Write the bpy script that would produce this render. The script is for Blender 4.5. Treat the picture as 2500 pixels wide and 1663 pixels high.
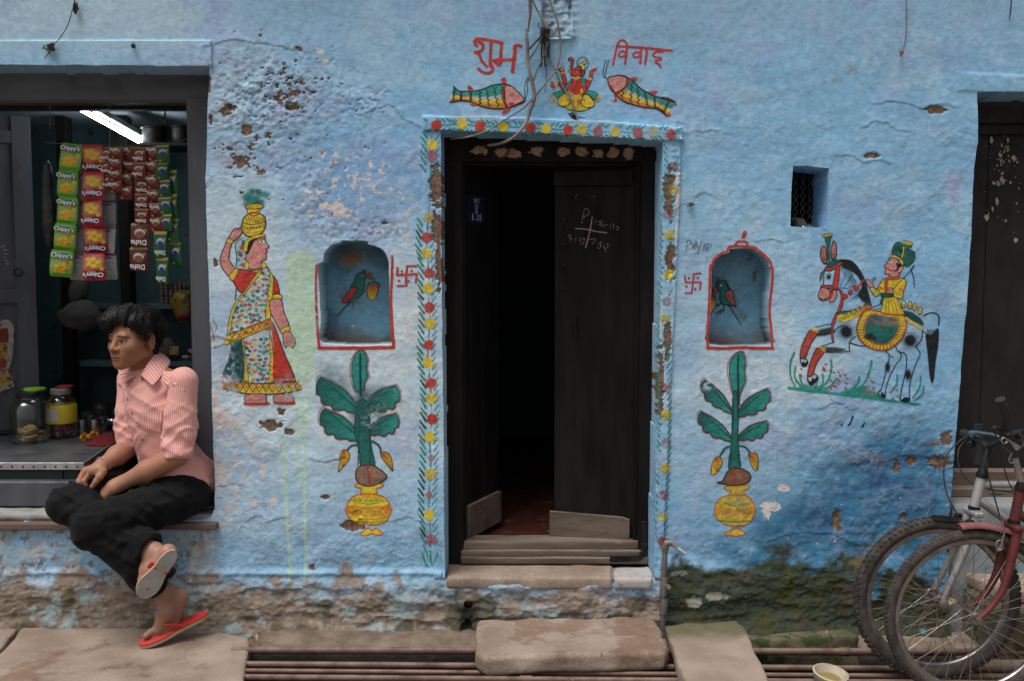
import bpy, math, random
import numpy as np
from mathutils import Vector, Matrix
R = math.radians
random.seed(7)
for o in list(bpy.data.objects): bpy.data.objects.remove(o)
scene = bpy.context.scene
COL = scene.collection

# ------------------------------------------------------------------ camera
CAMY, CAMZ, TILT = -4.17, 1.515, R(4.0)
FPX = 35.0 / 36.0 * 2500.0
cam_d = bpy.data.cameras.new('camera'); cam = bpy.data.objects.new('camera', cam_d); COL.objects.link(cam)
cam_d.lens = 35.0; cam_d.sensor_width = 36.0; cam_d.clip_start = 0.05; cam_d.clip_end = 400.0
cam.location = (0, CAMY, CAMZ); cam.rotation_euler = (R(90) - TILT, 0, 0)
scene.camera = cam

# ------------------------------------------------------------------ sky, sun, exposure (bright overcast lane)
SUN_EL, SUN_AZ = R(67), R(218)       # azimuth measured from +Y towards +X: behind the camera, a little to the left
world = bpy.data.worlds.new('World'); scene.world = world; world.use_nodes = True
wn = world.node_tree; wn.nodes.clear()
sky = wn.nodes.new('ShaderNodeTexSky'); sky.sky_type = 'NISHITA'; sky.sun_disc = False
sky.sun_elevation = SUN_EL; sky.sun_rotation = SUN_AZ; sky.dust_density = 4.0; sky.air_density = 1.0
hs = wn.nodes.new('ShaderNodeHueSaturation'); hs.inputs['Saturation'].default_value = 0.28
bg = wn.nodes.new('ShaderNodeBackground'); bg.inputs['Strength'].default_value = 0.085
wo = wn.nodes.new('ShaderNodeOutputWorld')
wn.links.new(sky.outputs[0], hs.inputs['Color']); wn.links.new(hs.outputs[0], bg.inputs['Color']); wn.links.new(bg.outputs[0], wo.inputs['Surface'])
sun_d = bpy.data.lights.new('sun', 'SUN'); sun = bpy.data.objects.new('sun', sun_d); COL.objects.link(sun)
sun_d.energy = 1.5; sun_d.angle = R(28); sun_d.color = (1.0, 0.965, 0.92)
sv = Vector((math.sin(SUN_AZ) * math.cos(SUN_EL), math.cos(SUN_AZ) * math.cos(SUN_EL), math.sin(SUN_EL)))
sun.rotation_euler = sv.to_track_quat('Z', 'Y').to_euler(); sun.location = sv * 20
vs = scene.view_settings
vs.view_transform = 'Standard'; vs.look = 'None'; vs.gamma = 1.0; vs.use_curve_mapping = False; vs.exposure = 0.50

# ------------------------------------------------------------------ photo pixel -> point on a plane of the place
CT, ST = math.cos(TILT), math.sin(TILT)
def ray(px, py):
    dx = (np.asarray(px, float) - 1250.0) / FPX; dv = -(np.asarray(py, float) - 831.5) / FPX
    return dx, CT + dv * ST, -ST + dv * CT
def W(px, py, y=0.0):
    dx, dy, dz = ray(px, py); s = (y - CAMY) / dy
    if np.ndim(s) == 0: return Vector((float(dx * s), float(y), float(CAMZ + dz * s)))
    return dx * s, CAMZ + dz * s
def WZ(px, py, z=0.0):
    dx, dy, dz = ray(px, py); s = (z - CAMZ) / dz
    return Vector((float(dx * s), float(CAMY + dy * s), z))
def PX(x, y, z):
    d = y - CAMY; e = z - CAMZ
    f = d * CT - e * ST; u = d * ST + e * CT
    return 1250.0 + FPX * x / f, 831.5 - FPX * u / f

# ------------------------------------------------------------------ noise in numpy
def vnoise(x, z, seed=0):
    t = np.random.RandomState(seed).rand(256, 256)
    xi = np.floor(x).astype(int); zi = np.floor(z).astype(int); fx = x - xi; fz = z - zi
    fx = fx * fx * (3 - 2 * fx); fz = fz * fz * (3 - 2 * fz)
    a = t[xi & 255, zi & 255]; b = t[(xi + 1) & 255, zi & 255]; c = t[xi & 255, (zi + 1) & 255]; d = t[(xi + 1) & 255, (zi + 1) & 255]
    return (a * (1 - fx) + b * fx) * (1 - fz) + (c * (1 - fx) + d * fx) * fz
def fbm(x, z, f=1.0, octv=4, seed=0, gain=0.5):
    s = 0; a = 1; n = 0
    for k in range(octv):
        s = s + a * vnoise(x * f + 17.3 * k + 90, z * f + 9.1 * k + 90, seed + k); n += a; a *= gain; f *= 2.03
    return s / n
def noise3(P, f, seed=0):
    x, y, z = P[..., 0] * f, P[..., 1] * f, P[..., 2] * f
    return (vnoise(x + 31 + .37 * y, z + 57 + .51 * y, seed) + vnoise(y + 71 + .43 * z, x + 43 - .29 * z, seed + 1) + vnoise(z + 23 - .41 * x, y + 91 + .33 * x, seed + 2)) / 3.0
def sstep(a, b, x):
    t = np.clip((x - a) / (b - a), 0, 1); return t * t * (3 - 2 * t)

# ------------------------------------------------------------------ 2-D curves and distances
def crom(pts, n=6, closed=False):
    p = np.asarray(pts, float); m = len(p)
    if m < 3: return p
    out = []
    rng = range(m) if closed else range(m - 1)
    for i in rng:
        if closed: a, b, c, d = p[i - 1], p[i], p[(i + 1) % m], p[(i + 2) % m]
        else: a, b, c, d = p[max(i - 1, 0)], p[i], p[i + 1], p[min(i + 2, m - 1)]
        for k in range(n):
            t = k / n
            out.append(0.5 * ((2 * b) + (c - a) * t + (2 * a - 5 * b + 4 * c - d) * t * t + (3 * b - a - 3 * c + d) * t ** 3))
    if not closed: out.append(p[-1])
    return np.array(out)
def seg_dist(X, Y, pts, w=None, closed=False):
    best = np.full(X.shape, 1e9); m = len(pts)
    for i in range(m if closed else m - 1):
        a = pts[i]; b = pts[(i + 1) % m]; d = b - a; L = d @ d + 1e-12
        t = np.clip(((X - a[0]) * d[0] + (Y - a[1]) * d[1]) / L, 0, 1)
        q = np.hypot(X - a[0] - t * d[0], Y - a[1] - t * d[1])
        if w is not None: q = q - (w[i] * (1 - t) + w[(i + 1) % m] * t)
        np.minimum(best, q, out=best)
    return best
def poly_sd(X, Y, pts):
    ins = np.zeros(X.shape, bool); m = len(pts)
    for i in range(m):
        x0, y0 = pts[i]; x1, y1 = pts[(i + 1) % m]
        if y0 == y1: continue
        c = ((y0 > Y) != (y1 > Y)) & (X < (x1 - x0) * (Y - y0) / (y1 - y0) + x0)
        ins ^= c
    d = seg_dist(X, Y, pts, closed=True)
    return np.where(ins, -d, d)

# ------------------------------------------------------------------ objects
def tag(o, label=None, cat=None, group=None, kind=None):
    if label: o['label'] = label
    if cat: o['category'] = cat
    if group: o['group'] = group
    if kind: o['kind'] = kind
    return o
def empty(name, loc=(0, 0, 0), label=None, cat=None, group=None, kind=None):
    o = bpy.data.objects.new(name, None); COL.objects.link(o); o.location = loc; o.empty_display_size = 0.05
    return tag(o, label, cat, group, kind)
def mesh_obj(name, verts, faces, mats, parent=None, smooth=True, sharp=None, attrs=None, fmat=None):
    me = bpy.data.meshes.new(name)
    v = np.asarray(verts, np.float32).reshape(-1, 3)
    if isinstance(faces, np.ndarray) and faces.ndim == 2:
        nf, k = faces.shape
        me.vertices.add(len(v)); me.vertices.foreach_set('co', v.ravel())
        me.loops.add(nf * k); me.loops.foreach_set('vertex_index', faces.astype(np.int32).ravel())
        me.polygons.add(nf); me.polygons.foreach_set('loop_start', np.arange(0, nf * k, k, dtype=np.int32))
        me.polygons.foreach_set('loop_total', np.full(nf, k, np.int32))
        me.update(calc_edges=True)
    else:
        me.from_pydata([tuple(map(float, q)) for q in v], [], [tuple(map(int, f)) for f in faces]); me.update()
    if not isinstance(mats, (list, tuple)): mats = [mats]
    for m in mats: me.materials.append(m)
    if fmat is not None: me.polygons.foreach_set('material_index', np.asarray(fmat, np.int32))
    me.polygons.foreach_set('use_smooth', np.full(len(me.polygons), smooth, bool))
    if attrs:
        for n, a in attrs.items():
            a = np.asarray(a, np.float32)
            if a.ndim == 2:
                at = me.attributes.new(n, 'FLOAT_COLOR', 'POINT'); at.data.foreach_set('color', a.ravel())
            else:
                at = me.attributes.new(n, 'FLOAT', 'POINT'); at.data.foreach_set('value', a.ravel())
    if smooth and sharp is not None: me.set_sharp_from_angle(angle=R(sharp))
    me.validate(); me.update()
    o = bpy.data.objects.new(name, me); COL.objects.link(o)
    if parent is not None:
        o.parent = parent
        o.matrix_parent_inverse = Matrix.Translation(-world_loc(parent))
    return o
def world_loc(o):
    l = Vector(o.location) if o.parent is None or True else None
    return l if o.parent is None else (o.matrix_parent_inverse @ l + world_loc(o.parent))
class MB:
    """collects shapes for one mesh"""
    def __init__(s): s.v = []; s.f = []; s.m = []; s.mi = 0
    def add(s, verts, faces):
        b = len(s.v); s.v += [Vector(p) for p in verts]
        for f in faces: s.f.append(tuple(b + i for i in f)); s.m.append(s.mi)
        return s
    def box(s, c, d, rot=None, bev=0.0, taper=1.0):
        cx, cy, cz = c; x, y, z = d[0] / 2, d[1] / 2, d[2] / 2
        if bev <= 0:
            vs_ = [Vector((a * x * (taper if k > 0 else 1), b * y * (taper if k > 0 else 1), k * z)) for k in (-1, 1) for b in (-1, 1) for a in (-1, 1)]
            fs = [(0, 2, 3, 1), (4, 5, 7, 6), (0, 1, 5, 4), (2, 6, 7, 3), (1, 3, 7, 5), (0, 4, 6, 2)]
        else:
            bev = min(bev, x * .9, y * .9, z * .9); vs_ = []; idx = {}
            for k in (-1, 1):
                for b in (-1, 1):
                    for a in (-1, 1):
                        for ax in range(3):
                            p = [a * (x - bev), b * (y - bev), k * (z - bev)]; p[ax] = (a * x, b * y, k * z)[ax]
                            idx[(a, b, k, ax)] = len(vs_); vs_.append(Vector(p))
            fs = []
            for sg in (-1, 1):
                fs.append([idx[(sg, b, k, 0)] for b, k in ((-1, -1), (1, -1), (1, 1), (-1, 1))][::sg])
                fs.append([idx[(a, sg, k, 1)] for a, k in ((-1, -1), (-1, 1), (1, 1), (1, -1))][::sg])
                fs.append([idx[(a, b, sg, 2)] for a, b in ((-1, -1), (1, -1), (1, 1), (-1, 1))][::sg])
            for p in (-1, 1):
                for q in (-1, 1):
                    e = p * q
                    fs.append([idx[(-1, p, q, 1)], idx[(-1, p, q, 2)], idx[(1, p, q, 2)], idx[(1, p, q, 1)]][::-e])
                    fs.append([idx[(p, -1, q, 0)], idx[(p, -1, q, 2)], idx[(p, 1, q, 2)], idx[(p, 1, q, 0)]][::e])
                    fs.append([idx[(p, q, -1, 0)], idx[(p, q, -1, 1)], idx[(p, q, 1, 1)], idx[(p, q, 1, 0)]][::-e])
            for a in (-1, 1):
                for b in (-1, 1):
                    for k in (-1, 1):
                        fs.append([idx[(a, b, k, 0)], idx[(a, b, k, 1)], idx[(a, b, k, 2)]][::a * b * k])
        M = rot if rot is not None else Matrix.Identity(3)
        return s.add([M @ p + Vector(c) for p in vs_], fs)
    def tube(s, pts, r, n=8, cap=True, closed=False, squash=None):
        pts = [Vector(p) for p in pts]; m = len(pts); rr = r if isinstance(r, (list, tuple, np.ndarray)) else [r] * m
        vs_ = []; up = None
        for i, p in enumerate(pts):
            if closed: t = (pts[(i + 1) % m] - pts[i - 1])
            else: t = pts[min(i + 1, m - 1)] - pts[max(i - 1, 0)]
            t = t.normalized() if t.length > 1e-9 else Vector((0, 0, 1))
            if up is None: up = t.orthogonal().normalized()
            up = (up - t * up.dot(t)); up = up.normalized() if up.length > 1e-6 else t.orthogonal().normalized()
            bi = t.cross(up)
            for k in range(n):
                a = 2 * math.pi * k / n
                vs_.append(p + up * (rr[i] * math.cos(a)) + bi * (rr[i] * math.sin(a) * (squash or 1)))
        fs = []
        for i in range(m if closed else m - 1):
            j = (i + 1) % m
            for k in range(n):
                l = (k + 1) % n; fs.append((i * n + k, i * n + l, j * n + l, j * n + k))
        if cap and not closed: fs.append(tuple(range(n))[::-1]); fs.append(tuple((m - 1) * n + k for k in range(n)))
        return s.add(vs_, fs)
    def lathe(s, prof, c=(0, 0, 0), n=20, axis=None, cap=True):
        """prof: (radius, height) list"""
        M = Matrix.Identity(3) if axis is None else Vector(axis).to_track_quat('Z', 'Y').to_matrix()
        vs_ = []; fs = []
        for r, z in prof:
            for k in range(n):
                a = 2 * math.pi * k / n; vs_.append(M @ Vector((r * math.cos(a), r * math.sin(a), z)) + Vector(c))
        for i in range(len(prof) - 1):
            for k in range(n):
                l = (k + 1) % n; fs.append((i * n + k, i * n + l, (i + 1) * n + l, (i + 1) * n + k))
        if cap and prof[0][0] > 1e-5: fs.append(tuple(range(n))[::-1])
        if cap and prof[-1][0] > 1e-5: fs.append(tuple((len(prof) - 1) * n + k for k in range(n)))
        return s.add(vs_, fs)
    def prism(s, poly, a, b):
        """polygon of points (Vector), extruded from offset vector a to b"""
        n = len(poly); vs_ = [Vector(p) + Vector(a) for p in poly] + [Vector(p) + Vector(b) for p in poly]
        fs = [tuple(range(n))[::-1], tuple(range(n, 2 * n))] + [(i, (i + 1) % n, n + (i + 1) % n, n + i) for i in range(n)]
        return s.add(vs_, fs)
    def build(s, name, mats, parent=None, smooth=True, sharp=35):
        return mesh_obj(name, [tuple(p) for p in s.v], s.f, mats, parent, smooth, sharp, fmat=s.m)
def copy_tree(o, parent=None, delta=None):
    c = o.copy(); COL.objects.link(c)
    if parent is not None: c.parent = parent
    for ch in o.children: copy_tree(ch, c)
    return c

# ------------------------------------------------------------------ implicit shapes -> mesh (surface nets)
def smin(a, b, k):
    h = np.clip(0.5 + 0.5 * (b - a) / k, 0, 1); return b * (1 - h) + a * h - k * h * (1 - h)
def smax(a, b, k): return -smin(-a, -b, k)
def sd_cone(P, a, b, r1, r2):
    a = np.asarray(a, float); b = np.asarray(b, float); d = b - a; L = d @ d + 1e-12
    t = np.clip(((P - a) @ d) / L, 0, 1)
    return np.linalg.norm(P - a - t[..., None] * d, axis=-1) - (r1 * (1 - t) + r2 * t)
def sd_ell(P, c, r, M=None):
    q = P - np.asarray(c, float)
    if M is not None: q = q @ np.asarray(M, float)      # columns of M are the local axes
    r = np.asarray(r, float); k0 = np.linalg.norm(q / r, axis=-1); k1 = np.linalg.norm(q / (r * r), axis=-1) + 1e-9
    return k0 * (k0 - 1) / k1
def surfnets(f, lo, hi, h):
    lo = np.asarray(lo, float); n = np.ceil((np.asarray(hi, float) - lo) / h).astype(int) + 1
    ax = [lo[i] + h * np.arange(n[i]) for i in range(3)]
    P = np.stack(np.meshgrid(*ax, indexing='ij'), -1); D = f(P).astype(float)
    S = D < 0; nx, ny, nz = n - 1
    sl = lambda i, j, k: (slice(i, i + nx), slice(j, j + ny), slice(k, k + nz))
    cnt = np.zeros((nx, ny, nz)); acc = np.zeros((nx, ny, nz, 3))
    for axn in range(3):
        for u in (0, 1):
            for v in (0, 1):
                o0 = [0, 0, 0]; oth = [q for q in range(3) if q != axn]; o0[oth[0]] = u; o0[oth[1]] = v
                o1 = list(o0); o1[axn] = 1
                d0 = D[sl(*o0)]; d1 = D[sl(*o1)]; cr = (d0 < 0) != (d1 < 0)
                t = np.where(cr, d0 / (d0 - d1 + 1e-20), 0); cnt += cr
                for q in range(3):
                    acc[..., q] += cr * ((o0[q] + t) if q == axn else o0[q])
    act = cnt > 0; idx = np.full((nx, ny, nz), -1); idx[act] = np.arange(act.sum())
    g = np.argwhere(act); V = lo + h * (g + acc[act] / cnt[act][:, None])
    F = []
    for axn in range(3):
        oth = [(axn + 1) % 3, (axn + 2) % 3]
        s0 = [slice(None)] * 3; s1 = [slice(None)] * 3
        for q in oth: s0[q] = slice(1, n[q] - 1); s1[q] = slice(1, n[q] - 1)
        s0[axn] = slice(0, n[axn] - 1); s1[axn] = slice(1, n[axn])
        a = S[tuple(s0)]; b = S[tuple(s1)]; e = np.argwhere(a != b)
        if len(e) == 0: continue
        ori = a[tuple(e.T)]
        base = e.copy()
        for q in oth: base[:, q] += 1
        def ci(du, dv):
            c = base.copy(); c[:, oth[0]] += du; c[:, oth[1]] += dv; return idx[c[:, 0], c[:, 1], c[:, 2]]
        q = np.stack([ci(-1, -1), ci(0, -1), ci(0, 0), ci(-1, 0)], 1)
        q[~ori] = q[~ori][:, ::-1]; F.append(q)
    F = np.concatenate(F); F = F[(F >= 0).all(1)]
    return V, F

# ------------------------------------------------------------------ node materials
class NT:
    def __init__(s, name):
        s.mat = bpy.data.materials.new(name); s.mat.use_nodes = True; s.t = s.mat.node_tree; s.t.nodes.clear()
        s.out = s.t.nodes.new('ShaderNodeOutputMaterial')
    def n(s, typ, ins=None, **attr):
        nd = s.t.nodes.new('ShaderNode' + typ)
        for k, v in attr.items(): setattr(nd, k, v)
        for k, v in (ins or {}).items(): s.set(nd.inputs[k], v)
        return nd
    def set(s, sock, v):
        if isinstance(v, bpy.types.NodeSocket): s.t.links.new(v, sock)
        elif isinstance(v, (tuple, list)) and len(v) == 3 and sock.type == 'RGBA': sock.default_value = (*v, 1)
        else: sock.default_value = v
    def pos(s): return s.n('NewGeometry').outputs['Position']
    def obj(s): return s.n('TexCoord').outputs['Object']
    def noise(s, vec, scale, det=4, rough=0.55, dist=0.0):
        return s.n('TexNoise', {'Vector': vec, 'Scale': scale, 'Detail': det, 'Roughness': rough, 'Distortion': dist}).outputs['Fac']
    def ramp(s, fac, a, b, lo=0.0, hi=1.0):
        nd = s.n('MapRange', {'Value': fac, 'From Min': a, 'From Max': b, 'To Min': lo, 'To Max': hi}); nd.interpolation_type = 'SMOOTHSTEP'
        return nd.outputs[0]
    def math(s, op, a, b=None, clamp=False):
        nd = s.n('Math', {0: a}, operation=op, use_clamp=clamp)
        if b is not None: s.set(nd.inputs[1], b)
        return nd.outputs[0]
    def mix(s, f, a, b, mode='MIX'):
        nd = s.n('Mix', data_type='RGBA', blend_type=mode)
        s.set(nd.inputs[0], f); s.set(nd.inputs[6], a); s.set(nd.inputs[7], b); return nd.outputs[2]
    def bump(s, h, strength, dist, normal=None):
        nd = s.n('Bump', {'Height': h, 'Strength': strength, 'Distance': dist})
        if normal is not None: s.set(nd.inputs['Normal'], normal)
        return nd.outputs[0]
    def attr(s, name):
        return s.n('Attribute', attribute_name=name)
    def done(s, color, rough=0.7, normal=None, **kw):
        b = s.n('BsdfPrincipled', {'Base Color': color, 'Roughness': rough})
        if normal is not None: s.set(b.inputs['Normal'], normal)
        for k, v in kw.items(): s.set(b.inputs[k.replace('_', ' ')], v)
        s.t.links.new(b.outputs[0], s.out.inputs[0]); s.b = b
        return s.mat
def stretch(t, vec, sx, sy, sz):
    return t.n('VectorMath', {0: vec, 1: (sx, sy, sz)}, operation='MULTIPLY').outputs[0]
def weathered(name, c1, c2, scale=8, rough=0.7, c3=None, c3_amt=0.62, c3_scale=25, bump=0.3, bscale=60, bdist=0.004, metal=0.0, st=(1, 1, 1), spec=0.4, dust=None):
    t = NT(name); p = stretch(t, t.pos(), *st)
    col = t.mix(t.ramp(t.noise(p, scale, 5), 0.3, 0.7), c1, c2)
    rg = t.ramp(t.noise(p, scale * 2.3, 4), 0.3, 0.7, rough - 0.1, min(1, rough + 0.1))
    if c3 is not None: col = t.mix(t.ramp(t.noise(p, c3_scale, 6, 0.65), c3_amt, c3_amt + 0.06), col, c3)
    if dust is not None:
        up = t.n('SeparateXYZ', {0: t.n('NewGeometry').outputs['Normal']}).outputs[2]
        f = t.math('MULTIPLY', t.ramp(up, 0.2, 0.9), t.ramp(t.noise(p, 14, 5), 0.2, 0.7)); col = t.mix(f, col, dust)
    nm = t.bump(t.noise(p, bscale, 6, 0.65), bump, bdist)
    return t.done(col, rg, nm, Metallic=metal, Specular_IOR_Level=spec)
# ------------------------------------------------------------------ the painted house front
HOUSE = empty('painted_house', (0, 0, 0), 'old plastered house front limewashed pale blue and covered with folk paintings', 'house')
def U(o, f, pts): return [(o[0] + x / f, o[1] + y / f) for x, y in pts]        # zoomed-view coordinates -> photo pixels

SHOP = [(-420, 155), (512, 163), (511, 195), (507, 250), (505, 340), (502, 430), (503, 520), (507, 640), (512, 760), (516, 900), (520, 1080), (523, 1180), (523, 1240), (514, 1264), (490, 1270), (300, 1273), (-420, 1279)]
DOOR = [(1076, 321), (1180, 323), (1350, 331), (1500, 338), (1617, 346), (1614, 560), (1610, 760), (1606, 980), (1600, 1200), (1596, 1394), (1598, 1413), (1340, 1411), (1086, 1413), (1087, 1380), (1084, 1100), (1080, 800), (1078, 500)]
RDOOR = [(2384, 224), (2387, 300), (2388, 345), (2379, 411), (2375, 480), (2372, 560), (2360, 740), (2346, 920), (2338, 1020), (2326, 1150), (2321, 1230), (2312, 1300), (2308, 1600), (2308, 1800), (2900, 1800), (2900, 224)]
NICHE_L = U((740, 560), 4.6118, [(222, 1288), (205, 1050), (185, 700), (168, 420), (178, 385), (228, 362), (240, 285), (290, 205), (350, 165), (425, 146), (436, 122), (560, 126), (715, 128), (735, 166), (800, 180), (870, 210), (925, 262), (948, 330), (966, 395), (975, 560), (976, 800), (985, 1000), (990, 1180), (996, 1300)])
NICHE_R = U((1640, 540), 4.3556, [(392, 1318), (405, 1050), (418, 760), (424, 495), (445, 468), (455, 420), (520, 365), (602, 338), (618, 294), (700, 287), (872, 291), (900, 320), (970, 372), (1028, 440), (1036, 488), (1056, 500), (1050, 700), (1028, 850), (1032, 1000), (1050, 1180), (1055, 1325)])
WINDOW = [(1936, 405), (1975, 406), (2023, 411), (2021, 480), (2018, 555), (1970, 556), (1929, 553), (1932, 480)]
NICHE_L_D, NICHE_R_D = 0.15, 0.13
OPEN = [(SHOP, 0.15, True), (DOOR, 0.15, True), (RDOOR, 0.20, True), (NICHE_L, NICHE_L_D, False), (NICHE_R, NICHE_R_D, False), (WINDOW, 0.20, True)]

GS = 0.005
gx = np.arange(-2.75, 2.75 + 1e-6, GS); gz = np.arange(-0.16, 2.86 + 1e-6, GS)
GX, GZ = np.meshgrid(gx, gz, indexing='ij')
QX, QY = PX(GX, 0.0, GZ)                                   # photo pixel of every wall point
def blob(cx, cy, rx, ry, rag=0.35, seed=3, f=0.03):
    """irregular patch mask (1 inside)"""
    d = np.hypot((QX - cx) / rx, (QY - cy) / ry)
    return sstep(1.10, 0.90, d + 1.9 * rag * (fbm(QX, QY, f * 2.2, 4, seed, .6) - 0.5) * 2)
def zone(cx, cy, rx, ry, p=1.0): return np.exp(-(((QX - cx) / rx) ** 2 + ((QY - cy) / ry) ** 2) * p)

n_big = fbm(GX, GZ, 1.7, 3, 11); n_mid = fbm(GX, GZ, 9, 4, 21); n_fine = fbm(GX, GZ, 36, 3, 31, 0.6)
n_strk = fbm(GX * 0.35, GZ * 2.2, 16, 4, 41)               # horizontal trowel marks
rough = np.clip(0.26 + 0.9 * zone(640, 260, 190, 150) + 0.5 * zone(560, 1060, 110, 220) + 0.6 * sstep(1180, 1420, QY) + 0.7 * zone(2180, 1150, 260, 160) - 0.25 * sstep(330, 120, QY), 0.12, 1.5)
plinth = sstep(1385, 1432, QY + 14 * (n_mid - .5) + 12 * (n_big - .5))
plinth_r = sstep(1330, 1420, QY + 60 * (n_mid - .5)) * (QX > 1600)
base = np.where(QX > 1605, plinth_r, plinth)
H = 0.022 * (n_big - 0.5) + 0.010 * (n_mid - 0.5) * (0.45 + rough) + 0.0045 * (n_fine - 0.5) * rough * 1.5 + 0.004 * (n_strk - .5) * rough
rdg = 1 - np.abs(2 * fbm(GX * .55, GZ * 1.5, 9, 4, 51) - 1)
H += base * (0.020 + 0.030 * (fbm(GX * .6, GZ * 1.2, 6, 3, 52) - 0.5) + 0.024 * (rdg - .7) + 0.014 * (fbm(GX, GZ, 34, 3, 61, .65) - .5))
H += .010 * np.exp(-((QY - 1398 + 8 * (n_big - .5)) / 7) ** 2) * (QX < 1080)
H += 0.03 * sstep(1500, 1560, QY)
lay1 = sstep(.50, .515, fbm(GX * .8, GZ, 4.2, 6, 301, .58)); lay2 = sstep(.53, .545, fbm(GX, GZ * 1.1, 7.5, 6, 311, .6)); lay3 = sstep(.60, .615, fbm(GX, GZ, 13, 5, 321, .6))
lw = np.clip(.35 + .8 * rough, .3, 1.1) * sstep(60, 300, QY + 120 * (QX > 1000))
H += (.0016 * lay1 + .0013 * lay2 + .0016 * lay3) * lw
# peeled patches: the paint and skim are gone
PATCH = [(557, 269, 17, 13, 5), (603, 317, 13, 14, 6), (721, 226, 12, 7, 7), (712, 260, 17, 13, 8), (675, 210, 5, 6, 9), (583, 396, 13, 14, 12), (656, 1037, 27, 13, 13), (686, 1005, 9, 9, 14), (706, 1055, 12, 8, 15), (793, 1214, 10, 6, 16), (760, 1385, 9, 7, 17),
         (862, 1284, 31, 12, 18), (870, 1255, 12, 8, 19), (2043, 1272, 10, 26, 20), (2226, 1124, 16, 11, 21), (2190, 1140, 10, 18, 22), (2205, 1264, 12, 9, 23), (1065, 458, 16, 58, 24), (1068, 560, 14, 40, 25), (1072, 640, 8, 60, 26), (1635, 640, 13, 40, 27), (1632, 470, 12, 60, 28), (1628, 830, 10, 45, 29), (1612, 930, 7, 90, 30),
         (525, 640, 5, 12, 31), (940, 545, 8, 5, 32), (730, 118, 9, 7, 33), (2310, 1070, 14, 18, 34), (2290, 1130, 26, 16, 35), (2130, 380, 20, 7, 36), (2280, 268, 26, 10, 37), (512, 205, 3, 22, 38), (515, 290, 4, 14, 39), (640, 420, 10, 8, 40)]
bare = np.zeros_like(GX)
for cx, cy, rx, ry, sd in PATCH: bare = np.maximum(bare, blob(cx, cy, rx, ry, 0.45, sd, 0.045))
speck = sstep(0.665, 0.71, fbm(GX * .8, GZ, 52, 4, 71, .62) + 0.17 * (zone(700, 230, 80, 70) + zone(590, 365, 80, 40) + zone(670, 330, 60, 25) + 0.7 * zone(590, 430, 50, 50) + .5 * zone(720, 180, 60, 40)) - 0.10)
bare = np.maximum(bare, speck * sstep(0.05, .3, zone(650, 300, 230, 190)))
low_bare = sstep(0.50, 0.60, fbm(GX, GZ * 1.4, 10, 5, 81, .6) + 0.34 * sstep(1390, 1500, QY) - .10 + .10 * sstep(520, 0, QX) - 0.25 * sstep(1400, 1330, QY)) * sstep(1300, 1380, QY) * (QX < 1620)
pit = np.clip(zone(640, 240, 150, 110) + .8 * zone(890, 250, 60, 40) + .6 * zone(880, 560, 130, 45) + .5 * zone(750, 480, 60, 60), 0, 1)
H -= 0.005 * np.clip(bare, 0, 1)
H += pit * (.012 * (fbm(GX * .8, GZ, 44, 3, 73, .6) - .5) - .006 * sstep(.60, .72, fbm(GX, GZ, 60, 2, 75)))
flake = sstep(0.62, 0.70, fbm(GX, GZ, 40, 4, 91, .6) + 0.26 * zone(532, 960, 34, 190) + 0.19 * zone(570, 1130, 80, 140) - 0.165 + .12 * zone(820, 470, 60, 110)) * (1 - sstep(1330, 1400, QY))
for cx, cy, rx, ry, sd in [(833, 516, 16, 17, 3), (820, 505, 9, 12, 4), (788, 506, 8, 8, 5), (775, 470, 4, 9, 6), (820, 440, 8, 6, 7), (820, 378, 5, 7, 8), (790, 377, 7, 5, 9), (782, 125, 9, 8, 10), (793, 146, 7, 5, 11), (886, 487, 6, 6, 12), (1882, 1238, 20, 13, 13), (1872, 1252, 10, 14, 14), (1913, 1192, 13, 9, 15), (575, 1200, 6, 18, 16), (640, 1150, 6, 20, 17), (620, 1228, 7, 8, 18), (668, 1222, 8, 10, 19), (540, 1280, 20, 6, 20), (560, 1240, 14, 8, 21), (1653, 470, 5, 75, 22), (1650, 570, 4, 30, 23), (570, 1035, 14, 10, 24), (620, 1070, 9, 9, 25), (715, 1265, 6, 6, 26)]:
    flake = np.maximum(flake, blob(cx, cy, rx, ry, 0.5, sd, 0.06))
flake = np.maximum(flake, sstep(.72, .77, fbm(GX, GZ, 75, 2, 95) + .05) * sstep(.25, .5, zone(850, 480, 120, 120) + zone(1000, 860, 60, 300) + zone(590, 1150, 110, 160)))
flake *= (1 - np.clip(bare, 0, 1))
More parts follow.
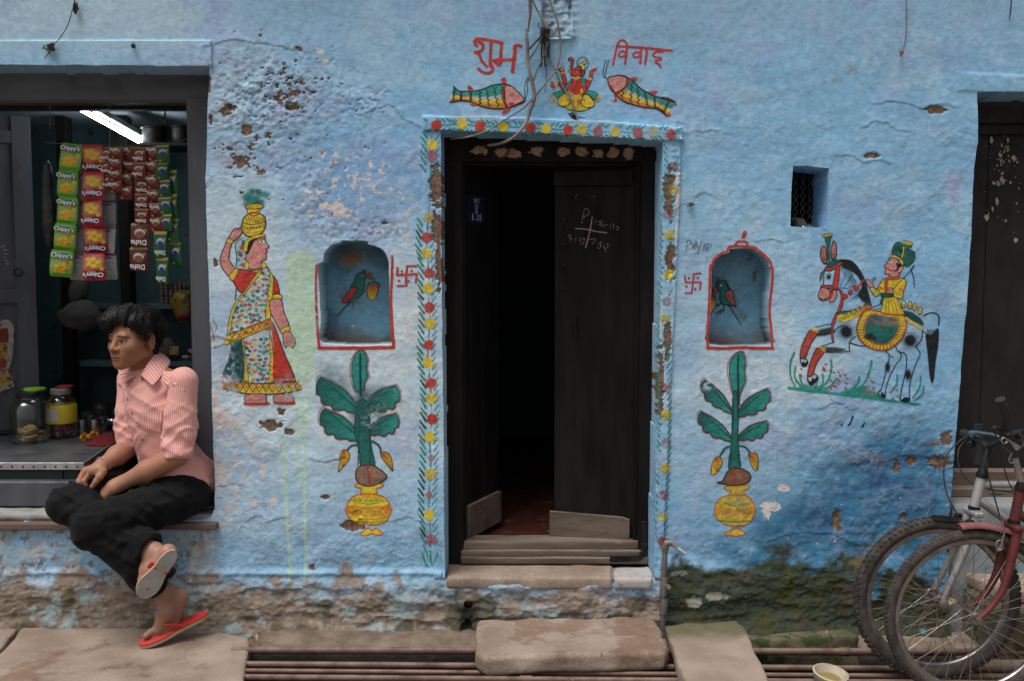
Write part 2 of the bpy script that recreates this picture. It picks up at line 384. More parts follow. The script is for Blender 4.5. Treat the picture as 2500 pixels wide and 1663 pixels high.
# lifted plaster edges and cracks (photo polylines)
CRK = [[(500, 118), (560, 100), (640, 108), (700, 118), (760, 130)], [(880, 280), (905, 275), (930, 262), (955, 255), (985, 290), (1030, 312)], [(2040, 380), (2085, 385), (2110, 400), (2140, 392), (2170, 400)], [(2115, 310), (2150, 296), (2190, 318), (2220, 320)],
       [(2140, 255), (2205, 250), (2250, 265), (2290, 255), (2330, 262)], [(2150, 1130), (2185, 1120), (2230, 1110), (2280, 1120), (2320, 1095)], [(2120, 1090), (2090, 1130)],
       [(520, 1195), (560, 1185), (585, 1187)], [(605, 1270), (640, 1262), (655, 1275), (690, 1265)], [(1750, 320), (1640, 330)], [(1700, 480), (1718, 470), (1740, 478)], [(1850, 590), (1880, 582), (1905, 592)], [(530, 820), (570, 830), (600, 810)], [(2000, 1000), (2040, 985), (2080, 1000)],
       [(1880, 1320), (1960, 1300), (2040, 1310), (2090, 1330)], [(1700, 1405), (1800, 1395), (1950, 1400), (2080, 1390)], [(1630, 1450), (1740, 1440), (1850, 1420), (1960, 1430)], [(760, 1120), (800, 1128), (840, 1118)], [(960, 1270), (1000, 1262), (1040, 1280)], [(1320, 0), (1322, 95)], [(1322, 96), (1360, 100), (1398, 92), (1400, 0)], [(1325, 26), (1390, 30)], [(1655, 300), (1645, 370), (1660, 440)]]
crack = np.zeros_like(GX)
for ci, c in enumerate(CRK):
    c = crom(np.array(c, float), 5); x0, y0 = c.min(0) - 40; x1, y1 = c.max(0) + 40
    m = (QX > x0) & (QX < x1) & (QY > y0) & (QY < y1)
    wx = QX[m] + 9 * (fbm(QX[m], QY[m], .06, 2, ci) - .5); wy = QY[m] + 9 * (fbm(QX[m], QY[m], .06, 2, ci + 50) - .5)
    d = seg_dist(wx, wy, c); up = np.zeros_like(d)
    k = np.argmin(np.hypot(wx[:, None] - c[None, :, 0], wy[:, None] - c[None, :, 1]), 1); up = (wy < c[k, 1])
    H[m] += np.where(up, 0.0032 * np.exp(-d / 9), 0.0) - 0.0012 * np.exp(-(d / 2.2) ** 2)
    crack[m] = np.maximum(crack[m], np.exp(-(d / 1.8) ** 2))
# raised band round the door
BAND_T = np.array([(1033, 284), (1300, 290), (1480, 299), (1664, 312), (1668, 345), (1617, 347), (1350, 331), (1076, 321), (1034, 320)], float)
BAND_L = np.array([(1034, 324), (1078, 324), (1080, 500), (1084, 800), (1090, 1410), (1062, 1410), (1050, 800), (1036, 500)], float)
BAND_R = np.array([(1617, 348), (1664, 340), (1662, 420), (1650, 700), (1640, 900), (1622, 1300), (1612, 1410), (1594, 1410), (1605, 980), (1612, 700)], float)
m = (QX > 980) & (QX < 1720) & (QY > 240) & (QY < 1420)
for P_, hh in ((BAND_T, 0.022), (BAND_L, 0.011), (BAND_R, 0.012)):
    H[m] += hh * sstep(3.0, -3.0, poly_sd(QX[m], QY[m], P_) + 5 * (n_mid[m] - .5))
# wooden lintels left and right, the walled-up opening above the door, drain hole
H += 0.012 * sstep(2, -2, np.maximum(np.maximum(QY - 164, 100 - QY), QX - 520 + 12 * (n_mid - .5)))
H += 0.004 * sstep(4, -4, np.maximum(np.maximum(QY - 224 - (QX - 2384) * .03, 176 + (QX - 2334) * 0.06 - QY), 2336 - QX))
rec = sstep(3, -3, np.maximum(np.maximum(QY - 93, 1325 - QX), QX - 1396)); H += rec * (-0.016 + 0.03 * (fbm(GX, GZ, 32, 3, 66) - .45))
H += 0.016 * zone(1389, 70, 12, 30) + 0.014 * zone(1365, 88, 30, 10)
hole = sstep(1.0, .6, np.hypot((QX - 1144) / 11, (QY - 1474) / 11)); H -= 0.06 * hole + 0.03 * blob(1140, 1530, 14, 24, .4, 7)
Hclean = H.copy()

# colours (linear albedo)
def C(*a): return np.array(a, float)
n_c1 = fbm(GX, GZ, 2.6, 4, 101); n_c2 = fbm(GX, GZ, 7, 4, 111); n_c3 = fbm(GX * .5, GZ, 30, 3, 121)
col = np.empty(GX.shape + (3,)); col[:] = C(.245, .485, .70)
def lay(c, m): col[:] = col * (1 - m[..., None]) + c * m[..., None]
lay(C(.20, .41, .66), np.clip(1.6 * (n_c1 - .45), 0, 1) * .8)
lay(C(.38, .59, .74), sstep(.52, .70, n_c2) * .55)
lay(C(.30, .44, .55), sstep(200, 40, QY) * .45)
lay(C(.44, .58, .66), sstep(560, 420, QX) * sstep(200, 60, QY) * .7)
lay(C(.61, .735, .785), np.clip(zone(800, 900, 340, 330) * 1.25 + .55 * zone(1790, 820, 190, 260) + .9 * zone(560, 560, 120, 160) + .6 * zone(560, 220, 140, 120), 0, 1) * .85)
lay(C(.66, .74, .78), np.clip(1.3 * zone(1000, 740, 60, 180) + .6 * zone(620, 700, 70, 160) + .7 * zone(1900, 930, 220, 140) + .5 * zone(560, 1080, 70, 200), 0, .9) * sstep(.25, .6, n_c2))
lay(C(.20, .38, .64), np.clip(1.5 * zone(900, 440, 170, 130), 0, 1) * sstep(.32, .58, n_c2 + .08) * .8)
lay(C(.30, .36, .62), sstep(.60, .75, fbm(GX, GZ, 5, 4, 131)) * .30)
deep = np.clip(1.5 * zone(2130, 1330, 330, 190) + 1.0 * zone(2200, 1120, 160, 100) + .75 * zone(1900, 1340, 200, 70) - .12, 0, 1) * sstep(.16, .52, n_c2 + .25 * zone(2130, 1330, 300, 180))
lay(C(.045, .175, .31), deep * .95)
lay(C(.03, .09, .22), sstep(.55, .68, fbm(GX, GZ, 9, 4, 141)) * np.clip(zone(2150, 1200, 170, 90) + zone(2050, 1240, 80, 80), 0, 1) * .7)
lay(C(.20, .33, .52), sstep(.55, .7, fbm(GX, GZ, 8, 4, 151)) * np.clip(zone(760, 1330, 260, 80) + zone(690, 230, 110, 80), 0, 1) * .75)
nd = (1 - .8 * deep) * lw; lay(C(.50, .66, .76), lay2 * .18 * nd); lay(C(.18, .37, .58), (1 - lay1) * .16 * nd); lay(C(.56, .68, .75), lay3 * .22 * nd); lay(C(.26, .30, .50), lay3 * (1 - lay1) * .2)
green = np.zeros_like(GX)
green = np.maximum(green, sstep(.1, .7, np.exp(-((QX - 735) / 36) ** 4) * sstep(590, 640, QY) * sstep(1030, 840, QY)) * (.55 + .5 * n_c3))
DRIP = [[(738, 980), (742, 1100), (745, 1250), (747, 1400), (750, 1540)], [(690, 1060), (694, 1150), (700, 1250), (706, 1340), (712, 1438)], [(722, 960), (724, 1100), (727, 1180)], [(752, 960), (750, 1050)]]
for i, d in enumerate(DRIP):
    d = np.array(d, float); m = (QX > 660) & (QX < 790) & (QY > 930) & (QY < 1560)
    green[m] = np.maximum(green[m], sstep(5.0, 2.5, seg_dist(QX[m] + 5 * (n_c3[m] - .5), QY[m], d)) * (.95 - .2 * (i > 1)))
lay(C(.50, .70, .42), np.clip(green, 0, 1) * .78)
lay(C(.33, .36, .53), pit * sstep(.40, .62, fbm(GX, GZ, 11, 4, 331)) * .55); lay(C(.13, .18, .25), pit * sstep(.58, .68, fbm(GX, GZ, 48, 3, 333, .6)) * .6); lay(C(.30, .21, .19), zone(590, 400, 70, 45) * sstep(.5, .65, fbm(GX, GZ, 40, 4, 335)) * .6)
lay(C(.42, .17, .03), blob(823, 516, 6, 5, .5, 8) * 0); lay(C(.48, .05, .04), blob(790, 376, 6, 4, .5, 6) + blob(817, 396, 4, 6, .5, 7) + blob(812, 522, 5, 4, .5, 9))
lay(C(.40, .36, .60), blob(2330, 465, 16, 40, .6, 8) * .45 + blob(2340, 430, 30, 25, .6, 9) * .2)
# grime, earth and moss near the ground
lw_ = sstep(1262, 1285, QY) * sstep(560, 500, QX); lay(C(.30, .33, .33), lw_ * sstep(.40, .62, fbm(GX, GZ, 9, 5, 341, .6)) * .75); lay(C(.17, .13, .10), lw_ * sstep(.56, .68, fbm(GX, GZ, 34, 4, 343, .6)) * .75); lay(C(.50, .50, .47), lw_ * sstep(.60, .70, fbm(GX, GZ * .6, 26, 4, 345)) * .6); lay(C(.27, .19, .12), zone(480, 1310, 60, 40) * sstep(.42, .6, fbm(GX, GZ * .4, 22, 4, 347)) * .8)
lay(C(.20, .36, .50), sstep(1290, 1340, QY) * sstep(1400, 1380, QY) * (QX < 1080) * (QX > 520) * sstep(.45, .65, n_c2) * .55)
lay(C(.24, .175, .13), np.clip(low_bare, 0, 1) * .92)
lay(C(.30, .24, .19), sstep(1380, 1480, QY) * (QX < 1620) * .75 * sstep(.3, .6, n_c2 + .12))
lay(C(.20, .16, .125), sstep(1420, 1500, QY) * (QX < 700) * .8)
lay(C(.38, .30, .235), sstep(.52, .66, fbm(GX * .7, GZ * 1.3, 42, 4, 165, .65)) * sstep(1420, 1470, QY) * (QX < 1620) * .6); lay(C(.13, .095, .07), sstep(.56, .68, fbm(GX * .6, GZ * 1.4, 30, 4, 167, .6)) * sstep(1420, 1470, QY) * (QX < 1620) * .6)
lay(C(.30, .42, .44), sstep(.60, .70, fbm(GX, GZ, 16, 4, 161)) * sstep(1400, 1440, QY) * sstep(1620, 1600, QX) * .7)
lay(C(.075, .072, .04), sstep(.63, .76, fbm(GX, GZ, 9, 5, 171) + .27 * zone(1100, 1480, 90, 60) + .13 * zone(1400, 1480, 200, 40)) * sstep(1400, 1450, QY) * (QX < 1630) * .8)
lay(C(.02, .018, .015), np.clip(zone(1140, 1500, 22, 40) * 1.3 + hole, 0, 1))
moss = sstep(.40, .60, fbm(GX, GZ, 7, 5, 181, .6) + .50 * sstep(1345, 1480, QY + 40 * np.sin((QX - 1600) / 190)) - .22 + .12 * zone(1680, 1390, 90, 60)) * sstep(1300, 1350, QY) * sstep(1604, 1625, QX)
lay(C(.042, .046, .018), moss * .95)
lay(C(.058, .064, .018), moss * sstep(.42, .70, fbm(GX, GZ, 22, 5, 191, .65)) * .8); lay(C(.085, .068, .045), moss * sstep(.50, .75, fbm(GX, GZ, 8, 6, 193, .65)) * .6)
lay(C(.30, .30, .26), blob(1690, 1465, 17, 15, .5, 11) + .7 * blob(1750, 1450, 22, 10, .5, 12) + .6 * blob(1648, 1398, 8, 5, .5, 13) + .6 * blob(1668, 1396, 10, 5, .5, 14))
lay(C(.13, .095, .055), sstep(.55, .66, fbm(GX, GZ, 12, 4, 201)) * zone(2080, 1400, 60, 60) * .9)
lay(C(.30, .25, .20), np.clip(rec * .25, 0, 1)); lay(C(.05, .045, .04), rec * sstep(.52, .62, fbm(GX, GZ, 20, 3, 211)) * .8)
lay(C(.33, .24, .16), sstep(5, 0, np.abs(QY - (281 + (QX - 1033) * .043))) * (QX > 1036) * (QX < 1500) * sstep(.3, .5, n_c2) * .85)
lay(C(.30, .20, .12), sstep(.62, .70, fbm(GX * .5, GZ, 18, 4, 221)) * np.clip(zone(2050, 180, 130, 20) + zone(560, 860, 40, 60) + .6 * zone(60, 93, 400, 5) + zone(2280, 1090, 60, 60) + .5 * zone(2120, 1130, 90, 50), 0, 1) * .75)
stain = sstep(3.2, 1.4, np.minimum(seg_dist(QX, QY, np.array([(509, 784), (522, 820), (525, 850), (548, 840), (575, 815)], float)), seg_dist(QX, QY, np.array([(516, 833), (530, 800), (520, 778)], float)) + .6))
lay(C(.26, .13, .05), stain * .8)
lay(C(.14, .17, .19), crack * .30)
# dirt line of the niches' beds
# openings
MV = np.zeros(GX.shape); DEL = np.zeros(GX.shape, bool); RIM = np.zeros(GX.shape, bool)
PXm, PZm = GX.copy(), GZ.copy()
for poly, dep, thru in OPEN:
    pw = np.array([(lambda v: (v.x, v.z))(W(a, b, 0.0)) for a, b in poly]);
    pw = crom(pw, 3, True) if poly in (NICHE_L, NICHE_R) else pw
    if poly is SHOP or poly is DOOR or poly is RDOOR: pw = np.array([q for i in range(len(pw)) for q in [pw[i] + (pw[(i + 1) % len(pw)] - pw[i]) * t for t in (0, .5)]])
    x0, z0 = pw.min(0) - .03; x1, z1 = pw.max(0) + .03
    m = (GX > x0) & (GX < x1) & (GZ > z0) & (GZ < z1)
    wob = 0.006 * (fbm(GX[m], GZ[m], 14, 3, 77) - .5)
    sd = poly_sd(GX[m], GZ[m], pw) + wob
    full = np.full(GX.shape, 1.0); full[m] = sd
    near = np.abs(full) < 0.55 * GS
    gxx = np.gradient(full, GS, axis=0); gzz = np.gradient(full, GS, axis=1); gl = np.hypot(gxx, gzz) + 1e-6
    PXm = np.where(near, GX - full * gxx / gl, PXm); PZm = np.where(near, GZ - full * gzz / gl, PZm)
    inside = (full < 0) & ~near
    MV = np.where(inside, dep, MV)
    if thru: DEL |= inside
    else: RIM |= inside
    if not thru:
        nb = fbm(GX, GZ, 5, 4, 231)
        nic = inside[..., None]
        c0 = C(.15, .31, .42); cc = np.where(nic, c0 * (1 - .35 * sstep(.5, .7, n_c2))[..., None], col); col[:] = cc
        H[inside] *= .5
        zb = W(0, max(p[1] for p in poly), 0).z
        dirt = inside * sstep(.10, 0.0, GZ - zb) * sstep(.3, .6, n_c2 + .1)
        lay(C(.16, .12, .09), dirt * .9)
        if poly is NICHE_L: lay(C(.26, .18, .125), inside * blob(846, 632, 26, 16, .4, 9)); lay(C(.10, .09, .06), inside * zone(850, 610, 60, 22) * .6)
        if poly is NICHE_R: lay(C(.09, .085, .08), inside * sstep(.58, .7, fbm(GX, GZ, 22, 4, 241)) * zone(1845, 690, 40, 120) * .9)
for poly in (SHOP, DOOR, WINDOW):                                # reveals show more bare edges
    pass
Yw = -H + MV
DEPTHY = Yw
nI, nJ = GX.shape; idg = np.arange(nI * nJ).reshape(nI, nJ)
q = np.stack([idg[:-1, :-1], idg[1:, :-1], idg[1:, 1:], idg[:-1, 1:]], -1).reshape(-1, 4)
kill = DEL[:-1, :-1] & DEL[1:, :-1] & DEL[1:, 1:] & DEL[:-1, 1:]
q = q[~kill.ravel()]
used = np.zeros(nI * nJ, bool); used[q.ravel()] = True; remap = np.cumsum(used) - 1
V = np.stack([PXm, Yw, PZm], -1).reshape(-1, 3)[used]
def Hs(x, z):
    """wall surface y at (x, z)"""
    u = np.clip((np.asarray(x) - gx[0]) / GS, 0, nI - 1.001); v = np.clip((np.asarray(z) - gz[0]) / GS, 0, nJ - 1.001)
    i = u.astype(int); j = v.astype(int); a = u - i; b = v - j
    return -((Hclean[i, j] * (1 - a) + Hclean[i + 1, j] * a) * (1 - b) + (Hclean[i, j + 1] * (1 - a) + Hclean[i + 1, j + 1] * a) * b)

# plaster material: vertex colours give the limewash and wear map, noise the fine grain
def plaster_bump(t, p, k=1.0, att=None):
    h1 = t.noise(p, 55, 6, 0.62); h2 = t.noise(stretch(t, p, .55, 1, 1.4), 150, 4, 0.6)
    s1, s2 = (0.60 * k, 0.50 * k) if att is None else (t.math('MULTIPLY', att, .62 * k), t.math('MULTIPLY', att, .5 * k))
    n = t.bump(h1, s1, 0.007); n = t.bump(h2, s2, 0.003, n)
    return n
t = NT('limewashed_plaster'); p = t.pos(); ca = t.attr('Col').outputs['Color']
f1 = t.noise(p, 34, 6, .65); f2 = t.noise(stretch(t, p, .35, 1, 1), 90, 5, .6)
c = t.mix(1.0, ca, t.mix(t.ramp(f1, .32, .72), (.90, .91, .92), (1.12, 1.10, 1.08)), 'MULTIPLY')
c = t.mix(t.ramp(f2, .28, .48), t.mix(1.0, c, (.74, .80, .86), 'MULTIPLY'), c)
bar = t.attr('Bare').outputs['Fac']; flk = t.attr('Flake').outputs['Fac']
fine = t.noise(p, 130, 5, .7)
bcol = t.mix(t.ramp(t.noise(p, 70, 5), .35, .65), (.12, .07, .048), (.23, .155, .11))
c = t.mix(t.ramp(t.math('ADD', bar, t.math('MULTIPLY', t.math('SUBTRACT', fine, .5), .9)), .42, .58), c, bcol)
c = t.mix(t.ramp(t.math('ADD', flk, t.math('MULTIPLY', t.math('SUBTRACT', fine, .5), .9)), .45, .60), c, (.62, .57, .55))
c = t.mix(t.ramp(t.noise(p, 210, 3, .6), .70, .76), c, (.05, .045, .04))           # fly specks and pits
g1 = t.noise(p, 420, 3, .6); c = t.mix(1.0, c, t.mix(t.ramp(g1, .36, .64), (.90, .905, .91), (1.08, 1.075, 1.07)), 'MULTIPLY')
nm = plaster_bump(t, p, 1.25, t.attr('Rgh').outputs['Fac'])
PLASTER = t.done(c, .9, nm, Specular_IOR_Level=.15)
WALL = mesh_obj('wall', V, remap[q], PLASTER, HOUSE, True, 40, attrs={'Col': np.concatenate([col, np.ones(col.shape[:2] + (1,))], -1).reshape(-1, 4)[used], 'Bare': bare.ravel()[used], 'Flake': flake.ravel()[used], 'Rgh': np.clip(.22 + .75 * rough * (.35 + .65 * sstep(.3, .6, n_c2)), .2, 1.15).ravel()[used]})

# ------------------------------------------------------------------ ground, drain and street
M_earth = weathered('packed_earth', (.13, .094, .068), (.25, .19, .145), 9, .95, (.30, .25, .2), .68, 60, .7, 45, .01)
M_mud_shade = weathered('drain_mud_and_shade', (.010, .0075, .006), (.026, .019, .014), 7, .8, (.09, .07, .05), .7, 40, .8, 30, .012)
t = NT('sandstone'); p = t.pos(); sc_ = t.mix(t.ramp(t.noise(p, 4, 6, .6), .32, .68), (.25, .185, .14), (.37, .295, .24)); sc_ = t.mix(t.ramp(t.noise(p, 2.6, 5, .65), .54, .62), sc_, t.mix(1.0, sc_, (.72, .62, .56), 'MULTIPLY'))
sc_ = t.mix(t.ramp(t.noise(p, 75, 4, .6), .68, .73), sc_, (.52, .47, .42)); sc_ = t.mix(t.ramp(t.noise(p, 48, 5, .65), .64, .70), sc_, (.14, .10, .075)); sc_ = t.mix(1.0, sc_, t.mix(t.ramp(t.noise(p, 180, 4), .35, .65), (.84, .83, .82), (1.12, 1.12, 1.12)), 'MULTIPLY')
M_sand = t.done(sc_, .9, t.bump(t.noise(p, 45, 7, .7), .7, .006), Specular_IOR_Level=.25)
t = NT('mossy_headed_sandstone'); p = t.pos(); yy_ = t.n('SeparateXYZ', {0: p}).outputs[1]
mf = t.ramp(t.math('ADD', yy_, t.math('MULTIPLY', t.math('SUBTRACT', t.noise(p, 9, 5, .6), .5), .22)), -.36, -.22)
sc_ = t.mix(t.ramp(t.noise(p, 6, 5), .3, .7), (.26, .195, .15), (.36, .285, .225)); sc_ = t.mix(t.ramp(t.noise(p, 60, 4), .66, .72), sc_, (.20, .15, .11)); sc_ = t.mix(t.math('MULTIPLY', mf, .9), sc_, t.mix(t.noise(p, 25, 4), (.07, .072, .028), (.15, .14, .075)))
M_sandm = t.done(sc_, .9, t.bump(t.noise(p, 70, 6, .65), .5, .004), Specular_IOR_Level=.3)
M_moss = weathered('mossy_stone', (.07, .07, .035), (.15, .12, .08), 8, .92, (.035, .05, .012), .52, 14, .8, 45, .008)
def sheet(name, x0, x1, y0, y1, z, m, nx=60, ny=12, amp=.006, f=5, seed=1):
    xs = np.linspace(x0, x1, nx); ys = np.linspace(y0, y1, ny); X, Y = np.meshgrid(xs, ys, indexing='ij')
    Z = z + amp * 2 * (fbm(X + 40, Y + 40, f, 4, seed) - .5)
    i = np.arange(nx * ny).reshape(nx, ny); qd = np.stack([i[:-1, :-1], i[1:, :-1], i[1:, 1:], i[:-1, 1:]], -1).reshape(-1, 4)
    return tag(mesh_obj(name, np.stack([X, Y, Z], -1).reshape(-1, 3), qd, m), kind='structure')
sheet('ground', -60, 60, -60, 60, -0.26, M_mud_shade, 40, 40, .0)
sheet('street', -40, 40, -40, -0.66, -0.035, M_earth, 90, 60, .004)
sheet('drain_bed', -4.5, 4.5, -0.70, -0.20, -0.21, M_mud_shade, 300, 40, .02, 9, 3)
# ledge of mud and stone along the foot of the wall
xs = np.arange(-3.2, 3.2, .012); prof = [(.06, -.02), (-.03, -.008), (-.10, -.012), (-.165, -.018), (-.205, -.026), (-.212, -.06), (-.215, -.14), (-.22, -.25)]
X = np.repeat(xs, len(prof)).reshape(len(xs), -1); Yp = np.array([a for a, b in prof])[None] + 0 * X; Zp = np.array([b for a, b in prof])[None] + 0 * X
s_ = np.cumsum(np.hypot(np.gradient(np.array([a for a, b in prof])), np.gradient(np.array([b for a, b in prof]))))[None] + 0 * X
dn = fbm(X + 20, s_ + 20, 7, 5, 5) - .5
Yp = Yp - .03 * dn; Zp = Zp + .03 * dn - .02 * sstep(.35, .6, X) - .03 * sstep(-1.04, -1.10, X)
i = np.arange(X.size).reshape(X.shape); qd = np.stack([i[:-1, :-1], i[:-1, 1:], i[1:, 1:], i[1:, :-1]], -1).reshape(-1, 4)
tag(mesh_obj('wall_foot_ledge', np.stack([X, Yp, Zp], -1).reshape(-1, 3), qd, [M_earth, M_mud_shade], fmat=np.tile(np.arange(7) >= 4, len(xs) - 1)), kind='structure')  # lower front faces take the dark mud colour as painted shade below the pipe
# street edge wall of the drain
tag(MB().box((0, -.665, -.14), (80, .03, .20)).build('drain_side', M_mud_shade), kind='structure')

def stone(name, poly, z0, z1, m, parent=None, rnd=.015, amp=.006, h=.010, f=14, seed=1, tilt=None, label=None, cat='slab', group=None):
    """flat stone of polygon outline (list of (x, y)), rough edges; tilt = function z offset(x, y)"""
    P2 = np.array(poly, float); lo = np.array([*P2.min(0) - .03, min(z0, z1) - .03]); hi = np.array([*P2.max(0) + .03, max(z0, z1) + .03])
    if tilt is not None: lo[2] -= .12; hi[2] += .12
    def fn(Pp):
        x, y, z = Pp[..., 0], Pp[..., 1], Pp[..., 2]
        if tilt is not None: z = z - tilt(x, y)
        x2 = x[:, :, 0]; y2 = y[:, :, 0]; d2 = (poly_sd(x2, y2, P2) + .012 * (fbm(x2 + 9, y2 + 9, 9, 3, seed) - .5))[:, :, None]
        dz = np.abs(z - (z0 + z1) / 2) - (z1 - z0) / 2
        a = d2 + rnd; b = dz + rnd
        d = np.minimum(np.maximum(a, b), 0) + np.hypot(np.maximum(a, 0), np.maximum(b, 0)) - rnd
        side = sstep(-.05, -.004, d2 + 0 * z)
        return d + amp * 2 * (noise3(Pp, f, seed) - .5) * (.25 + 1.2 * side) + amp * .7 * (noise3(Pp, f * 3, seed + 5) - .5) * side
    Vv, Ff = surfnets(fn, lo, hi, h)
    o = mesh_obj(name, Vv, Ff, m, parent, True, 50)
    return tag(o, label, cat if parent is None else None, group) if label else o
xy = lambda px, py, z: tuple(WZ(px, py, z))[:2]
stone('paving_slab', [xy(a, b, 0.0) for a, b in [(64, 1520), (150, 1517), (330, 1522), (480, 1538), (610, 1552)]] + [xy(598, 1640, 0), xy(590, 1720, 0), xy(300, 1740, 0), xy(-250, 1735, 0), xy(-20, 1618, 0)], -.075, 0.0, M_sand, None, .008, .004, .009, seed=3, label='large buff sandstone paving slab under the seated man with a chipped corner')
stone('paving_slab', [xy(-230, 1516, 0.0), xy(-40, 1515, 0), xy(52, 1524, 0), xy(-26, 1612, 0), xy(-260, 1740, 0), xy(-420, 1740, 0)], -.075, -.002, M_sand, None, .008, .004, .01, seed=4, label='buff paving slab beside the large slab with a cracked edge between them')
# ------------------------------------------------------------------ brush-painted murals: thin skins of paint that follow the plaster
RED, DRED, TEAL, DTEAL, YEL, PINK, BLK, WHT, ORG, OCH, BRN, GRN = C(.50, .045, .03), C(.36, .03, .022), C(.03, .27, .23), C(.014, .10, .095), C(.66, .50, .045), C(.58, .25, .22), C(.014, .013, .013), C(.66, .70, .72), C(.62, .20, .03), C(.55, .36, .03), C(.19, .095, .06), C(.02, .24, .16)
class Paint:
    def __init__(s, x0, y0, x1, y1, step=1.35):
        s.x0, s.y0, s.st = x0, y0, step; s.xs = np.arange(x0, x1, step); s.ys = np.arange(y0, y1, step)
        s.X, s.Y = np.meshgrid(s.xs, s.ys, indexing='ij'); s.c = np.zeros(s.X.shape + (3,)); s.a = np.zeros(s.X.shape)
        s.o = (0, 0); s.f = 1.0; s.jit = 0.8
        s.nz = fbm(s.X, s.Y, .10, 3, 5) - .5; s.nz2 = fbm(s.X, s.Y, .10, 3, 9) - .5; s.brush = fbm(s.X, s.Y, .22, 4, 15)
    def T(s, o, f): s.o = o; s.f = f; return s
    def pt(s, pts): return np.array([(s.o[0] + x / s.f, s.o[1] + y / s.f) for x, y in pts], float)
    def win(s, p, pad):
        i0 = max(0, int((p[:, 0].min() - pad - s.x0) / s.st)); i1 = int((p[:, 0].max() + pad - s.x0) / s.st) + 2
        j0 = max(0, int((p[:, 1].min() - pad - s.y0) / s.st)); j1 = int((p[:, 1].max() + pad - s.y0) / s.st) + 2
        return (slice(i0, max(i0, i1)), slice(j0, max(j0, j1)))
    def over(s, w, col, al):
        col = np.asarray(col, float)
        if s.a[w].size == 0: return
        a0 = s.a[w]; ao = al + a0 * (1 - al); k = (al / np.maximum(ao, 1e-6))[..., None]
        s.c[w] = s.c[w] * (1 - k) + col * k; s.a[w] = ao
    def fill(s, pts, col, al=1.0, soft=0.9, sm=True, tex=.18):
        p = s.pt(pts); p = crom(p, 4, True) if sm else p; w = s.win(p, soft * 3 + 3)
        if s.a[w].size == 0: return
        d = poly_sd(s.X[w] + s.jit * 2 * s.nz[w], s.Y[w] + s.jit * 2 * s.nz2[w], p)
        s.over(w, np.asarray(col) * (1 - tex + 2 * tex * s.brush[w])[..., None], al * sstep(soft, -soft, d))
    def line(s, pts, col=BLK, wd=2.2, w1=None, al=1.0, sm=True, soft=.7, closed=False):
        """widths in photo pixels; wd at the start, w1 at the end"""
        p = s.pt(pts); p = crom(p, 5, closed) if (sm and len(p) > 2) else p; m = len(p)
        ww = np.linspace(wd, w1 if w1 is not None else wd, m) / 2; w = s.win(p, max(wd, w1 or 0) + 4)
        if s.a[w].size == 0: return
        d = seg_dist(s.X[w] + s.jit * 1.6 * s.nz[w], s.Y[w] + s.jit * 1.6 * s.nz2[w], p, ww, closed)
        s.over(w, col, al * sstep(soft, -soft, d))
    def dot(s, x, y, r, col, al=1.0, ry=None, soft=.8, rag=0.0):
        p = s.pt([(x, y)]); w = s.win(p, max(r, ry or 0) * 1.3 + 3)
        if s.a[w].size == 0: return
        d = (np.hypot((s.X[w] - p[0, 0]) / r, (s.Y[w] - p[0, 1]) / (ry or r)) - 1) * r + rag * r * 2 * s.nz[w]
        s.over(w, np.asarray(col) * (.85 + .3 * s.brush[w])[..., None], al * sstep(soft, -soft, d))
    def haze(s, x, y, rx, ry, col, al):
        p = s.pt([(x, y)]); w = s.win(p, max(rx, ry) * 2.2)
        if s.a[w].size == 0: return
        d = ((s.X[w] - p[0, 0]) / rx) ** 2 + ((s.Y[w] - p[0, 1]) / ry) ** 2
        s.over(w, col, al * np.exp(-d) * np.clip(.5 + 1.0 * s.brush[w], 0, 1))
    def grad(s, pts, c0, c1, ax=1, al=1.0, sm=True, soft=.9):
        p = s.pt(pts); p = crom(p, 4, True) if sm else p; w = s.win(p, 4)
        if s.a[w].size == 0: return
        d = poly_sd(s.X[w] + s.jit * 2 * s.nz[w], s.Y[w] + s.jit * 2 * s.nz2[w], p); q = (s.X, s.Y)[ax][w]
        t = np.clip((q - p[:, ax].min()) / (np.ptp(p[:, ax]) + 1e-6) + .25 * (s.brush[w] - .5), 0, 1)[..., None]
        s.over(w, np.asarray(c0) * (1 - t) + np.asarray(c1) * t, al * sstep(soft, -soft, d))
    def out(s, pts, col, wd=2.2, oc=BLK, **k):
        s.fill(pts, col, **k); s.line(pts, oc, wd, closed=True, sm=k.get('sm', True))
    def wear(s, x, y, rx, ry, amt=1.0, f=.12, seed=3):
        p = s.pt([(x, y)]); d = ((s.X - p[0, 0]) / rx) ** 2 + ((s.Y - p[0, 1]) / ry) ** 2
        s.a *= 1 - amt * np.exp(-d) * sstep(.40, .58, fbm(s.X, s.Y, f, 4, seed))
    def emit(s, name, parent, label=None, depth=None, off=.0014, mat=None):
        act = s.a > .03; cell = act[:-1, :-1] | act[1:, :-1] | act[1:, 1:] | act[:-1, 1:]
        ni, nj = s.X.shape; ids = np.arange(ni * nj).reshape(ni, nj)
        qd = np.stack([ids[:-1, :-1], ids[:-1, 1:], ids[1:, 1:], ids[1:, :-1]], -1)[cell]
        us = np.zeros(ni * nj, bool); us[qd.ravel()] = True; rm = np.cumsum(us) - 1
        if depth is None:
            x, z = W(s.X.ravel()[us], s.Y.ravel()[us], 0.0); y = Hs(x, z)
            for _ in range(2):
                dx, dy, dz = ray(s.X.ravel()[us], s.Y.ravel()[us]); k = (y - CAMY) / dy; x = dx * k; z = CAMZ + dz * k; y = Hs(x, z)
            y = y - off
        else:
            x, z = W(s.X.ravel()[us], s.Y.ravel()[us], depth); y = depth + 0.5 * Hs(x, z) - off if depth > .05 else np.full_like(x, depth)
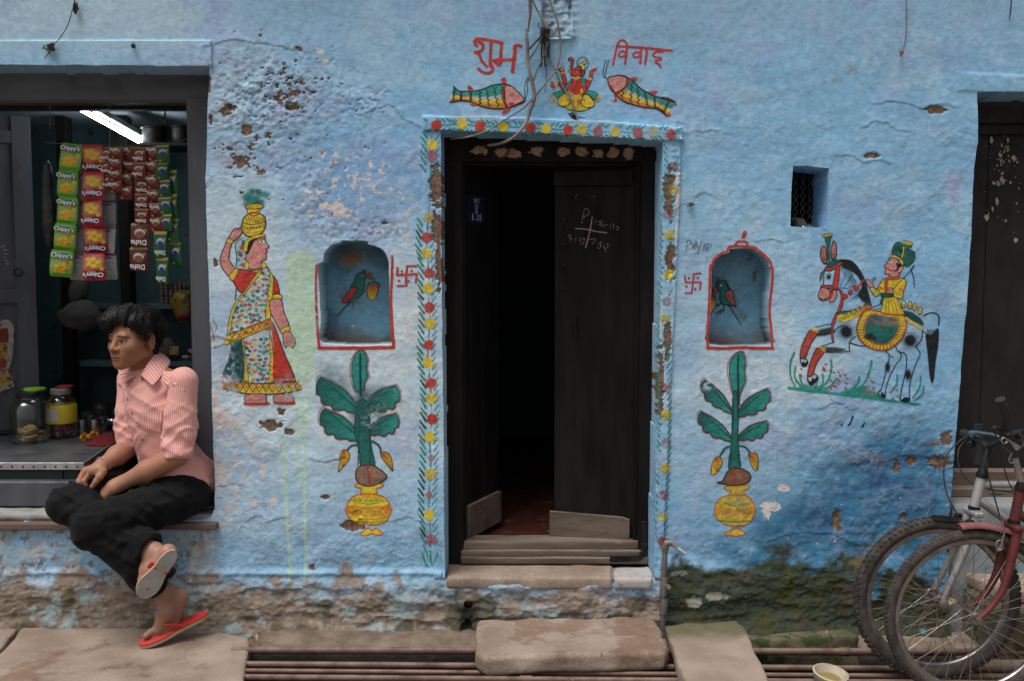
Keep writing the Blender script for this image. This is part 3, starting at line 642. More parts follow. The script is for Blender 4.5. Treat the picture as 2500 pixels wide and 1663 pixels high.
        # spread edge colours outwards so that thin edges keep their hue
        rgba = np.concatenate([s.c, s.a[..., None]], -1).reshape(-1, 4)
        cc = s.c.copy(); w8 = s.a[..., None].copy(); num = cc * w8
        for sh in ((1, 0), (-1, 0), (0, 1), (0, -1)):
            num = num + np.roll(s.c * s.a[..., None], sh, (0, 1)); w8 = w8 + np.roll(s.a[..., None], sh, (0, 1))
        fillc = num / np.maximum(w8, 1e-5); low = (s.a < .05)[..., None]
        rgba = np.concatenate([np.where(low, fillc, s.c), s.a[..., None]], -1).reshape(-1, 4)[us]
        o = mesh_obj(name, np.stack([x, y, z], -1), rm[qd], mat or M_paint, parent, True, None, attrs={'Col': rgba})
        return tag(o, label)
def paint_mat(name, wear_lo, wear_hi, rough=.75, bumpk=.5):
    t = NT(name); p = t.pos(); a = t.attr('Col')
    vr = t.ramp(t.noise(p, 45, 5, .6), .3, .7, .82, 1.12)
    c = t.mix(1.0, a.outputs['Color'], t.n('CombineXYZ', {0: vr, 1: vr, 2: vr}).outputs[0], 'MULTIPLY')
    w = t.ramp(t.math('ADD', t.noise(p, 60, 6, .68), t.math('MULTIPLY', t.math('SUBTRACT', t.noise(p, 7, 4), .5), .35)), wear_lo, wear_hi, 1.0, 0.0)
    al = t.math('MULTIPLY', a.outputs['Alpha'], w, True)
    b = t.n('BsdfPrincipled', {'Base Color': c, 'Roughness': rough, 'Normal': plaster_bump(t, p, bumpk), 'Alpha': al, 'Specular IOR Level': .25})
    t.t.links.new(b.outputs[0], t.out.inputs[0]); return t.mat
M_paint = paint_mat('wall_paint', .64, .76)
M_paint_worn = paint_mat('worn_wall_paint', .50, .66)
M_paint_new = paint_mat('fresh_wall_paint', .74, .82)

# ---- lettering over the door (two words in Devanagari script, broad red brush)
P_ = Paint(1150, 85, 1285, 190); P_.T((1080, 60), 3.9283); P_.jit = 1.3
for l, w in (([(305, 160), (330, 140), (400, 140), (480, 155), (575, 178)], 7), ([(345, 165), (390, 190), (385, 240), (340, 262), (312, 268)], 7), ([(320, 165), (312, 190), (335, 205)], 6), ([(318, 262), (355, 290), (380, 350), (425, 400)], 6.5), ([(470, 165), (462, 280), (458, 395)], 7.5), ([(462, 375), (485, 425), (460, 462), (400, 462), (345, 425)], 7),
             ([(565, 185), (560, 280), (552, 385)], 7), ([(495, 350), (540, 385)], 8), ([(490, 348), (545, 335), (600, 338), (700, 335)], 6.5), ([(575, 340), (545, 390)], 6), ([(700, 205), (690, 300), (672, 450)], 8.5), ([(690, 210), (720, 200), (755, 208)], 7)):
    P_.line(l, RED, w, al=.97)
P_.emit('painted_lettering', HOUSE, 'large red brush lettering above the left painted fish', mat=M_paint_new)
P_ = Paint(1485, 90, 1655, 175); P_.T((1080, 60), 3.9283); P_.jit = .9
for l, w in (([(1638, 385), (1655, 290), (1675, 205), (1700, 160), (1735, 152), (1765, 180), (1772, 215)], 4.6), ([(1675, 208), (1800, 215), (1950, 225), (2080, 238), (2200, 250)], 5.5), ([(1770, 215), (1762, 300), (1752, 375)], 5), ([(1760, 262), (1715, 255), (1692, 285), (1705, 308), (1745, 300), (1765, 275)], 4.5), ([(1905, 225), (1902, 300), (1897, 370)], 5), ([(1905, 270), (1860, 265), (1830, 285), (1840, 310), (1875, 308), (1905, 285)], 4.5), ([(1962, 232), (1955, 300), (1943, 380)], 5),
             ([(2120, 240), (2110, 258), (2050, 262), (2020, 290), (2040, 312), (2095, 318), (2090, 338), (2050, 345), (2045, 362), (2080, 385), (2090, 408)], 4.6)):
    P_.line(l, RED, w, al=.97)
P_.emit('painted_lettering', HOUSE, 'red brush lettering hanging from a bar above the right painted fish', mat=M_paint_new)

# ---- two fish
def fish(x0, y0, x1, y1, body, head, gill, mouth, eye, fins, tail, whisk, spine, belly, scales, label):
    q = Paint(x0, y0, x1, y1, 1.2); q.T((1080, 60), 3.9283)
    for f_ in fins: q.fill(f_, RED)
    for f_ in tail: q.fill(f_, RED)
    q.fill(body, WHT, .25); n = 40
    up = crom(np.array(spine, float), 10); lo = crom(np.array(belly, float), 10)
    ti = np.linspace(0, 1, 14); g = lambda c, t: c[min(len(c) - 1, int(t * (len(c) - 1)))]
    for a, b, c0 in ((0, .42, TEAL), (.56, .80, YEL), (.80, 1.0, ORG)):
        band = [g(up, t) * (1 - a) + g(lo, t) * a for t in ti] + [g(up, t) * (1 - b) + g(lo, t) * b for t in ti[::-1]]
        q.fill(band, c0, .95, 1.6, tex=.3)
    for k, t in enumerate(np.linspace(.06, .94, scales)):
        u = g(up, t); v = g(lo, t); pts = []
        for j, s_ in enumerate(np.linspace(.08, .92, 9)):
            m_ = u * (1 - s_) + v * s_; sgn = 1 if j % 2 else -1
            pts.append(m_ + np.array([sgn * 9 * (1 if x0 < 1300 else -1), 0]))
        q.line(pts, BLK, 2.4, 3.2)
    q.out(head, PINK, 2.6); q.line(gill, RED, 5); q.line([(a + (-9 if x0 < 1300 else 9), b) for a, b in gill], BLK, 2.2); q.line([(a + (8 if x0 < 1300 else -8), b) for a, b in gill], BLK, 1.6)
    q.line(spine, BLK, 2.6, 4); q.line(belly, BLK, 3, 3.6)
    for f_ in tail: q.line(f_[:3], BLK, 3, 1.6)
    ex, ey = eye; q.dot(ex, ey, 4.4, BLK); q.dot(ex, ey, 2.7, C(.45, .6, .68)); q.dot(ex, ey, 1.2, BLK)
    q.fill(mouth, RED); q.line(mouth, DRED, 1.2, closed=True)
    for w_ in whisk: q.line(w_, BLK, 1.3, 1.8)
    q.emit('painted_fish', HOUSE, label, mat=M_paint_new)
fish(1094, 178, 1300, 286,
     [(240, 640), (380, 625), (480, 585), (580, 572), (640, 580), (640, 795), (560, 805), (460, 800), (360, 775), (245, 745)],
     [(602, 590), (660, 592), (720, 640), (790, 730), (720, 770), (640, 795), (608, 780), (600, 690)],
     [(600, 590), (580, 660), (590, 730), (622, 785)], [(640, 760), (665, 748), (690, 762), (660, 780)], (664, 673),
     [[(562, 525), (600, 510), (615, 565), (580, 570)], [(245, 590), (270, 590), (298, 628), (250, 632)], [(265, 765), (300, 755), (345, 765), (300, 785)], [(570, 850), (600, 812), (655, 800), (640, 835), (590, 862)]],
     [[(108, 592), (160, 640), (240, 642), (240, 660), (185, 690), (130, 640)], [(72, 745), (150, 735), (240, 725), (240, 690), (190, 690), (100, 715)]],
     [[(795, 725), (815, 640), (815, 560), (835, 512)], [(795, 725), (790, 640), (795, 560), (825, 498)]],
     [(110, 595), (170, 640), (300, 638), (400, 618), (480, 585), (580, 570), (650, 588)], [(75, 742), (160, 732), (260, 740), (360, 778), (460, 805), (560, 808), (650, 792), (780, 735)], 8, 'painted fish facing right below the larger lettering, pink head and scaled body')
fish(1468, 140, 1660, 290,
     [(1760, 500), (1850, 560), (1940, 640), (2080, 700), (2060, 770), (1960, 790), (1850, 770), (1740, 735), (1660, 660)],
     [(1590, 520), (1650, 492), (1720, 495), (1775, 520), (1760, 580), (1710, 640), (1660, 660), (1610, 610), (1592, 560)],
     [(1775, 515), (1765, 580), (1720, 630), (1668, 658)], [(1600, 580), (1630, 592), (1640, 620), (1612, 608)], (1682, 562),
     [[(1790, 520), (1850, 505), (1862, 525), (1830, 550)], [(1960, 650), (2050, 635), (2055, 655), (2010, 672)], [(1645, 670), (1675, 690), (1670, 735), (1636, 735), (1655, 710)], [(1890, 780), (1960, 790), (1950, 808), (1920, 800)]],
     [[(2235, 745), (2160, 705), (2070, 700), (2060, 730), (2140, 745), (2240, 778)], [(2150, 880), (2100, 820), (2030, 780), (2060, 740), (2120, 790), (2190, 870)]],
     [[(1585, 520), (1545, 500), (1545, 430), (1570, 340)], [(1585, 520), (1560, 500), (1570, 430), (1595, 340)]],
     [(1600, 505), (1690, 488), (1770, 505), (1850, 565), (1930, 635), (2060, 695), (2230, 745)], [(1600, 580), (1660, 665), (1740, 735), (1850, 775), (1960, 795), (2060, 810), (2150, 875)], 8, 'painted fish slanting downwards beside the seated elephant-headed figure')

# ---- seated elephant-headed figure with mouse
q = Paint(1335, 130, 1475, 298, 1.05).T((1300, 120), 8.711); q.jit = .4
q.fill([(340, 1060), (430, 960), (700, 900), (820, 1000), (560, 1220), (420, 1180)], YEL, .35, 4)
q.out([(430, 940), (660, 880), (720, 900), (600, 1010), (510, 1050), (460, 1010)], TEAL, 1.6)
q.out([(1130, 890), (1250, 890), (1385, 950), (1345, 1070), (1280, 1050), (1150, 940)], TEAL, 1.6)
q.fill([(395, 970), (430, 960), (500, 1070), (510, 1120), (450, 1060)], YEL); q.fill([(1390, 1000), (1440, 1010), (1420, 1100), (1340, 1130)], YEL)
for k in range(5): q.line([(405 + k * 22, 990 + k * 28), (385 + k * 24, 1010 + k * 30)], BLK, 1.1); q.line([(1390 - 8 * k, 1020 + 25 * k), (1425 - 10 * k, 1040 + 22 * k)], BLK, 1.2)
for k in range(5): q.dot(485 + 45 * k, 975 - 18 * k, .9, BLK)
q.fill([(700, 1240), (900, 960), (1000, 960), (1180, 1270), (1060, 1310), (860, 1300)], YEL)
for k in range(11): q.line([(800 + 28 * k, 985), (775 + 36 * k, 1280)], BLK, .8, .5)
q.fill([(850, 1080), (890, 1080), (880, 1200), (830, 1190)], RED, .8); q.fill([(960, 1080), (1020, 1080), (990, 1200), (950, 1190)], RED, .8)
q.out([(540, 1140), (560, 1040), (680, 950), (760, 960), (800, 1040), (800, 1140), (740, 1210), (640, 1220), (560, 1190)], YEL, 2.2)
q.out([(1020, 1140), (1050, 1060), (1110, 970), (1200, 990), (1310, 1120), (1320, 1190), (1250, 1240), (1140, 1240), (1050, 1200)], YEL, 2.2)
q.line([(740, 1080), (800, 1085), (805, 1130), (770, 1170)], BLK, 1.3); q.line([(1110, 1110), (1100, 1070), (1050, 1090), (1030, 1140), (1080, 1180)], BLK, 1.2)
q.line([(690, 1235), (800, 1290), (1000, 1320), (1150, 1290), (1250, 1240)], BLK, 2)
q.out([(860, 630), (960, 640), (1040, 640), (1130, 640), (1150, 720), (1120, 930), (1000, 970), (880, 960), (760, 920), (740, 840), (780, 740), (800, 670)], RED, 2)
q.out([(860, 635), (800, 670), (730, 760), (700, 840), (740, 870), (760, 810), (820, 700)], TEAL, 1.4); q.out([(1050, 640), (1110, 640), (1100, 780), (1060, 800)], TEAL, 1.4)
q.line([(850, 660), (845, 820), (865, 910), (900, 840), (930, 740), (980, 650)], BLK, 1.6); q.line([(935, 820), (980, 760), (1020, 820), (1010, 870)], BLK, 1.2); q.fill([(1020, 860), (1060, 850), (1070, 920), (1030, 920)], YEL)
q.line([(760, 900), (900, 985), (1040, 950)], YEL, 1.6)
q.out([(620, 520), (680, 510), (735, 700), (690, 760), (640, 660)], RED, 1.6); q.dot(620, 445, 7.5, RED, ry=6); q.line([(556, 470), (560, 420), (600, 395)], BLK, 1.2); q.dot(625, 430, 3, YEL); q.fill([(595, 505), (665, 495), (670, 530), (605, 530)], YEL); q.line([(600, 530), (670, 528)], BLK, 1)
q.out([(520, 720), (640, 720), (700, 800), (640, 860), (580, 790), (500, 770)], RED, 1.6); q.dot(430, 780, 5.6, RED); q.fill([(480, 710), (530, 710), (530, 790), (490, 795)], YEL); q.line([(378, 700), (430, 685), (445, 720), (395, 740)], BLK, 1.1, closed=True, sm=False); q.line([(425, 850), (455, 865), (485, 830), (470, 815)], BLK, 1.1)
q.out([(1190, 650), (1250, 650), (1230, 740), (1160, 850), (1150, 720)], RED, 1.6); q.dot(1255, 550, 4.6, RED, ry=6.5); q.line([(1215, 600), (1210, 540), (1240, 505)], BLK, 1.3); q.dot(1228, 635, 3.2, YEL); q.fill([(1270, 610), (1300, 610), (1290, 670)], TEAL); q.fill([(1245, 480), (1275, 475), (1275, 510), (1250, 510)], TEAL)
for a in range(7): q.line([(1290, 440), (1290 + 90 * math.cos(.5 - a * .62), 440 - 75 * math.sin(.5 - a * .62 + .4) + 5)], RED, 3.6, 1.2, sm=False)
q.out([(760, 210), (790, 185), (840, 185), (872, 240), (860, 330), (850, 420), (900, 410), (970, 370), (1010, 400), (1050, 460), (1110, 470), (1100, 540), (1040, 600), (1020, 560), (980, 585), (900, 580), (810, 555), (840, 500), (800, 430), (820, 330), (830, 250), (800, 240), (770, 245)], RED, 2)
q.fill([(1000, 440), (1040, 450), (1060, 520), (1030, 560), (1010, 520)], BLK, .85); q.line([(1060, 590), (1100, 530), (1110, 460)], BLK, 2)
q.fill([(990, 350), (1030, 320), (1100, 410), (1080, 460), (1020, 420)], DTEAL); q.out([(985, 335), (1050, 295), (1080, 320), (1110, 380), (1105, 430), (1060, 440), (1040, 380)], YEL, 1.4); q.out([(1065, 290), (1120, 240), (1140, 260), (1125, 310), (1085, 320)], YEL, 1.4)
q.line([(955, 365), (945, 290), (985, 210), (1060, 172), (1130, 190), (1180, 260), (1180, 350), (1120, 440)], BLK, 1.6)
q.dot(935, 485, 2.8, BLK, ry=2.2); q.dot(937, 486, 1.7, WHT, ry=1.2); q.dot(938, 486, .8, BLK); q.line([(900, 470), (940, 448), (990, 470)], BLK, 1.1)
q.line([(765, 445), (770, 475), (820, 505)], BLK, 2.2); q.line([(775, 470), (815, 500)], WHT, 1)
q.fill([(880, 600), (990, 590), (1000, 625), (940, 650), (880, 635)], YEL)
for k in range(6): q.line([(890 + 20 * k, 605), (885 + 22 * k, 640)], BLK, .8)
q.fill([(760, 1380), (820, 1370), (860, 1350), (880, 1385), (940, 1430), (955, 1490), (900, 1505), (840, 1470), (790, 1410)], BLK, .95); q.line([(950, 1450), (1040, 1455), (1125, 1465)], BLK, 1.8, 1); q.dot(832, 1395, 1, WHT); q.line([(770, 1375), (840, 1355), (865, 1350)], BLK, 1.5)
q.wear(420, 1080, 14, 14, .9)
q.emit('painted_seated_figure', HOUSE, 'painted red elephant-headed figure seated on yellow, a black mouse below', mat=M_paint_new)

# ---- woman carrying a pot
q = Paint(530, 455, 740, 995, 1.3).T((500, 440), 2.75); q.jit = .7
for k in range(26):
    random.seed(k); q.haze(335 + random.gauss(0, 34), 120 + random.gauss(0, 26), 5 + 4 * random.random(), 6, TEAL if k % 3 else DTEAL, .75)
random.seed(5)
q.out([(292, 190), (362, 190), (360, 225), (296, 225)], YEL, 1.6); q.out([(272, 178), (300, 162), (350, 158), (388, 165), (386, 185), (330, 195), (285, 192)], OCH, 2)
q.out([(250, 300), (262, 255), (300, 225), (350, 220), (395, 240), (408, 280), (400, 330), (365, 365), (310, 380), (265, 362), (247, 330)], YEL, 3)
q.line([(295, 228), (330, 240), (362, 228)], RED, 4); q.line([(256, 285), (320, 300), (402, 280)], BLK, 2); q.line([(250, 310), (320, 322), (405, 300)], BLK, 1.6); q.line([(258, 345), (320, 355), (395, 335)], ORG, 2.5)
for k in range(7): q.line([(275 + 19 * k, 250), (288 + 19 * k, 290)], BLK, 1.5); q.dot(262 + 22 * k, 330 - 2 * k, 1.8, BLK)
# raised arm
q.out([(248, 330), (205, 325), (180, 350), (162, 385), (150, 400), (135, 440), (104, 530), (118, 590), (170, 650), (205, 610), (178, 560), (162, 520), (180, 430), (215, 395), (245, 360)], PINK, 2.4)
q.line([(205, 345), (245, 310)], BLK, 1.5); q.line([(225, 330), (238, 345)], BLK, 1.2)
q.out([(150, 395), (185, 400), (188, 425), (150, 420)], YEL, 1.8)
# veil, face
q.fill([(240, 395), (280, 385), (300, 600), (210, 590), (215, 500), (200, 440)], C(.42, .52, .55), .9)
for k in range(14): random.seed(40 + k); q.dot(225 + random.random() * 55, 410 + random.random() * 180, 4.4, (TEAL, RED, DTEAL)[k % 3], .9, rag=.3)
q.line([(245, 392), (205, 430), (215, 520), (210, 590), (215, 700), (205, 800)], DTEAL, 2.6)
q.out([(325, 400), (400, 372), (408, 410), (432, 445), (412, 465), (414, 490), (410, 530), (380, 545), (375, 590), (300, 595), (280, 540), (280, 470)], PINK, 2)
q.fill([(270, 440), (300, 400), (370, 372), (400, 372), (345, 400), (320, 440), (290, 500), (272, 480)], BLK); q.out([(262, 460), (275, 410), (330, 372), (395, 362), (392, 378), (330, 395), (295, 420), (285, 475), (268, 480)], YEL, 1.6)
for k in range(8): q.dot(278 + k * 13, 450 - 38 * math.sin(k / 4.3) - k * 4, 1.0, BLK)
q.fill([(362, 415), (385, 402), (408, 412), (385, 425)], WHT); q.dot(383, 413, 2.8, BLK); q.line([(355, 418), (385, 398), (412, 410)], BLK, 1.8); q.line([(362, 425), (388, 428), (408, 415)], BLK, 1.2); q.line([(345, 405), (380, 388), (405, 392)], BLK, 1.8)
for k in range(6): q.line([(360 + 8 * k, 430), (358 + 8 * k, 440)], BLK, .7)
q.line([(408, 410), (433, 446), (414, 462)], BLK, 1.6); q.line([(385, 485), (400, 460), (420, 470), (415, 492), (395, 492)], BLK, 1.1); q.fill([(398, 490), (418, 486), (415, 500), (400, 498)], RED)
q.dot(281, 568, 5, YEL, ry=8); q.line([(270, 590), (268, 560), (285, 545), (298, 570), (290, 592)], BLK, 1.3); q.dot(268, 530, 2.5, BLK)
q.out([(285, 600), (330, 605), (385, 598), (378, 622), (330, 628), (292, 620)], YEL, 1.5); q.out([(380, 560), (405, 555), (415, 580), (385, 590)], YEL, 1.5)
for k in range(7): q.line([(300 + 13 * k, 603), (302 + 13 * k, 622)], BLK, 1.1)
# blouse and sari
q.out([(185, 660), (215, 600), (285, 605), (350, 630), (300, 700), (250, 755), (215, 720)], RED, 2.2)
for k in range(4): q.line([(250 + 14 * k, 690), (262 + 12 * k, 640), (300 + 8 * k, 625)], BLK, 1)
q.out([(165, 645), (205, 595), (225, 610), (190, 675)], YEL, 1.8)
q.out([(450, 640), (485, 680), (500, 770), (435, 775), (430, 700)], RED, 2); q.line([(440, 765), (502, 760)], BLK, 2); q.out([(440, 775), (508, 768), (512, 800), (440, 805)], YEL, 1.8)
SARI = [(385, 610), (445, 640), (440, 760), (415, 930), (300, 990), (160, 1040), (165, 960), (215, 830), (290, 740)]
q.fill(SARI, C(.46, .56, .60)); q.fill([(262, 1070), (440, 1030), (445, 1360), (285, 1350)], C(.46, .56, .60))
def motif(poly, n, seed):
    rs = np.random.RandomState(seed); pl = np.array(poly, float); x0, y0 = pl.min(0); x1, y1 = pl.max(0); k = 0
    pts = []
    for i in range(4000):
        x, y = rs.uniform(x0, x1), rs.uniform(y0, y1)
        if poly_sd(np.array([x]), np.array([y]), pl)[0] < -9 and all((x - a) ** 2 + (y - b) ** 2 > 26 ** 2 for a, b in pts): pts.append((x, y))
    for i, (x, y) in enumerate(pts):
        c_ = (TEAL, RED, TEAL, ORG, DTEAL, YEL)[i % 6]; q.dot(x, y, 4.6, c_, .95, ry=3.6, rag=.5)
        a = rs.uniform(0, 6.28); q.line([(x + 14 * math.cos(a), y + 12 * math.sin(a)), (x + 16 * math.cos(a + .8), y + 13 * math.sin(a + .8)), (x + 12 * math.cos(a + 1.7), y + 12 * math.sin(a + 1.7))], BLK, 1.4, .8)
motif(SARI, 60, 1); motif([(262, 1075), (435, 1040), (440, 1355), (290, 1345)], 60, 2)
q.out([(350, 628), (385, 610), (300, 720), (225, 820), (185, 930), (170, 1040), (150, 1045), (165, 930), (200, 830), (285, 720)], YEL, 1.8); q.out([(415, 580), (455, 640), (460, 700), (440, 930), (408, 930), (425, 760), (440, 650)], YEL, 1.8)
for k in range(12): q.dot(358 - 17 * k + (k > 7) * 8 * (k - 7), 650 + 33 * k, 1.2, BLK)
for k in range(8): q.dot(446 - 3.4 * k, 680 + 33 * k, 1.2, BLK)
q.out([(262, 1075), (275, 1200), (295, 1350), (270, 1350), (250, 1200), (250, 1075)], YEL, 1.6); q.out([(445, 1050), (462, 1200), (460, 1355), (430, 1355), (440, 1200), (435, 1060)], YEL, 1.6)
for k in range(10): q.dot(258 + 2 * k, 1090 + 26 * k, 1.2, BLK); q.dot(450 - .5 * k, 1080 + 28 * k, 1.2, BLK)
q.fill([(180, 1090), (250, 1075), (262, 1345), (150, 1325), (120, 1300), (165, 1180)], DTEAL, .95)
for k in range(5): q.line([(150 + 25 * k, 1330), (200 + 18 * k, 1110)], BLK, 1.5); q.line([(135 + 10 * k, 1290 - 40 * k), (258, 1330 - 40 * k)], BLK, 1.5)
q.fill([(450, 960), (480, 1010), (530, 1150), (610, 1350), (465, 1355), (462, 1150)], RED); q.line([(445, 945), (480, 1010), (530, 1150), (575, 1260), (610, 1350)], BLK, 2.4); q.line([(470, 1320), (590, 1330)], BLK, 2)
q.grad([(145, 1045), (300, 985), (435, 930), (445, 985), (300, 1045), (150, 1105)], ORG, YEL, 1); q.line([(145, 1040), (300, 985), (437, 928)], BLK, 2.4); q.line([(140, 1105), (300, 1045), (445, 985)], BLK, 2.2)
for k in range(6): x = 165 + 46 * k; q.line([(x, 1090 - 20 * k), (x + 40, 1025 - 18 * k)], BLK, 1.6); q.line([(x, 1035 - 18 * k), (x + 36, 1075 - 19 * k)], BLK, 1.6)
q.haze(430, 990, 14, 14, C(.25, .16, .10), .7)
q.grad([(130, 1325), (300, 1360), (460, 1362), (615, 1355), (645, 1410), (480, 1430), (300, 1430), (130, 1400)], ORG, YEL, 1); q.line([(130, 1325), (300, 1362), (460, 1364), (612, 1355)], BLK, 2.4); q.line([(125, 1398), (260, 1430), (420, 1438), (560, 1425), (645, 1405)], BLK, 2.8)
for k in range(11): x = 150 + 44 * k; q.line([(x, 1338 + 14 * math.sin(k / 4)), (x + 40, 1424)], BLK, 1.7); q.line([(x + 40, 1345), (x, 1420)], BLK, 1.7); q.dot(x + 42, 1390, 1.6, BLK)
# hanging arm, feet
q.out([(440, 805), (512, 805), (530, 880), (565, 970), (560, 1010), (515, 1020), (480, 960), (440, 880)], PINK, 2.2); q.out([(512, 1000), (565, 980), (570, 1008), (518, 1030)], YEL, 1.6)
q.out([(525, 1030), (565, 1015), (605, 1070), (605, 1105), (590, 1125), (560, 1110), (535, 1120)], PINK, 1.8)
for k in range(3): q.line([(555 + 14 * k, 1075), (562 + 14 * k, 1115)], BLK, 1.1)
q.fill([(270, 1490), (425, 1490), (415, 1510), (280, 1512)], RED); q.fill([(470, 1485), (600, 1490), (590, 1508), (480, 1505)], RED)
q.out([(278, 1440), (400, 1438), (410, 1470), (405, 1495), (290, 1498), (272, 1490)], PINK, 2); q.out([(470, 1440), (570, 1438), (595, 1460), (590, 1490), (480, 1492), (462, 1475)], PINK, 2)
q.wear(130, 1250, 34, 90, 1.0, .10, 4); q.wear(150, 1400, 30, 40, .9, .1, 6); q.wear(560, 1400, 40, 40, .8, .12, 7); q.wear(580, 1090, 16, 20, .7, .12, 8)
q.emit('painted_woman', HOUSE, 'painted woman in a patterned sari carrying a yellow pot on her head')

# ---- parrots in the niches
q = Paint(815, 645, 940, 780, 1.25).T((740, 560), 4.6118); q.jit = .5
q.line([(545, 810), (470, 880), (385, 980)], C(.02, .04, .05), 3.2, 2)
q.out([(575, 585), (600, 520), (650, 485), (700, 495), (712, 545), (690, 580), (692, 640), (672, 720), (600, 790), (530, 825), (500, 810), (520, 700), (545, 630)], C(.022, .17, .13), 1.8)
q.out([(610, 655), (605, 700), (560, 770), (480, 825), (442, 815), (480, 750), (540, 665), (590, 648)], RED, 2); q.dot(665, 522, 3.2, BLK); q.dot(665, 522, 1.8, WHT); q.dot(665, 522, .9, BLK)
q.out([(712, 510), (750, 500), (765, 530), (750, 570), (735, 545), (712, 540)], RED, 1.4); q.line([(670, 450), (685, 480), (712, 460)], BLK, 2); q.line([(560, 820), (560, 880)], C(.1, .06, .08), 2)
q.grad([(725, 650), (780, 615), (840, 625), (845, 690), (820, 760), (790, 790), (740, 775), (718, 710)], RED, YEL, 1); q.line([(725, 650), (718, 710), (740, 775)], BLK, 2); q.line([(840, 630), (845, 690), (820, 760)], BLK, 2)
q.line([(770, 505), (785, 560), (790, 600)], C(.022, .2, .15), 5); q.fill([(790, 600), (740, 600), (722, 640), (780, 620), (850, 620), (870, 655), (845, 605)], C(.022, .18, .13)); q.line([(740, 600), (722, 640)], BLK, 1.6); q.line([(800, 595), (850, 605), (868, 650)], BLK, 1.8)
for l in ([(480, 670), (560, 650), (640, 660)], [(430, 750), (500, 720)], [(610, 820), (680, 760)]): q.haze(l[0][0], l[0][1], 8, 5, C(.30, .20, .12), .5)
q.wear(520, 690, 20, 20, .6)
q.emit('painted_parrot', HOUSE, 'painted parrot pecking a yellow mango inside the chipped niche', depth=NICHE_L_D, off=.003, mat=M_paint)
q = Paint(1733, 670, 1815, 800, 1.25).T((1640, 540), 4.3556); q.jit = .5
q.out([(480, 700), (500, 650), (545, 635), (580, 655), (620, 740), (640, 800), (660, 880), (640, 900), (590, 890), (540, 880), (510, 830), (515, 760), (500, 730)], C(.02, .15, .12), 2.4)
q.out([(575, 760), (610, 735), (650, 760), (665, 860), (680, 910), (650, 890), (600, 850), (565, 800)], C(.48, .12, .10), 2.4)
for k in range(8): q.line([(590 + 18 * (k % 4), 770 + 32 * (k // 4) + 8 * (k % 4)), (584 + 18 * (k % 4), 790 + 32 * (k // 4) + 8 * (k % 4))], BLK, 1.6)
q.out([(480, 700), (450, 715), (440, 745), (465, 770), (485, 735)], RED, 1.8); q.dot(522, 684, 4, BLK); q.dot(522, 684, 2.7, WHT); q.dot(522, 684, 1.2, BLK); q.line([(478, 690), (470, 640)], BLK, 2.4); q.line([(498, 640), (492, 605)], BLK, 2.2)
q.line([(575, 640), (580, 660), (620, 730)], BLK, 4.2); q.line([(600, 890), (660, 970), (735, 1105)], BLK, 3.4, 1.2); q.line([(620, 920), (690, 1030)], C(.02, .15, .12), 2.6)
for l in ([(540, 880), (490, 885), (465, 905)], [(500, 885), (490, 910)], [(550, 895), (550, 940), (500, 960), (485, 985)], [(520, 950), (515, 985)], [(545, 940), (550, 965)]): q.line(l, BLK, 2)
q.grad([(415, 810), (450, 820), (468, 860), (455, 920), (430, 955), (410, 950)], RED, YEL, 1); q.line([(440, 810), (468, 860), (455, 920), (430, 958)], BLK, 2.2); q.fill([(425, 760), (455, 780), (470, 810), (440, 800), (420, 795)], C(.02, .17, .13)); q.line([(425, 700), (428, 780), (470, 810)], BLK, 1.8)
q.emit('painted_parrot', HOUSE, 'painted parrot with spotted red wing inside the red-framed niche', depth=NICHE_R_D, off=.003, mat=M_paint)
# red frames round the niches
q = Paint(760, 600, 975, 862, 1.35).T((740, 560), 4.6118); q.jit = 1.2
q.line([(150, 405), (145, 650), (150, 900), (165, 1150), (180, 1335)], RED, 5.5, 7); q.line([(180, 1335), (500, 1338), (800, 1335), (1020, 1330)], RED, 8); q.line([(1018, 1330), (1005, 1150), (990, 800), (1000, 500), (1005, 300)], RED, 8, 5); q.wear(150, 850, 12, 60, .8)
q.emit('painted_border', HOUSE, 'flaking red painted line round the chipped niche', mat=M_paint)
q = Paint(1715, 555, 1900, 865, 1.35).T((1640, 540), 4.3556); q.jit = 1.0
q.line([(385, 1350), (375, 1200), (392, 1000), (400, 760), (410, 490), (432, 470), (445, 415), (520, 350), (590, 320), (615, 272), (740, 268), (875, 278), (905, 300), (990, 365), (1045, 430), (1055, 480), (1070, 500), (1065, 680), (1045, 840), (1040, 1000), (1060, 1180), (1065, 1355)], RED, 6)
q.line([(380, 1350), (560, 1352), (720, 1345), (900, 1350), (1070, 1352)], RED, 7.5); q.line([(672, 255), (700, 222), (750, 212), (800, 228), (805, 262)], RED, 5); q.fill([(742, 175), (752, 125), (785, 98), (798, 125), (775, 180)], RED)
q.emit('painted_border', HOUSE, 'clean red painted line with a flame on top round the right niche', mat=M_paint_new)
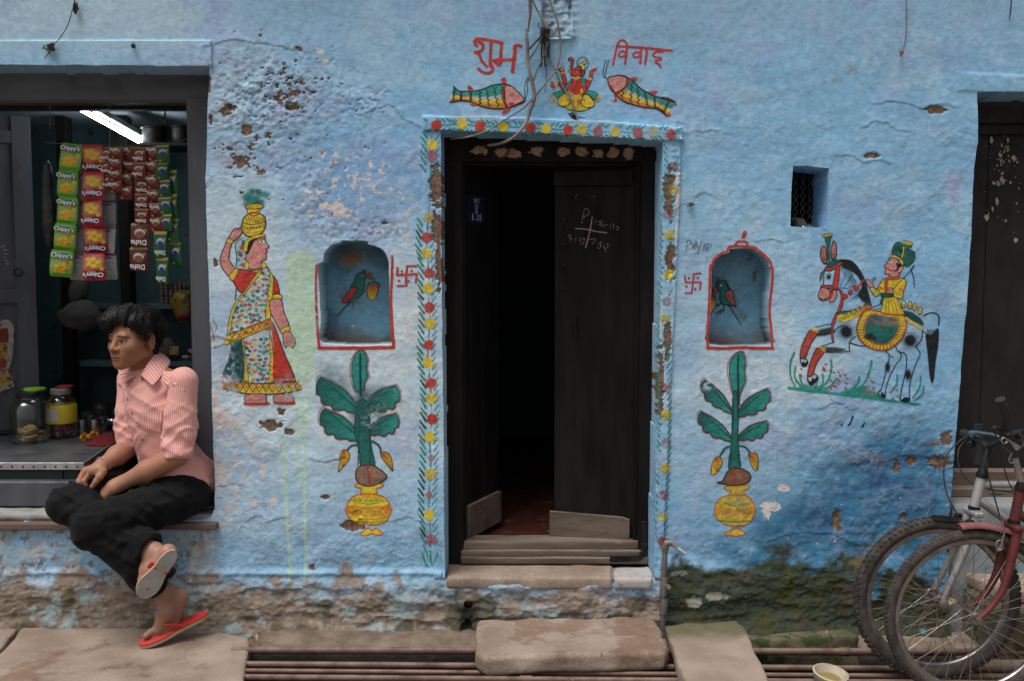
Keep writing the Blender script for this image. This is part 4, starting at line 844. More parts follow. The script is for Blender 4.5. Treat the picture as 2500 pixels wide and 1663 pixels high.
# two auspicious crosses with bent arms and dots
def cross_sym(o, f, L, dots, w, label):
    ps = np.concatenate([np.array(l, float) for l in L]); xs_ = o[0] + ps[:, 0] / f; ys_ = o[1] + ps[:, 1] / f
    q = Paint(xs_.min() - 10, ys_.min() - 10, xs_.max() + 10, ys_.max() + 10, 1.1).T(o, f); q.jit = .9
    for l in L: q.line(l, C(.46, .06, .05), w, al=.9, sm=False)
    for x, y in dots: q.dot(x, y, 3.2, C(.46, .06, .05), .9)
    q.emit('painted_symbol', HOUSE, label, mat=M_paint)
cross_sym((740, 560), 4.6118, [[(1062, 435), (1058, 515), (1280, 505), (1270, 595)], [(1275, 415), (1172, 415), (1158, 560), (1165, 635), (1065, 638)]], [(1112, 474), (1222, 466), (1080, 578), (1190, 584)], 5.6, 'red painted cross with bent arms beside the chipped niche')
cross_sym((1640, 540), 4.3556, [[(138, 580), (145, 650), (310, 650), (300, 725)], [(308, 555), (232, 560), (225, 650), (212, 765), (145, 765)]], [(182, 606), (278, 600), (155, 695), (248, 722)], 4.6, 'red painted cross with bent arms left of the red-framed niche')

# ---- banana plants in pots
def leaf_shape(base, tip, wd, lob, side):
    b = np.array(base, float); t_ = np.array(tip, float); d = t_ - b; L = np.hypot(*d); u = d / L; nrm = np.array([-u[1], u[0]]) * side
    up = [b + d * s_ + nrm * wd * .36 * math.sin(math.pi * min(1, s_ * 1.02)) for s_ in (0, .25, .5, .75, .95)]
    lo = []
    for k in range(lob * 3 + 1):
        s_ = 1 - k / (lob * 3); e = math.sin(math.pi * (.12 + .83 * (1 - s_) ** .8)) ; lo.append(b + d * s_ - nrm * wd * 1.18 * e * (.82 + .18 * abs(math.sin(k * math.pi / 3))))
    return up + [t_] + lo
def plant(pnt, o, f, leaves, stem, top, pot, fruit, nut, worn, label):
    q = pnt.T(o, f); q.jit = .9
    for base, tip, wd, sd in leaves:
        s_ = leaf_shape(base, tip, wd, 4, sd); c_ = np.mean(s_, 0); big = [c_ + (np.array(p_) - c_) * 1.10 for p_ in s_]
        q.line(big, C(.42, .06, .05), 2.0, closed=True, al=.85)
        q.grad(s_, DTEAL, C(.03, .29, .24), 0 if tip[0] > base[0] else 0, 1.0); q.line(s_, C(.01, .04, .04), 2.4, closed=True)
        b = np.array(base, float); t_ = np.array(tip, float)
        q.line([b, b * .4 + t_ * .6, t_ * .93 + b * .07], C(.01, .05, .05), 3.5, 1.2)
        for k in range(5):
            m_ = b + (t_ - b) * (.25 + .14 * k); u = (t_ - b) / np.hypot(*(t_ - b)); nn = np.array([-u[1], u[0]]) * sd
            q.line([m_, m_ - nn * wd * .6 + u * wd * .25], C(.015, .11, .10), 1.0, .4, al=.7)
    c_ = np.mean(np.array(top, float), 0); q.line([c_ + (np.array(p_) - c_) * np.array([1.22, 1.04]) for p_ in top], C(.42, .06, .05), 2.0, closed=True, al=.85)
    q.fill(top, TEAL); q.line(top, C(.01, .04, .04), 2.2, closed=True)
    tx = np.array(top, float); ya, yb = tx[:, 1].min(), tx[:, 1].max(); xm = tx[:, 0].mean(); q.line([(xm, ya + 20), (xm, (ya + yb) / 2), (xm + 5, yb + 40)], C(.01, .05, .05), 4, 7)
    q.fill(stem, C(.018, .15, .13)); q.line(stem, C(.008, .03, .03), 2.4, closed=True); sx = np.array(stem, float)
    for k in (-.2, .2): q.line([(sx[:, 0].mean() + k * np.ptp(sx[:, 0]), sx[:, 1].min() + 30), (sx[:, 0].mean() + k * np.ptp(sx[:, 0]) * 1.6, sx[:, 1].max() - 15)], C(.01, .06, .05), 2.2)
    for pth, fr in fruit:
        q.line(pth, C(.018, .15, .13), 5); q.line(pth, BLK, 1.2); q.grad(fr, ORG, YEL, 1); q.line(fr, C(.06, .02, .01), 1.8, closed=True); a = np.array(fr, float); cm = a.mean(0)
        for k in range(3): q.line([a[0], cm + np.array([(k - 1) * 16, 0]), a[len(a) // 2]], C(.10, .03, .01), 1.2)
    if o[0] < 1000:
        for hx_, hy_, ha in ((450, 500, .75), (460, 620, .7), (480, 420, .55), (600, 420, .45), (300, 330, .4), (590, 520, .35), (200, 250, .4)): q.haze(hx_, hy_, 22, 30, C(.012, .09, .085), ha)
    pot(q)
    q.out(nut, C(.26, .15, .105) if o[0] < 1000 else BRN, 3, C(.03, .015, .012)); a = np.array(nut, float); cm = a.mean(0); q.line([(cm[0] - 8, a[:, 1].min() + 6), (cm[0] + 12, a[:, 1].max() - 4)], DRED, 4.5); q.haze(cm[0] + 40, cm[1] - 10, 8, 6, C(.33, .2, .14), .6)
    for w_ in worn: q.wear(*w_)
    return q.emit('painted_plant', HOUSE, label, mat=M_paint)
def pot_l(q):
    q.out([(415, 1095), (612, 1092), (605, 1122), (570, 1128), (570, 1170), (455, 1170), (455, 1130), (425, 1122)], YEL, 2.4, C(.50, .13, .02))
    q.out([(340, 1290), (360, 1225), (420, 1180), (510, 1172), (610, 1185), (665, 1235), (680, 1300), (660, 1370), (600, 1405), (510, 1412), (410, 1400), (355, 1350)], YEL, 3, C(.52, .12, .02))
    q.fill([(345, 1262), (510, 1275), (676, 1262), (678, 1330), (510, 1345), (345, 1325)], ORG, .95); q.line([(385, 1225), (510, 1250), (640, 1225)], C(.2, .32, .03), 2.6); q.line([(350, 1345), (510, 1372), (668, 1350)], ORG, 3); q.line([(390, 1388), (510, 1395), (650, 1385)], C(.1, .25, .03), 2)
    for k in range(6): q.dot(405 + 42 * k, 1215 + (3 - abs(k - 2.5)) * 3, 2.4, C(.08, .28, .05)); q.line([(430 + 30 * k, 1180), (440 + 30 * k, 1205), (455 + 30 * k, 1182)], ORG, 2)
    q.dot(507, 1313, 7.5, YEL); q.dot(507, 1313, 4.6, C(.15, .3, .05)); q.dot(507, 1313, 2, YEL)
    for k in (-1, 1):
        for j in range(3): q.line([(507 + k * (38 + 20 * j), 1285), (507 + k * (30 + 20 * j), 1312), (507 + k * (38 + 20 * j), 1340)], YEL, 3)
        q.line([(507 + k * 95, 1280), (507 + k * 140, 1340)], YEL, 2.2); q.line([(507 + k * 140, 1280), (507 + k * 95, 1340)], YEL, 2.2); q.dot(507 + k * 118, 1290, 2, C(.1, .25, .03)); q.dot(507 + k * 118, 1332, 2, C(.1, .25, .03))
    q.out([(450, 1485), (510, 1438), (535, 1460), (570, 1440), (622, 1482), (570, 1492), (535, 1478), (500, 1495)], YEL, 2.6, C(.50, .12, .02))
plant(Paint(770, 845, 985, 1312, 1.35), (740, 840), 3.2,
      [((440, 520), (140, 262), 122, 1), ((470, 500), (722, 325), 118, -1), ((450, 740), (168, 505), 118, 1), ((500, 690), (720, 545), 100, -1)],
      [(410, 560), (430, 460), (475, 430), (520, 520), (520, 640), (530, 780), (560, 950), (510, 965), (450, 950), (440, 840), (405, 700)],
      [(430, 60), (470, 55), (500, 120), (492, 190), (505, 250), (480, 300), (470, 360), (410, 360), (385, 270), (380, 190), (395, 110)],
      pot_l, [([(440, 790), (380, 795), (345, 830)], [(320, 825), (360, 850), (355, 905), (310, 960), (275, 995), (285, 930), (292, 860)]), ([(540, 760), (590, 790), (610, 835)], [(605, 845), (660, 850), (690, 900), (700, 990), (650, 935), (615, 890)])],
      [(410, 1020), (430, 965), (500, 945), (570, 960), (655, 1032), (600, 1085), (510, 1112), (430, 1080)],
      [(520, 600, 26, 22, .7, .16, 4), (580, 480, 30, 26, .5, .16, 5), (420, 1430, 22, 9, 1.0, .05, 6), (690, 800, 12, 10, 1, .1, 7), (300, 250, 30, 20, .6, .14, 9)], 'painted banana plant in an ornate orange pot under the chipped niche')
def pot_r(q):
    Y2 = C(.55, .40, .05)
    q.out([(410, 1092), (585, 1082), (575, 1115), (545, 1125), (560, 1160), (440, 1160), (455, 1125), (415, 1115)], Y2, 2, C(.48, .13, .03))
    q.out([(328, 1265), (345, 1210), (400, 1168), (490, 1155), (585, 1172), (632, 1230), (635, 1290), (600, 1360), (540, 1390), (440, 1390), (365, 1350), (332, 1310)], Y2, 2.8, C(.48, .10, .03))
    q.fill([(345, 1255), (490, 1262), (625, 1255), (628, 1300), (490, 1310), (340, 1300)], ORG, .6); q.line([(400, 1215), (480, 1240), (580, 1222)], C(.06, .22, .05), 2.6); q.line([(355, 1350), (480, 1362), (600, 1355)], C(.03, .2, .05), 3)
    for k in range(7): q.dot(375 + 38 * k, 1280 + (k % 2) * 8, 2.4, C(.3, .3, .05))
    q.out([(405, 1458), (450, 1425), (490, 1412), (530, 1425), (558, 1455), (480, 1468)], Y2, 2.4, C(.50, .10, .05))
plant(Paint(1695, 845, 1885, 1318, 1.35), (1640, 840), 3.1375,
      [((462, 520), (255, 275), 78, 1), ((490, 545), (725, 345), 92, -1), ((465, 735), (228, 520), 82, 1), ((500, 720), (720, 592), 78, -1)],
      [(470, 380), (500, 380), (510, 560), (505, 740), (525, 940), (480, 950), (435, 945), (455, 760), (470, 560)],
      [(505, 65), (545, 70), (560, 140), (555, 210), (560, 280), (535, 350), (505, 420), (470, 370), (450, 280), (440, 200), (455, 120)],
      pot_r, [([(450, 785), (405, 800), (370, 860)], [(345, 865), (382, 880), (380, 930), (345, 985), (305, 1000), (308, 920)]), ([(520, 780), (560, 790), (600, 830)], [(590, 840), (650, 840), (660, 900), (655, 965), (630, 960), (600, 900)])],
      [(350, 1060), (390, 1045), (430, 975), (490, 950), (560, 965), (605, 1010), (580, 1060), (480, 1085), (400, 1072)],
      [(275, 320, 20, 14, 1.0, .1, 4), (480, 1260, 40, 30, .35, .14, 5), (540, 1180, 20, 20, .4, .14, 6)], 'painted banana plant in a plain yellow pot under the red-framed niche')

# ---- horse and rider
q = Paint(1915, 560, 2310, 995, 1.3).T((1900, 540), 3.3357); q.jit = .6
GT = C(.02, .30, .22)
q.line([(85, 1358), (300, 1385), (520, 1410), (800, 1445), (1000, 1475), (1155, 1492)], GT, 7, 5, al=.9); q.fill([(500, 1410), (640, 1350), (720, 1360), (850, 1440)], GT, .7, 3); q.fill([(150, 1375), (230, 1330), (400, 1355), (380, 1400)], GT, .6, 3)
for l in ([(130, 1070), (100, 1150), (100, 1260), (140, 1355)], [(140, 1185), (135, 1270), (190, 1350)], [(175, 1250), (190, 1320), (230, 1360)], [(430, 1130), (430, 1220), (395, 1310), (330, 1370)], [(360, 1250), (365, 1310), (330, 1360)], [(470, 1285), (440, 1330), (380, 1365)], [(760, 1140), (740, 1230), (690, 1330), (610, 1380)], [(660, 1270), (640, 1330), (560, 1390)], [(970, 1255), (960, 1330), (910, 1400)], [(1160, 1270), (1150, 1350), (1095, 1440)], [(1185, 1350), (1170, 1410), (1110, 1460)], [(320, 1290), (300, 1360)]): q.line(l, GT, 5, 3.4, al=.9)
rs = np.random.RandomState(3)
for cx, cy, n_ in ((180, 1270, 8), (400, 1220, 9), (510, 1320, 12), (750, 1340, 14), (440, 1370, 7), (930, 1420, 3)):
    for k in range(n_):
        x, y = cx + rs.normal(0, 32), cy + rs.normal(0, 38); q.line([(x, y), (x + 14, y + 10)], C(.36, .07, .04), 3, 2)
# outline strokes of the horse
for l, w in (([(440, 835), (380, 845), (300, 865)], 1.8), ([(460, 905), (400, 915), (325, 925)], 2), ([(455, 985), (380, 1010), (350, 1020)], 2), ([(580, 1060), (480, 1068), (385, 1068)], 2), ([(580, 1060), (580, 985), (625, 940)], 2.2), ([(455, 900), (490, 860), (540, 845)], 1.8), ([(585, 990), (640, 1010), (705, 1020)], 2.4), ([(955, 1010), (975, 1060), (1040, 1090), (1040, 1200), (1010, 1340), (990, 1450)], 2.2),
             ([(1120, 1020), (1155, 1080), (1130, 1140), (1095, 1230), (1070, 1340), (1068, 1450)], 2.2), ([(880, 1060), (905, 1100), (885, 1180), (860, 1290), (835, 1370), (810, 1400)], 2.2), ([(985, 1060), (1000, 1110), (950, 1180), (905, 1270), (875, 1370), (870, 1430)], 2.2), ([(905, 1095), (940, 1112)], 1.6), ([(1175, 880), (1165, 960), (1118, 1020)], 2.4), ([(1180, 770), (1250, 745), (1305, 770), (1305, 850)], 3), ([(1175, 900), (1200, 910), (1215, 980)], 1.8), ([(475, 740), (435, 840), (440, 950), (455, 985)], 2), ([(340, 545), (365, 520), (372, 430), (385, 385)], 2), ([(375, 520), (440, 525)], 1.5)): q.line(l, BLK, w)
q.fill([(1200, 920), (1240, 930), (1300, 870), (1305, 980), (1280, 1160), (1262, 1310), (1235, 1280), (1215, 1080)], BLK, .92, 1.4)
for k in range(9): q.line([(1212 + 10 * k, 880 + 5 * (k % 3)), (1225 + 7 * k, 960)], BLK, 1.4, al=.8)
q.fill([(325, 890), (440, 865), (440, 915), (325, 935)], BLK, .75, 3); q.fill([(380, 1030), (460, 1025), (550, 1048), (460, 1066), (385, 1066)], BLK, .75, 3)
for x, y, r in ((553, 898, 15.5), (1073, 970, 15), (890, 1190, 5.5), (1057, 1250, 6.5)): q.haze(x, y, r * 1.05, r * 1.05 if r > 10 else r * 1.9, BLK, 1.0); q.dot(x, y, r * .78, BLK, .95, ry=None if r > 10 else r * 1.5, soft=3)
def boot(p_): q.out(p_, C(.42, .07, .04), 2.2)
boot([(262, 888), (320, 915), (300, 945), (255, 1020), (220, 1110), (180, 1110), (182, 1050), (215, 960)]); q.line([(180, 1110), (185, 1160), (210, 1185), (240, 1160), (235, 1130), (215, 1120)], BLK, 2.2); q.fill([(188, 1165), (205, 1188), (240, 1165), (238, 1140), (215, 1155), (205, 1140)], BLK)
boot([(315, 1035), (372, 1060), (355, 1095), (310, 1160), (280, 1250), (240, 1260), (245, 1200), (275, 1110)]); q.line([(240, 1260), (240, 1300), (270, 1335), (320, 1290), (315, 1255), (285, 1245)], BLK, 2.2); q.fill([(248, 1305), (272, 1335), (320, 1290), (318, 1262), (295, 1285), (275, 1275), (270, 1300)], BLK)
for l in ([(262, 880), (325, 905)], [(270, 872), (328, 890)], [(330, 1025), (378, 1060)], [(345, 1018), (382, 1042)]): q.line(l, YEL, 3)
q.fill([(808, 1405), (840, 1430), (870, 1435), (860, 1405), (840, 1395), (835, 1420)], BLK); q.fill([(990, 1460), (1030, 1478), (1072, 1468), (1070, 1440), (1030, 1435), (1010, 1450)], BLK); q.line([(835, 1370), (812, 1400), (830, 1435), (870, 1438)], BLK, 1.8); q.line([(990, 1450), (1030, 1475), (1070, 1460)], BLK, 2)
# neck, mane, head
q.fill([(500, 320), (560, 315), (620, 350), (680, 440), (720, 560), (750, 680), (690, 655), (650, 600), (680, 520), (640, 440), (580, 400), (520, 370)], BLK, .93, 2.5)
for k in range(22):
    t_ = k / 21; q.line([(520 + 150 * t_, 330 + 250 * t_ ** 1.5), (500 + 140 * t_ - 10, 390 + 250 * t_ ** 1.4)], BLK, 2, .6, al=.7)
q.line([(500, 315), (600, 330), (680, 430), (725, 560), (755, 690), (760, 740)], BLK, 2.6)
for l in ([(545, 420), (530, 480), (500, 530)], [(600, 440), (560, 500), (530, 550)], [(620, 520), (570, 540)], [(655, 600), (620, 620), (605, 640)], [(500, 540), (560, 548), (600, 550)]): q.line(l, BLK, 1.4, .8)
q.out([(350, 545), (410, 560), (420, 610), (395, 640), (350, 640), (325, 610)], PINK, 2); q.out([(425, 570), (470, 565), (475, 610), (450, 655), (415, 655), (425, 610)], PINK, 1.8); q.out([(430, 570), (445, 575), (430, 625), (412, 620)], RED, 1.3)
for k in range(8): q.dot(350 + 12 * (k % 4), 575 + 22 * (k // 4), .9, BLK)
q.line([(328, 625), (360, 645), (405, 620)], BLK, 2.4); q.dot(350, 632, 2, BLK)
q.out([(385, 375), (440, 375), (500, 335), (515, 350), (440, 400), (388, 402)], RED, 1.8); q.out([(365, 522), (470, 535), (490, 548), (470, 558), (355, 540)], RED, 1.8); q.out([(470, 390), (500, 380), (480, 540), (445, 535)], RED, 1.8); q.out([(490, 550), (525, 580), (530, 650), (500, 750), (480, 745), (510, 640), (505, 590)], RED, 1.6)
q.out([(480, 740), (470, 800), (445, 880), (450, 980), (435, 960), (435, 850), (460, 770)], RED, 1.4)
for x, y in ((545, 612), (585, 580), (632, 545)): q.dot(x, y, 6.4, RED); q.line([(x - 18, y), (x, y - 18), (x + 18, y), (x, y + 18)], BLK, 1.2, closed=True)
q.line([(650, 535), (690, 480)], RED, 4)
q.fill([(395, 455), (410, 440), (428, 445), (415, 468)], BLK); [q.line([(405, 450), (405 + 26 * math.cos(a), 452 + 28 * math.sin(a))], BLK, 1, .5) for a in np.linspace(.2, 2.9, 7)]; q.line([(390, 440), (415, 428), (432, 436)], BLK, 1.5)
q.fill([(335, 470), (345, 420), (385, 385), (370, 420), (345, 490)], BLK, .6, 2); q.fill([(390, 365), (410, 330), (470, 312), (500, 325), (430, 370)], DTEAL)
q.out([(360, 205), (385, 220), (395, 330), (375, 345), (348, 310), (345, 250)], C(.42, .17, .14), 2.4); q.out([(450, 165), (470, 200), (470, 290), (445, 310), (430, 290), (432, 220)], C(.45, .19, .16), 2.4); q.haze(372, 310, 5, 8, BLK, .7); q.haze(450, 285, 5, 8, BLK, .6)
q.out([(380, 130), (425, 125), (415, 220), (418, 310), (402, 310), (398, 220)], C(.02, .15, .12), 1.5); q.out([(360, 112), (435, 98), (432, 120), (370, 130)], YEL, 1.3); [q.line([(372 + 15 * k, 108), (375 + 14 * k, 130)], BLK, 1.6) for k in range(5)]
# chest band, saddle
q.out([(500, 740), (600, 725), (680, 690), (740, 660), (745, 680), (690, 710), (600, 748), (505, 760)], C(.02, .13, .10), 1.8); q.grad([(490, 765), (600, 755), (700, 715), (745, 690), (740, 720), (660, 770), (560, 815), (490, 815)], C(.6, .35, .03), YEL, 1)
for k in range(6): q.dot(505 + 36 * k, 795 - 14 * k - k * k, 5.4, YEL); q.line([(490 + 36 * k, 795 - 14 * k - k * k), (505 + 36 * k, 815 - 14 * k - k * k), (522 + 36 * k, 790 - 14 * k - k * k)], BLK, 1.6); q.dot(505 + 36 * k, 790 - 14 * k - k * k, 1.5, BLK)
q.fill([(700, 690), (760, 700), (740, 760), (660, 900), (640, 880), (650, 800)], C(.45, .16, .03), .9)
S_ = [(720, 720), (660, 800), (638, 880), (660, 960), (720, 1020), (800, 1050), (890, 1050), (980, 990), (1040, 880), (1040, 800), (1010, 760), (860, 740)]
q.out(S_, YEL, 2.6); c_ = np.array((840, 880.)); q.line([c_ + (np.array(p_) - c_) * .97 for p_ in S_], C(.55, .11, .02), 4, closed=True); q.line([c_ + (np.array(p_) - c_) * .72 for p_ in S_], C(.50, .11, .02), 4, closed=True)
for a in np.linspace(-.15, 3.1, 21): q.line([c_ + np.array([150 * math.cos(a), 115 * math.sin(a)]), c_ + np.array([192 * math.cos(a), 165 * math.sin(a)])], BLK, 1.7)
q.fill([c_ + (np.array(p_) - c_) * .68 for p_ in S_], C(.015, .10, .09)); q.haze(800, 890, 30, 14, C(.02, .22, .19), .6); q.fill([(690, 950), (740, 910), (800, 950), (780, 970)], BLK, .8, 2); q.haze(800, 810, 26, 12, C(.13, .11, .08), .8); q.haze(930, 830, 34, 7, C(.33, .25, .16), .8)
q.fill([(1000, 730), (1080, 740), (1165, 800), (1180, 850), (1090, 810), (1030, 790)], C(.012, .07, .06), .9, 2); q.line([(1040, 790), (1110, 840), (1165, 875)], YEL, 6); 
for x, y in ((1020, 680), (1070, 690), (1110, 705), (1155, 735)): q.out([(x - 14, y + 18), (x - 12, y - 20), (x + 4, y - 36), (x + 16, y - 10), (x + 8, y + 20)], YEL, 1.8); q.dot(x, y, 1.4, BLK)
for x, y in ((775, 735), (790, 715), (805, 735), (790, 755), (815, 712)): q.dot(x, y, 1.6, BLK)
q.line([(765, 700), (840, 675)], BLK, 2)
# rider
q.out([(870, 620), (960, 620), (1000, 700), (1020, 755), (930, 760), (838, 745), (850, 680)], YEL, 1.8); q.line([(838, 748), (930, 762), (1020, 762)], C(.5, .1, .02), 4.5); [q.line([(880 + 20 * k, 635), (868 + 34 * k, 745)], BLK, 1.3) for k in range(5)]
q.out([(885, 460), (985, 462), (1040, 490), (1020, 570), (1005, 630), (940, 615), (935, 590), (870, 590), (830, 590), (790, 610), (748, 555), (770, 530), (800, 555), (840, 490)], YEL, 2)
q.fill([(870, 470), (895, 470), (890, 580), (865, 570)], C(.5, .08, .03)); q.line([(868, 475), (862, 575)], BLK, 1.1); q.fill([(895, 450), (985, 455), (985, 475), (900, 482)], C(.52, .12, .03)); q.line([(895, 480), (985, 475)], BLK, 1.3); q.line([(985, 555), (1020, 565)], C(.52, .12, .03), 4.5); q.line([(815, 530), (845, 550)], C(.52, .12, .03), 4.5)
for y in (495, 515): q.dot(935, y, 1.3, BLK)
for k in range(4): q.line([(955 + 14 * k, 575), (962 + 12 * k, 605)], BLK, 1); q.line([(775 + 14 * k, 545), (782 + 15 * k, 590)], BLK, 1)
q.out([(845, 585), (930, 595), (930, 620), (845, 620)], C(.012, .08, .06), 1.6); q.out([(840, 630), (855, 640), (850, 670), (828, 668)], C(.012, .12, .1), 1.3); q.out([(895, 545), (930, 545), (940, 575), (915, 590), (898, 575)], PINK, 1.5); q.out([(745, 540), (720, 510), (718, 480), (740, 480), (770, 510), (775, 535)], PINK, 1.7); q.line([(760, 475), (792, 455)], BLK, 1.6); q.line([(765, 490), (795, 470)], BLK, 1.4)
q.out([(905, 300), (960, 295), (980, 350), (990, 400), (980, 450), (910, 455), (905, 435), (868, 425), (875, 395), (862, 365), (890, 335)], PINK, 2)
q.fill([(960, 340), (1000, 350), (1020, 365), (985, 395), (945, 420), (965, 380)], BLK, .95); q.out([(990, 375), (1020, 370), (1000, 410), (970, 420)], PINK, 1.6); q.fill([(890, 375), (910, 398), (960, 400), (920, 408), (895, 398)], BLK); q.fill([(895, 325), (915, 315), (940, 330), (915, 338)], WHT); q.dot(914, 326, 2.2, BLK); q.line([(888, 335), (915, 312), (945, 332)], BLK, 1.6); q.line([(915, 300), (950, 300), (970, 320)], BLK, 1.2); q.fill([(868, 380), (885, 375), (885, 395), (872, 395)], RED)
q.out([(925, 270), (940, 200), (975, 170), (1010, 190), (1015, 240), (1000, 290), (960, 280)], C(.015, .13, .10), 2.2); q.out([(1000, 300), (1020, 250), (1070, 235), (1110, 260), (1105, 320), (1050, 370), (1015, 340)], C(.015, .14, .11), 2.2); q.out([(1010, 260), (1025, 190), (1085, 200), (1050, 235)], C(.015, .13, .10), 1.6)
for k in range(4): q.line([(940 + 2 * k, 215 + 14 * k), (975 + 2 * k, 205 + 12 * k), (1008, 235 + 14 * k)], BLK, 1.6); q.line([(1025 + 18 * k, 330), (1045 + 16 * k, 285), (1050 + 15 * k, 250)], BLK, 1.5)
q.out([(915, 275), (960, 282), (1005, 310), (1020, 350), (1005, 360), (985, 320), (945, 300), (912, 292)], YEL, 1.5); [q.line([(925 + 15 * k, 278 + 4 * k), (928 + 15 * k, 298 + 5 * k)], BLK, 1) for k in range(6)]; q.line([(1020, 210), (1015, 260), (1005, 295)], YEL, 2.4); q.out([(1020, 160), (1095, 175), (1085, 195), (1030, 190)], YEL, 1.2); [q.line([(1030 + 14 * k, 165 + 2 * k), (1035 + 13 * k, 190)], BLK, 1.3) for k in range(5)]
q.line([(930, 560), (1010, 475), (1085, 395)], BLK, 1.8); q.line([(1080, 400), (1105, 360)], BLK, 3); q.line([(1080, 400), (1100, 450), (1108, 540)], BLK, 3, 1.5)
q.wear(830, 800, 40, 14, .6, .12, 5); q.wear(700, 700, 30, 20, .3, .14, 6)
q.emit('painted_horse_rider', HOUSE, 'painted spotted horse rearing with a turbaned rider in yellow', mat=M_paint)

# ---- garlands round the door, one bloom at a time
def bloom(q, x, y, col, fade, r=11.5):
    q.dot(x, y, r, col, .95 * fade, rag=.35)
    for k in range(9):
        a = k * .698 + x; q.dot(x + r * .95 * math.cos(a), y + r * .95 * math.sin(a), 2.4, col, .9 * fade)
q = Paint(1034, 284, 1668, 348, 1.35)
TB = [(1065, 306, 0, 1), (1128, 302, 1, 1), (1172, 308, 0, 1), (1229, 309, 1, 1), (1296, 312, 0, 1), (1333, 314.5, 1, 1), (1387, 317.5, 0, .95), (1420, 316.6, 1, .8), (1460, 321, 0, .55), (1502, 322, 1, .7), (1557, 325, 0, .6), (1595, 322, 1, .4), (1637, 328, 0, .7)]
rs = np.random.RandomState(12)
for i in range(len(TB) - 1):
    (x0, y0, _, f0), (x1, y1, _, f1) = TB[i], TB[i + 1]; q.line([(x0 + 8, y0), (x1 - 8, y1)], TEAL, 3, al=.7 * min(f0, f1) + .15)
x = 1040
while x < 1662:
    yc = 305 + (x - 1065) * .037; f_ = 1 if x < 1400 else .75; s_ = 1 if x < 1333 else -1
    for sg in (-1, 1):
        if rs.rand() < .85:
            yy = yc + sg * rs.uniform(7, 10); q.line([(x + rs.uniform(-2, 2) + s_ * 2, yy - 0), (x - s_ * 7 + rs.uniform(-2, 2), yy + sg * rs.uniform(6, 9))], TEAL, 4.6, 2.8, al=.95 * f_)
    x += 11
for x, y, k, f_ in TB: bloom(q, x, y, (RED, YEL)[k], f_)
q.emit('painted_garland', HOUSE, 'painted red and yellow flower garland along the top of the door surround', mat=M_paint)
q = Paint(1006, 322, 1082, 1385, 1.35)
LB = U((1000, 270), 2.489, [(138, 208), (135, 275), (115, 650), (105, 770), (105, 868), (120, 990), (112, 1080), (120, 1195), (125, 1295), (115, 1425), (112, 1532)]) + U((740, 840), 3.2, [(1000, 305), (1000, 425), (1008, 585), (992, 725), (1000, 890), (995, 1015), (985, 1175), (985, 1335), (1000, 1525)])
LK = [1, 0, 1, 0, 1, 0, 1, 0, 1, 0, 1, 0, 1, 0, 1, 0, 1, 0, 1, 0]; LF = [1, .45, .5, .75, .85, .75, .95, .85, 1, .85, 1, .9, .95, 1, 1, .35, .8, .4, .95, .5]
q.line([(a, b) for a, b in LB], TEAL, 2.2, al=.55)
y = 335.0
while y < 1340:
    xc = np.interp(y, [p_[1] for p_ in LB], [p_[0] for p_ in LB]); gap = (430 < y < 540)
    if not gap:
        q.line([(xc - 14, y), (xc - 25 - rs.uniform(0, 3), y - 16 - rs.uniform(0, 5))], TEAL if rs.rand() < .8 else DTEAL, 5.6, 3.4, al=.95)
        q.line([(xc + 8, y + 6), (xc + 18, y - 8)], TEAL, 4, 2.5, al=.65)
        if rs.rand() < .5: q.line([(xc - 2, y + 10), (xc - 1, y - 4)], TEAL, 3.4, 2, al=.75)
    y += 16.5
for l in ([(1032, 1352), (1037, 1372), (1049, 1387)], [(1050, 1345), (1053, 1380)], [(1068, 1350), (1056, 1382)], [(1034, 1332), (1045, 1358)]): q.line(l, TEAL, 4, 2.5)
for (x, y), k, f_ in zip(LB, LK, LF): bloom(q, x, y, (RED, YEL)[k], f_, 12 if f_ > .4 else 7)
q.emit('painted_garland', HOUSE, 'painted flower garland down the left side of the door', mat=M_paint)
q = Paint(1596, 350, 1662, 1350, 1.35)
RB = U((1580, 290), 2.208, [(140, 255), (143, 382), (105, 520), (118, 625), (110, 750), (115, 840), (105, 985), (95, 1080)]) + U((1020, 900), 2.054, [(1245, 95), (1245, 230), (1245, 375), (1240, 500), (1235, 635), (1228, 740), (1228, 866)])
RK = [0, 1, 0, 1, 0, 1, 0, 1, 0, 1, 0, 1, 0, 1, 0]; RF = [.45, .6, .35, .75, .25, .95, .35, .6, .5, .8, .4, .9, .7, .8, .8]
y = 365.0
while y < 1310:
    xc = np.interp(y, [p_[1] for p_ in RB], [p_[0] for p_ in RB]); f_ = .85
    if rs.rand() < .9: q.line([(xc - 15, y), (xc - 22, y - 12)], TEAL, 4, 3, al=f_)
    if rs.rand() < .55 or y > 900: q.line([(xc + 4, y + 4), (xc + 13, y - 11)], TEAL, 4, 2.6, al=.8)
    y += 16
for (x, y), k, f_ in zip(RB, RK, RF): bloom(q, x, y, (C(.36, .06, .05), YEL)[k], f_, 11)
q.emit('painted_garland', HOUSE, 'faded flower garland down the right side of the door over bare plaster', mat=M_paint_worn)
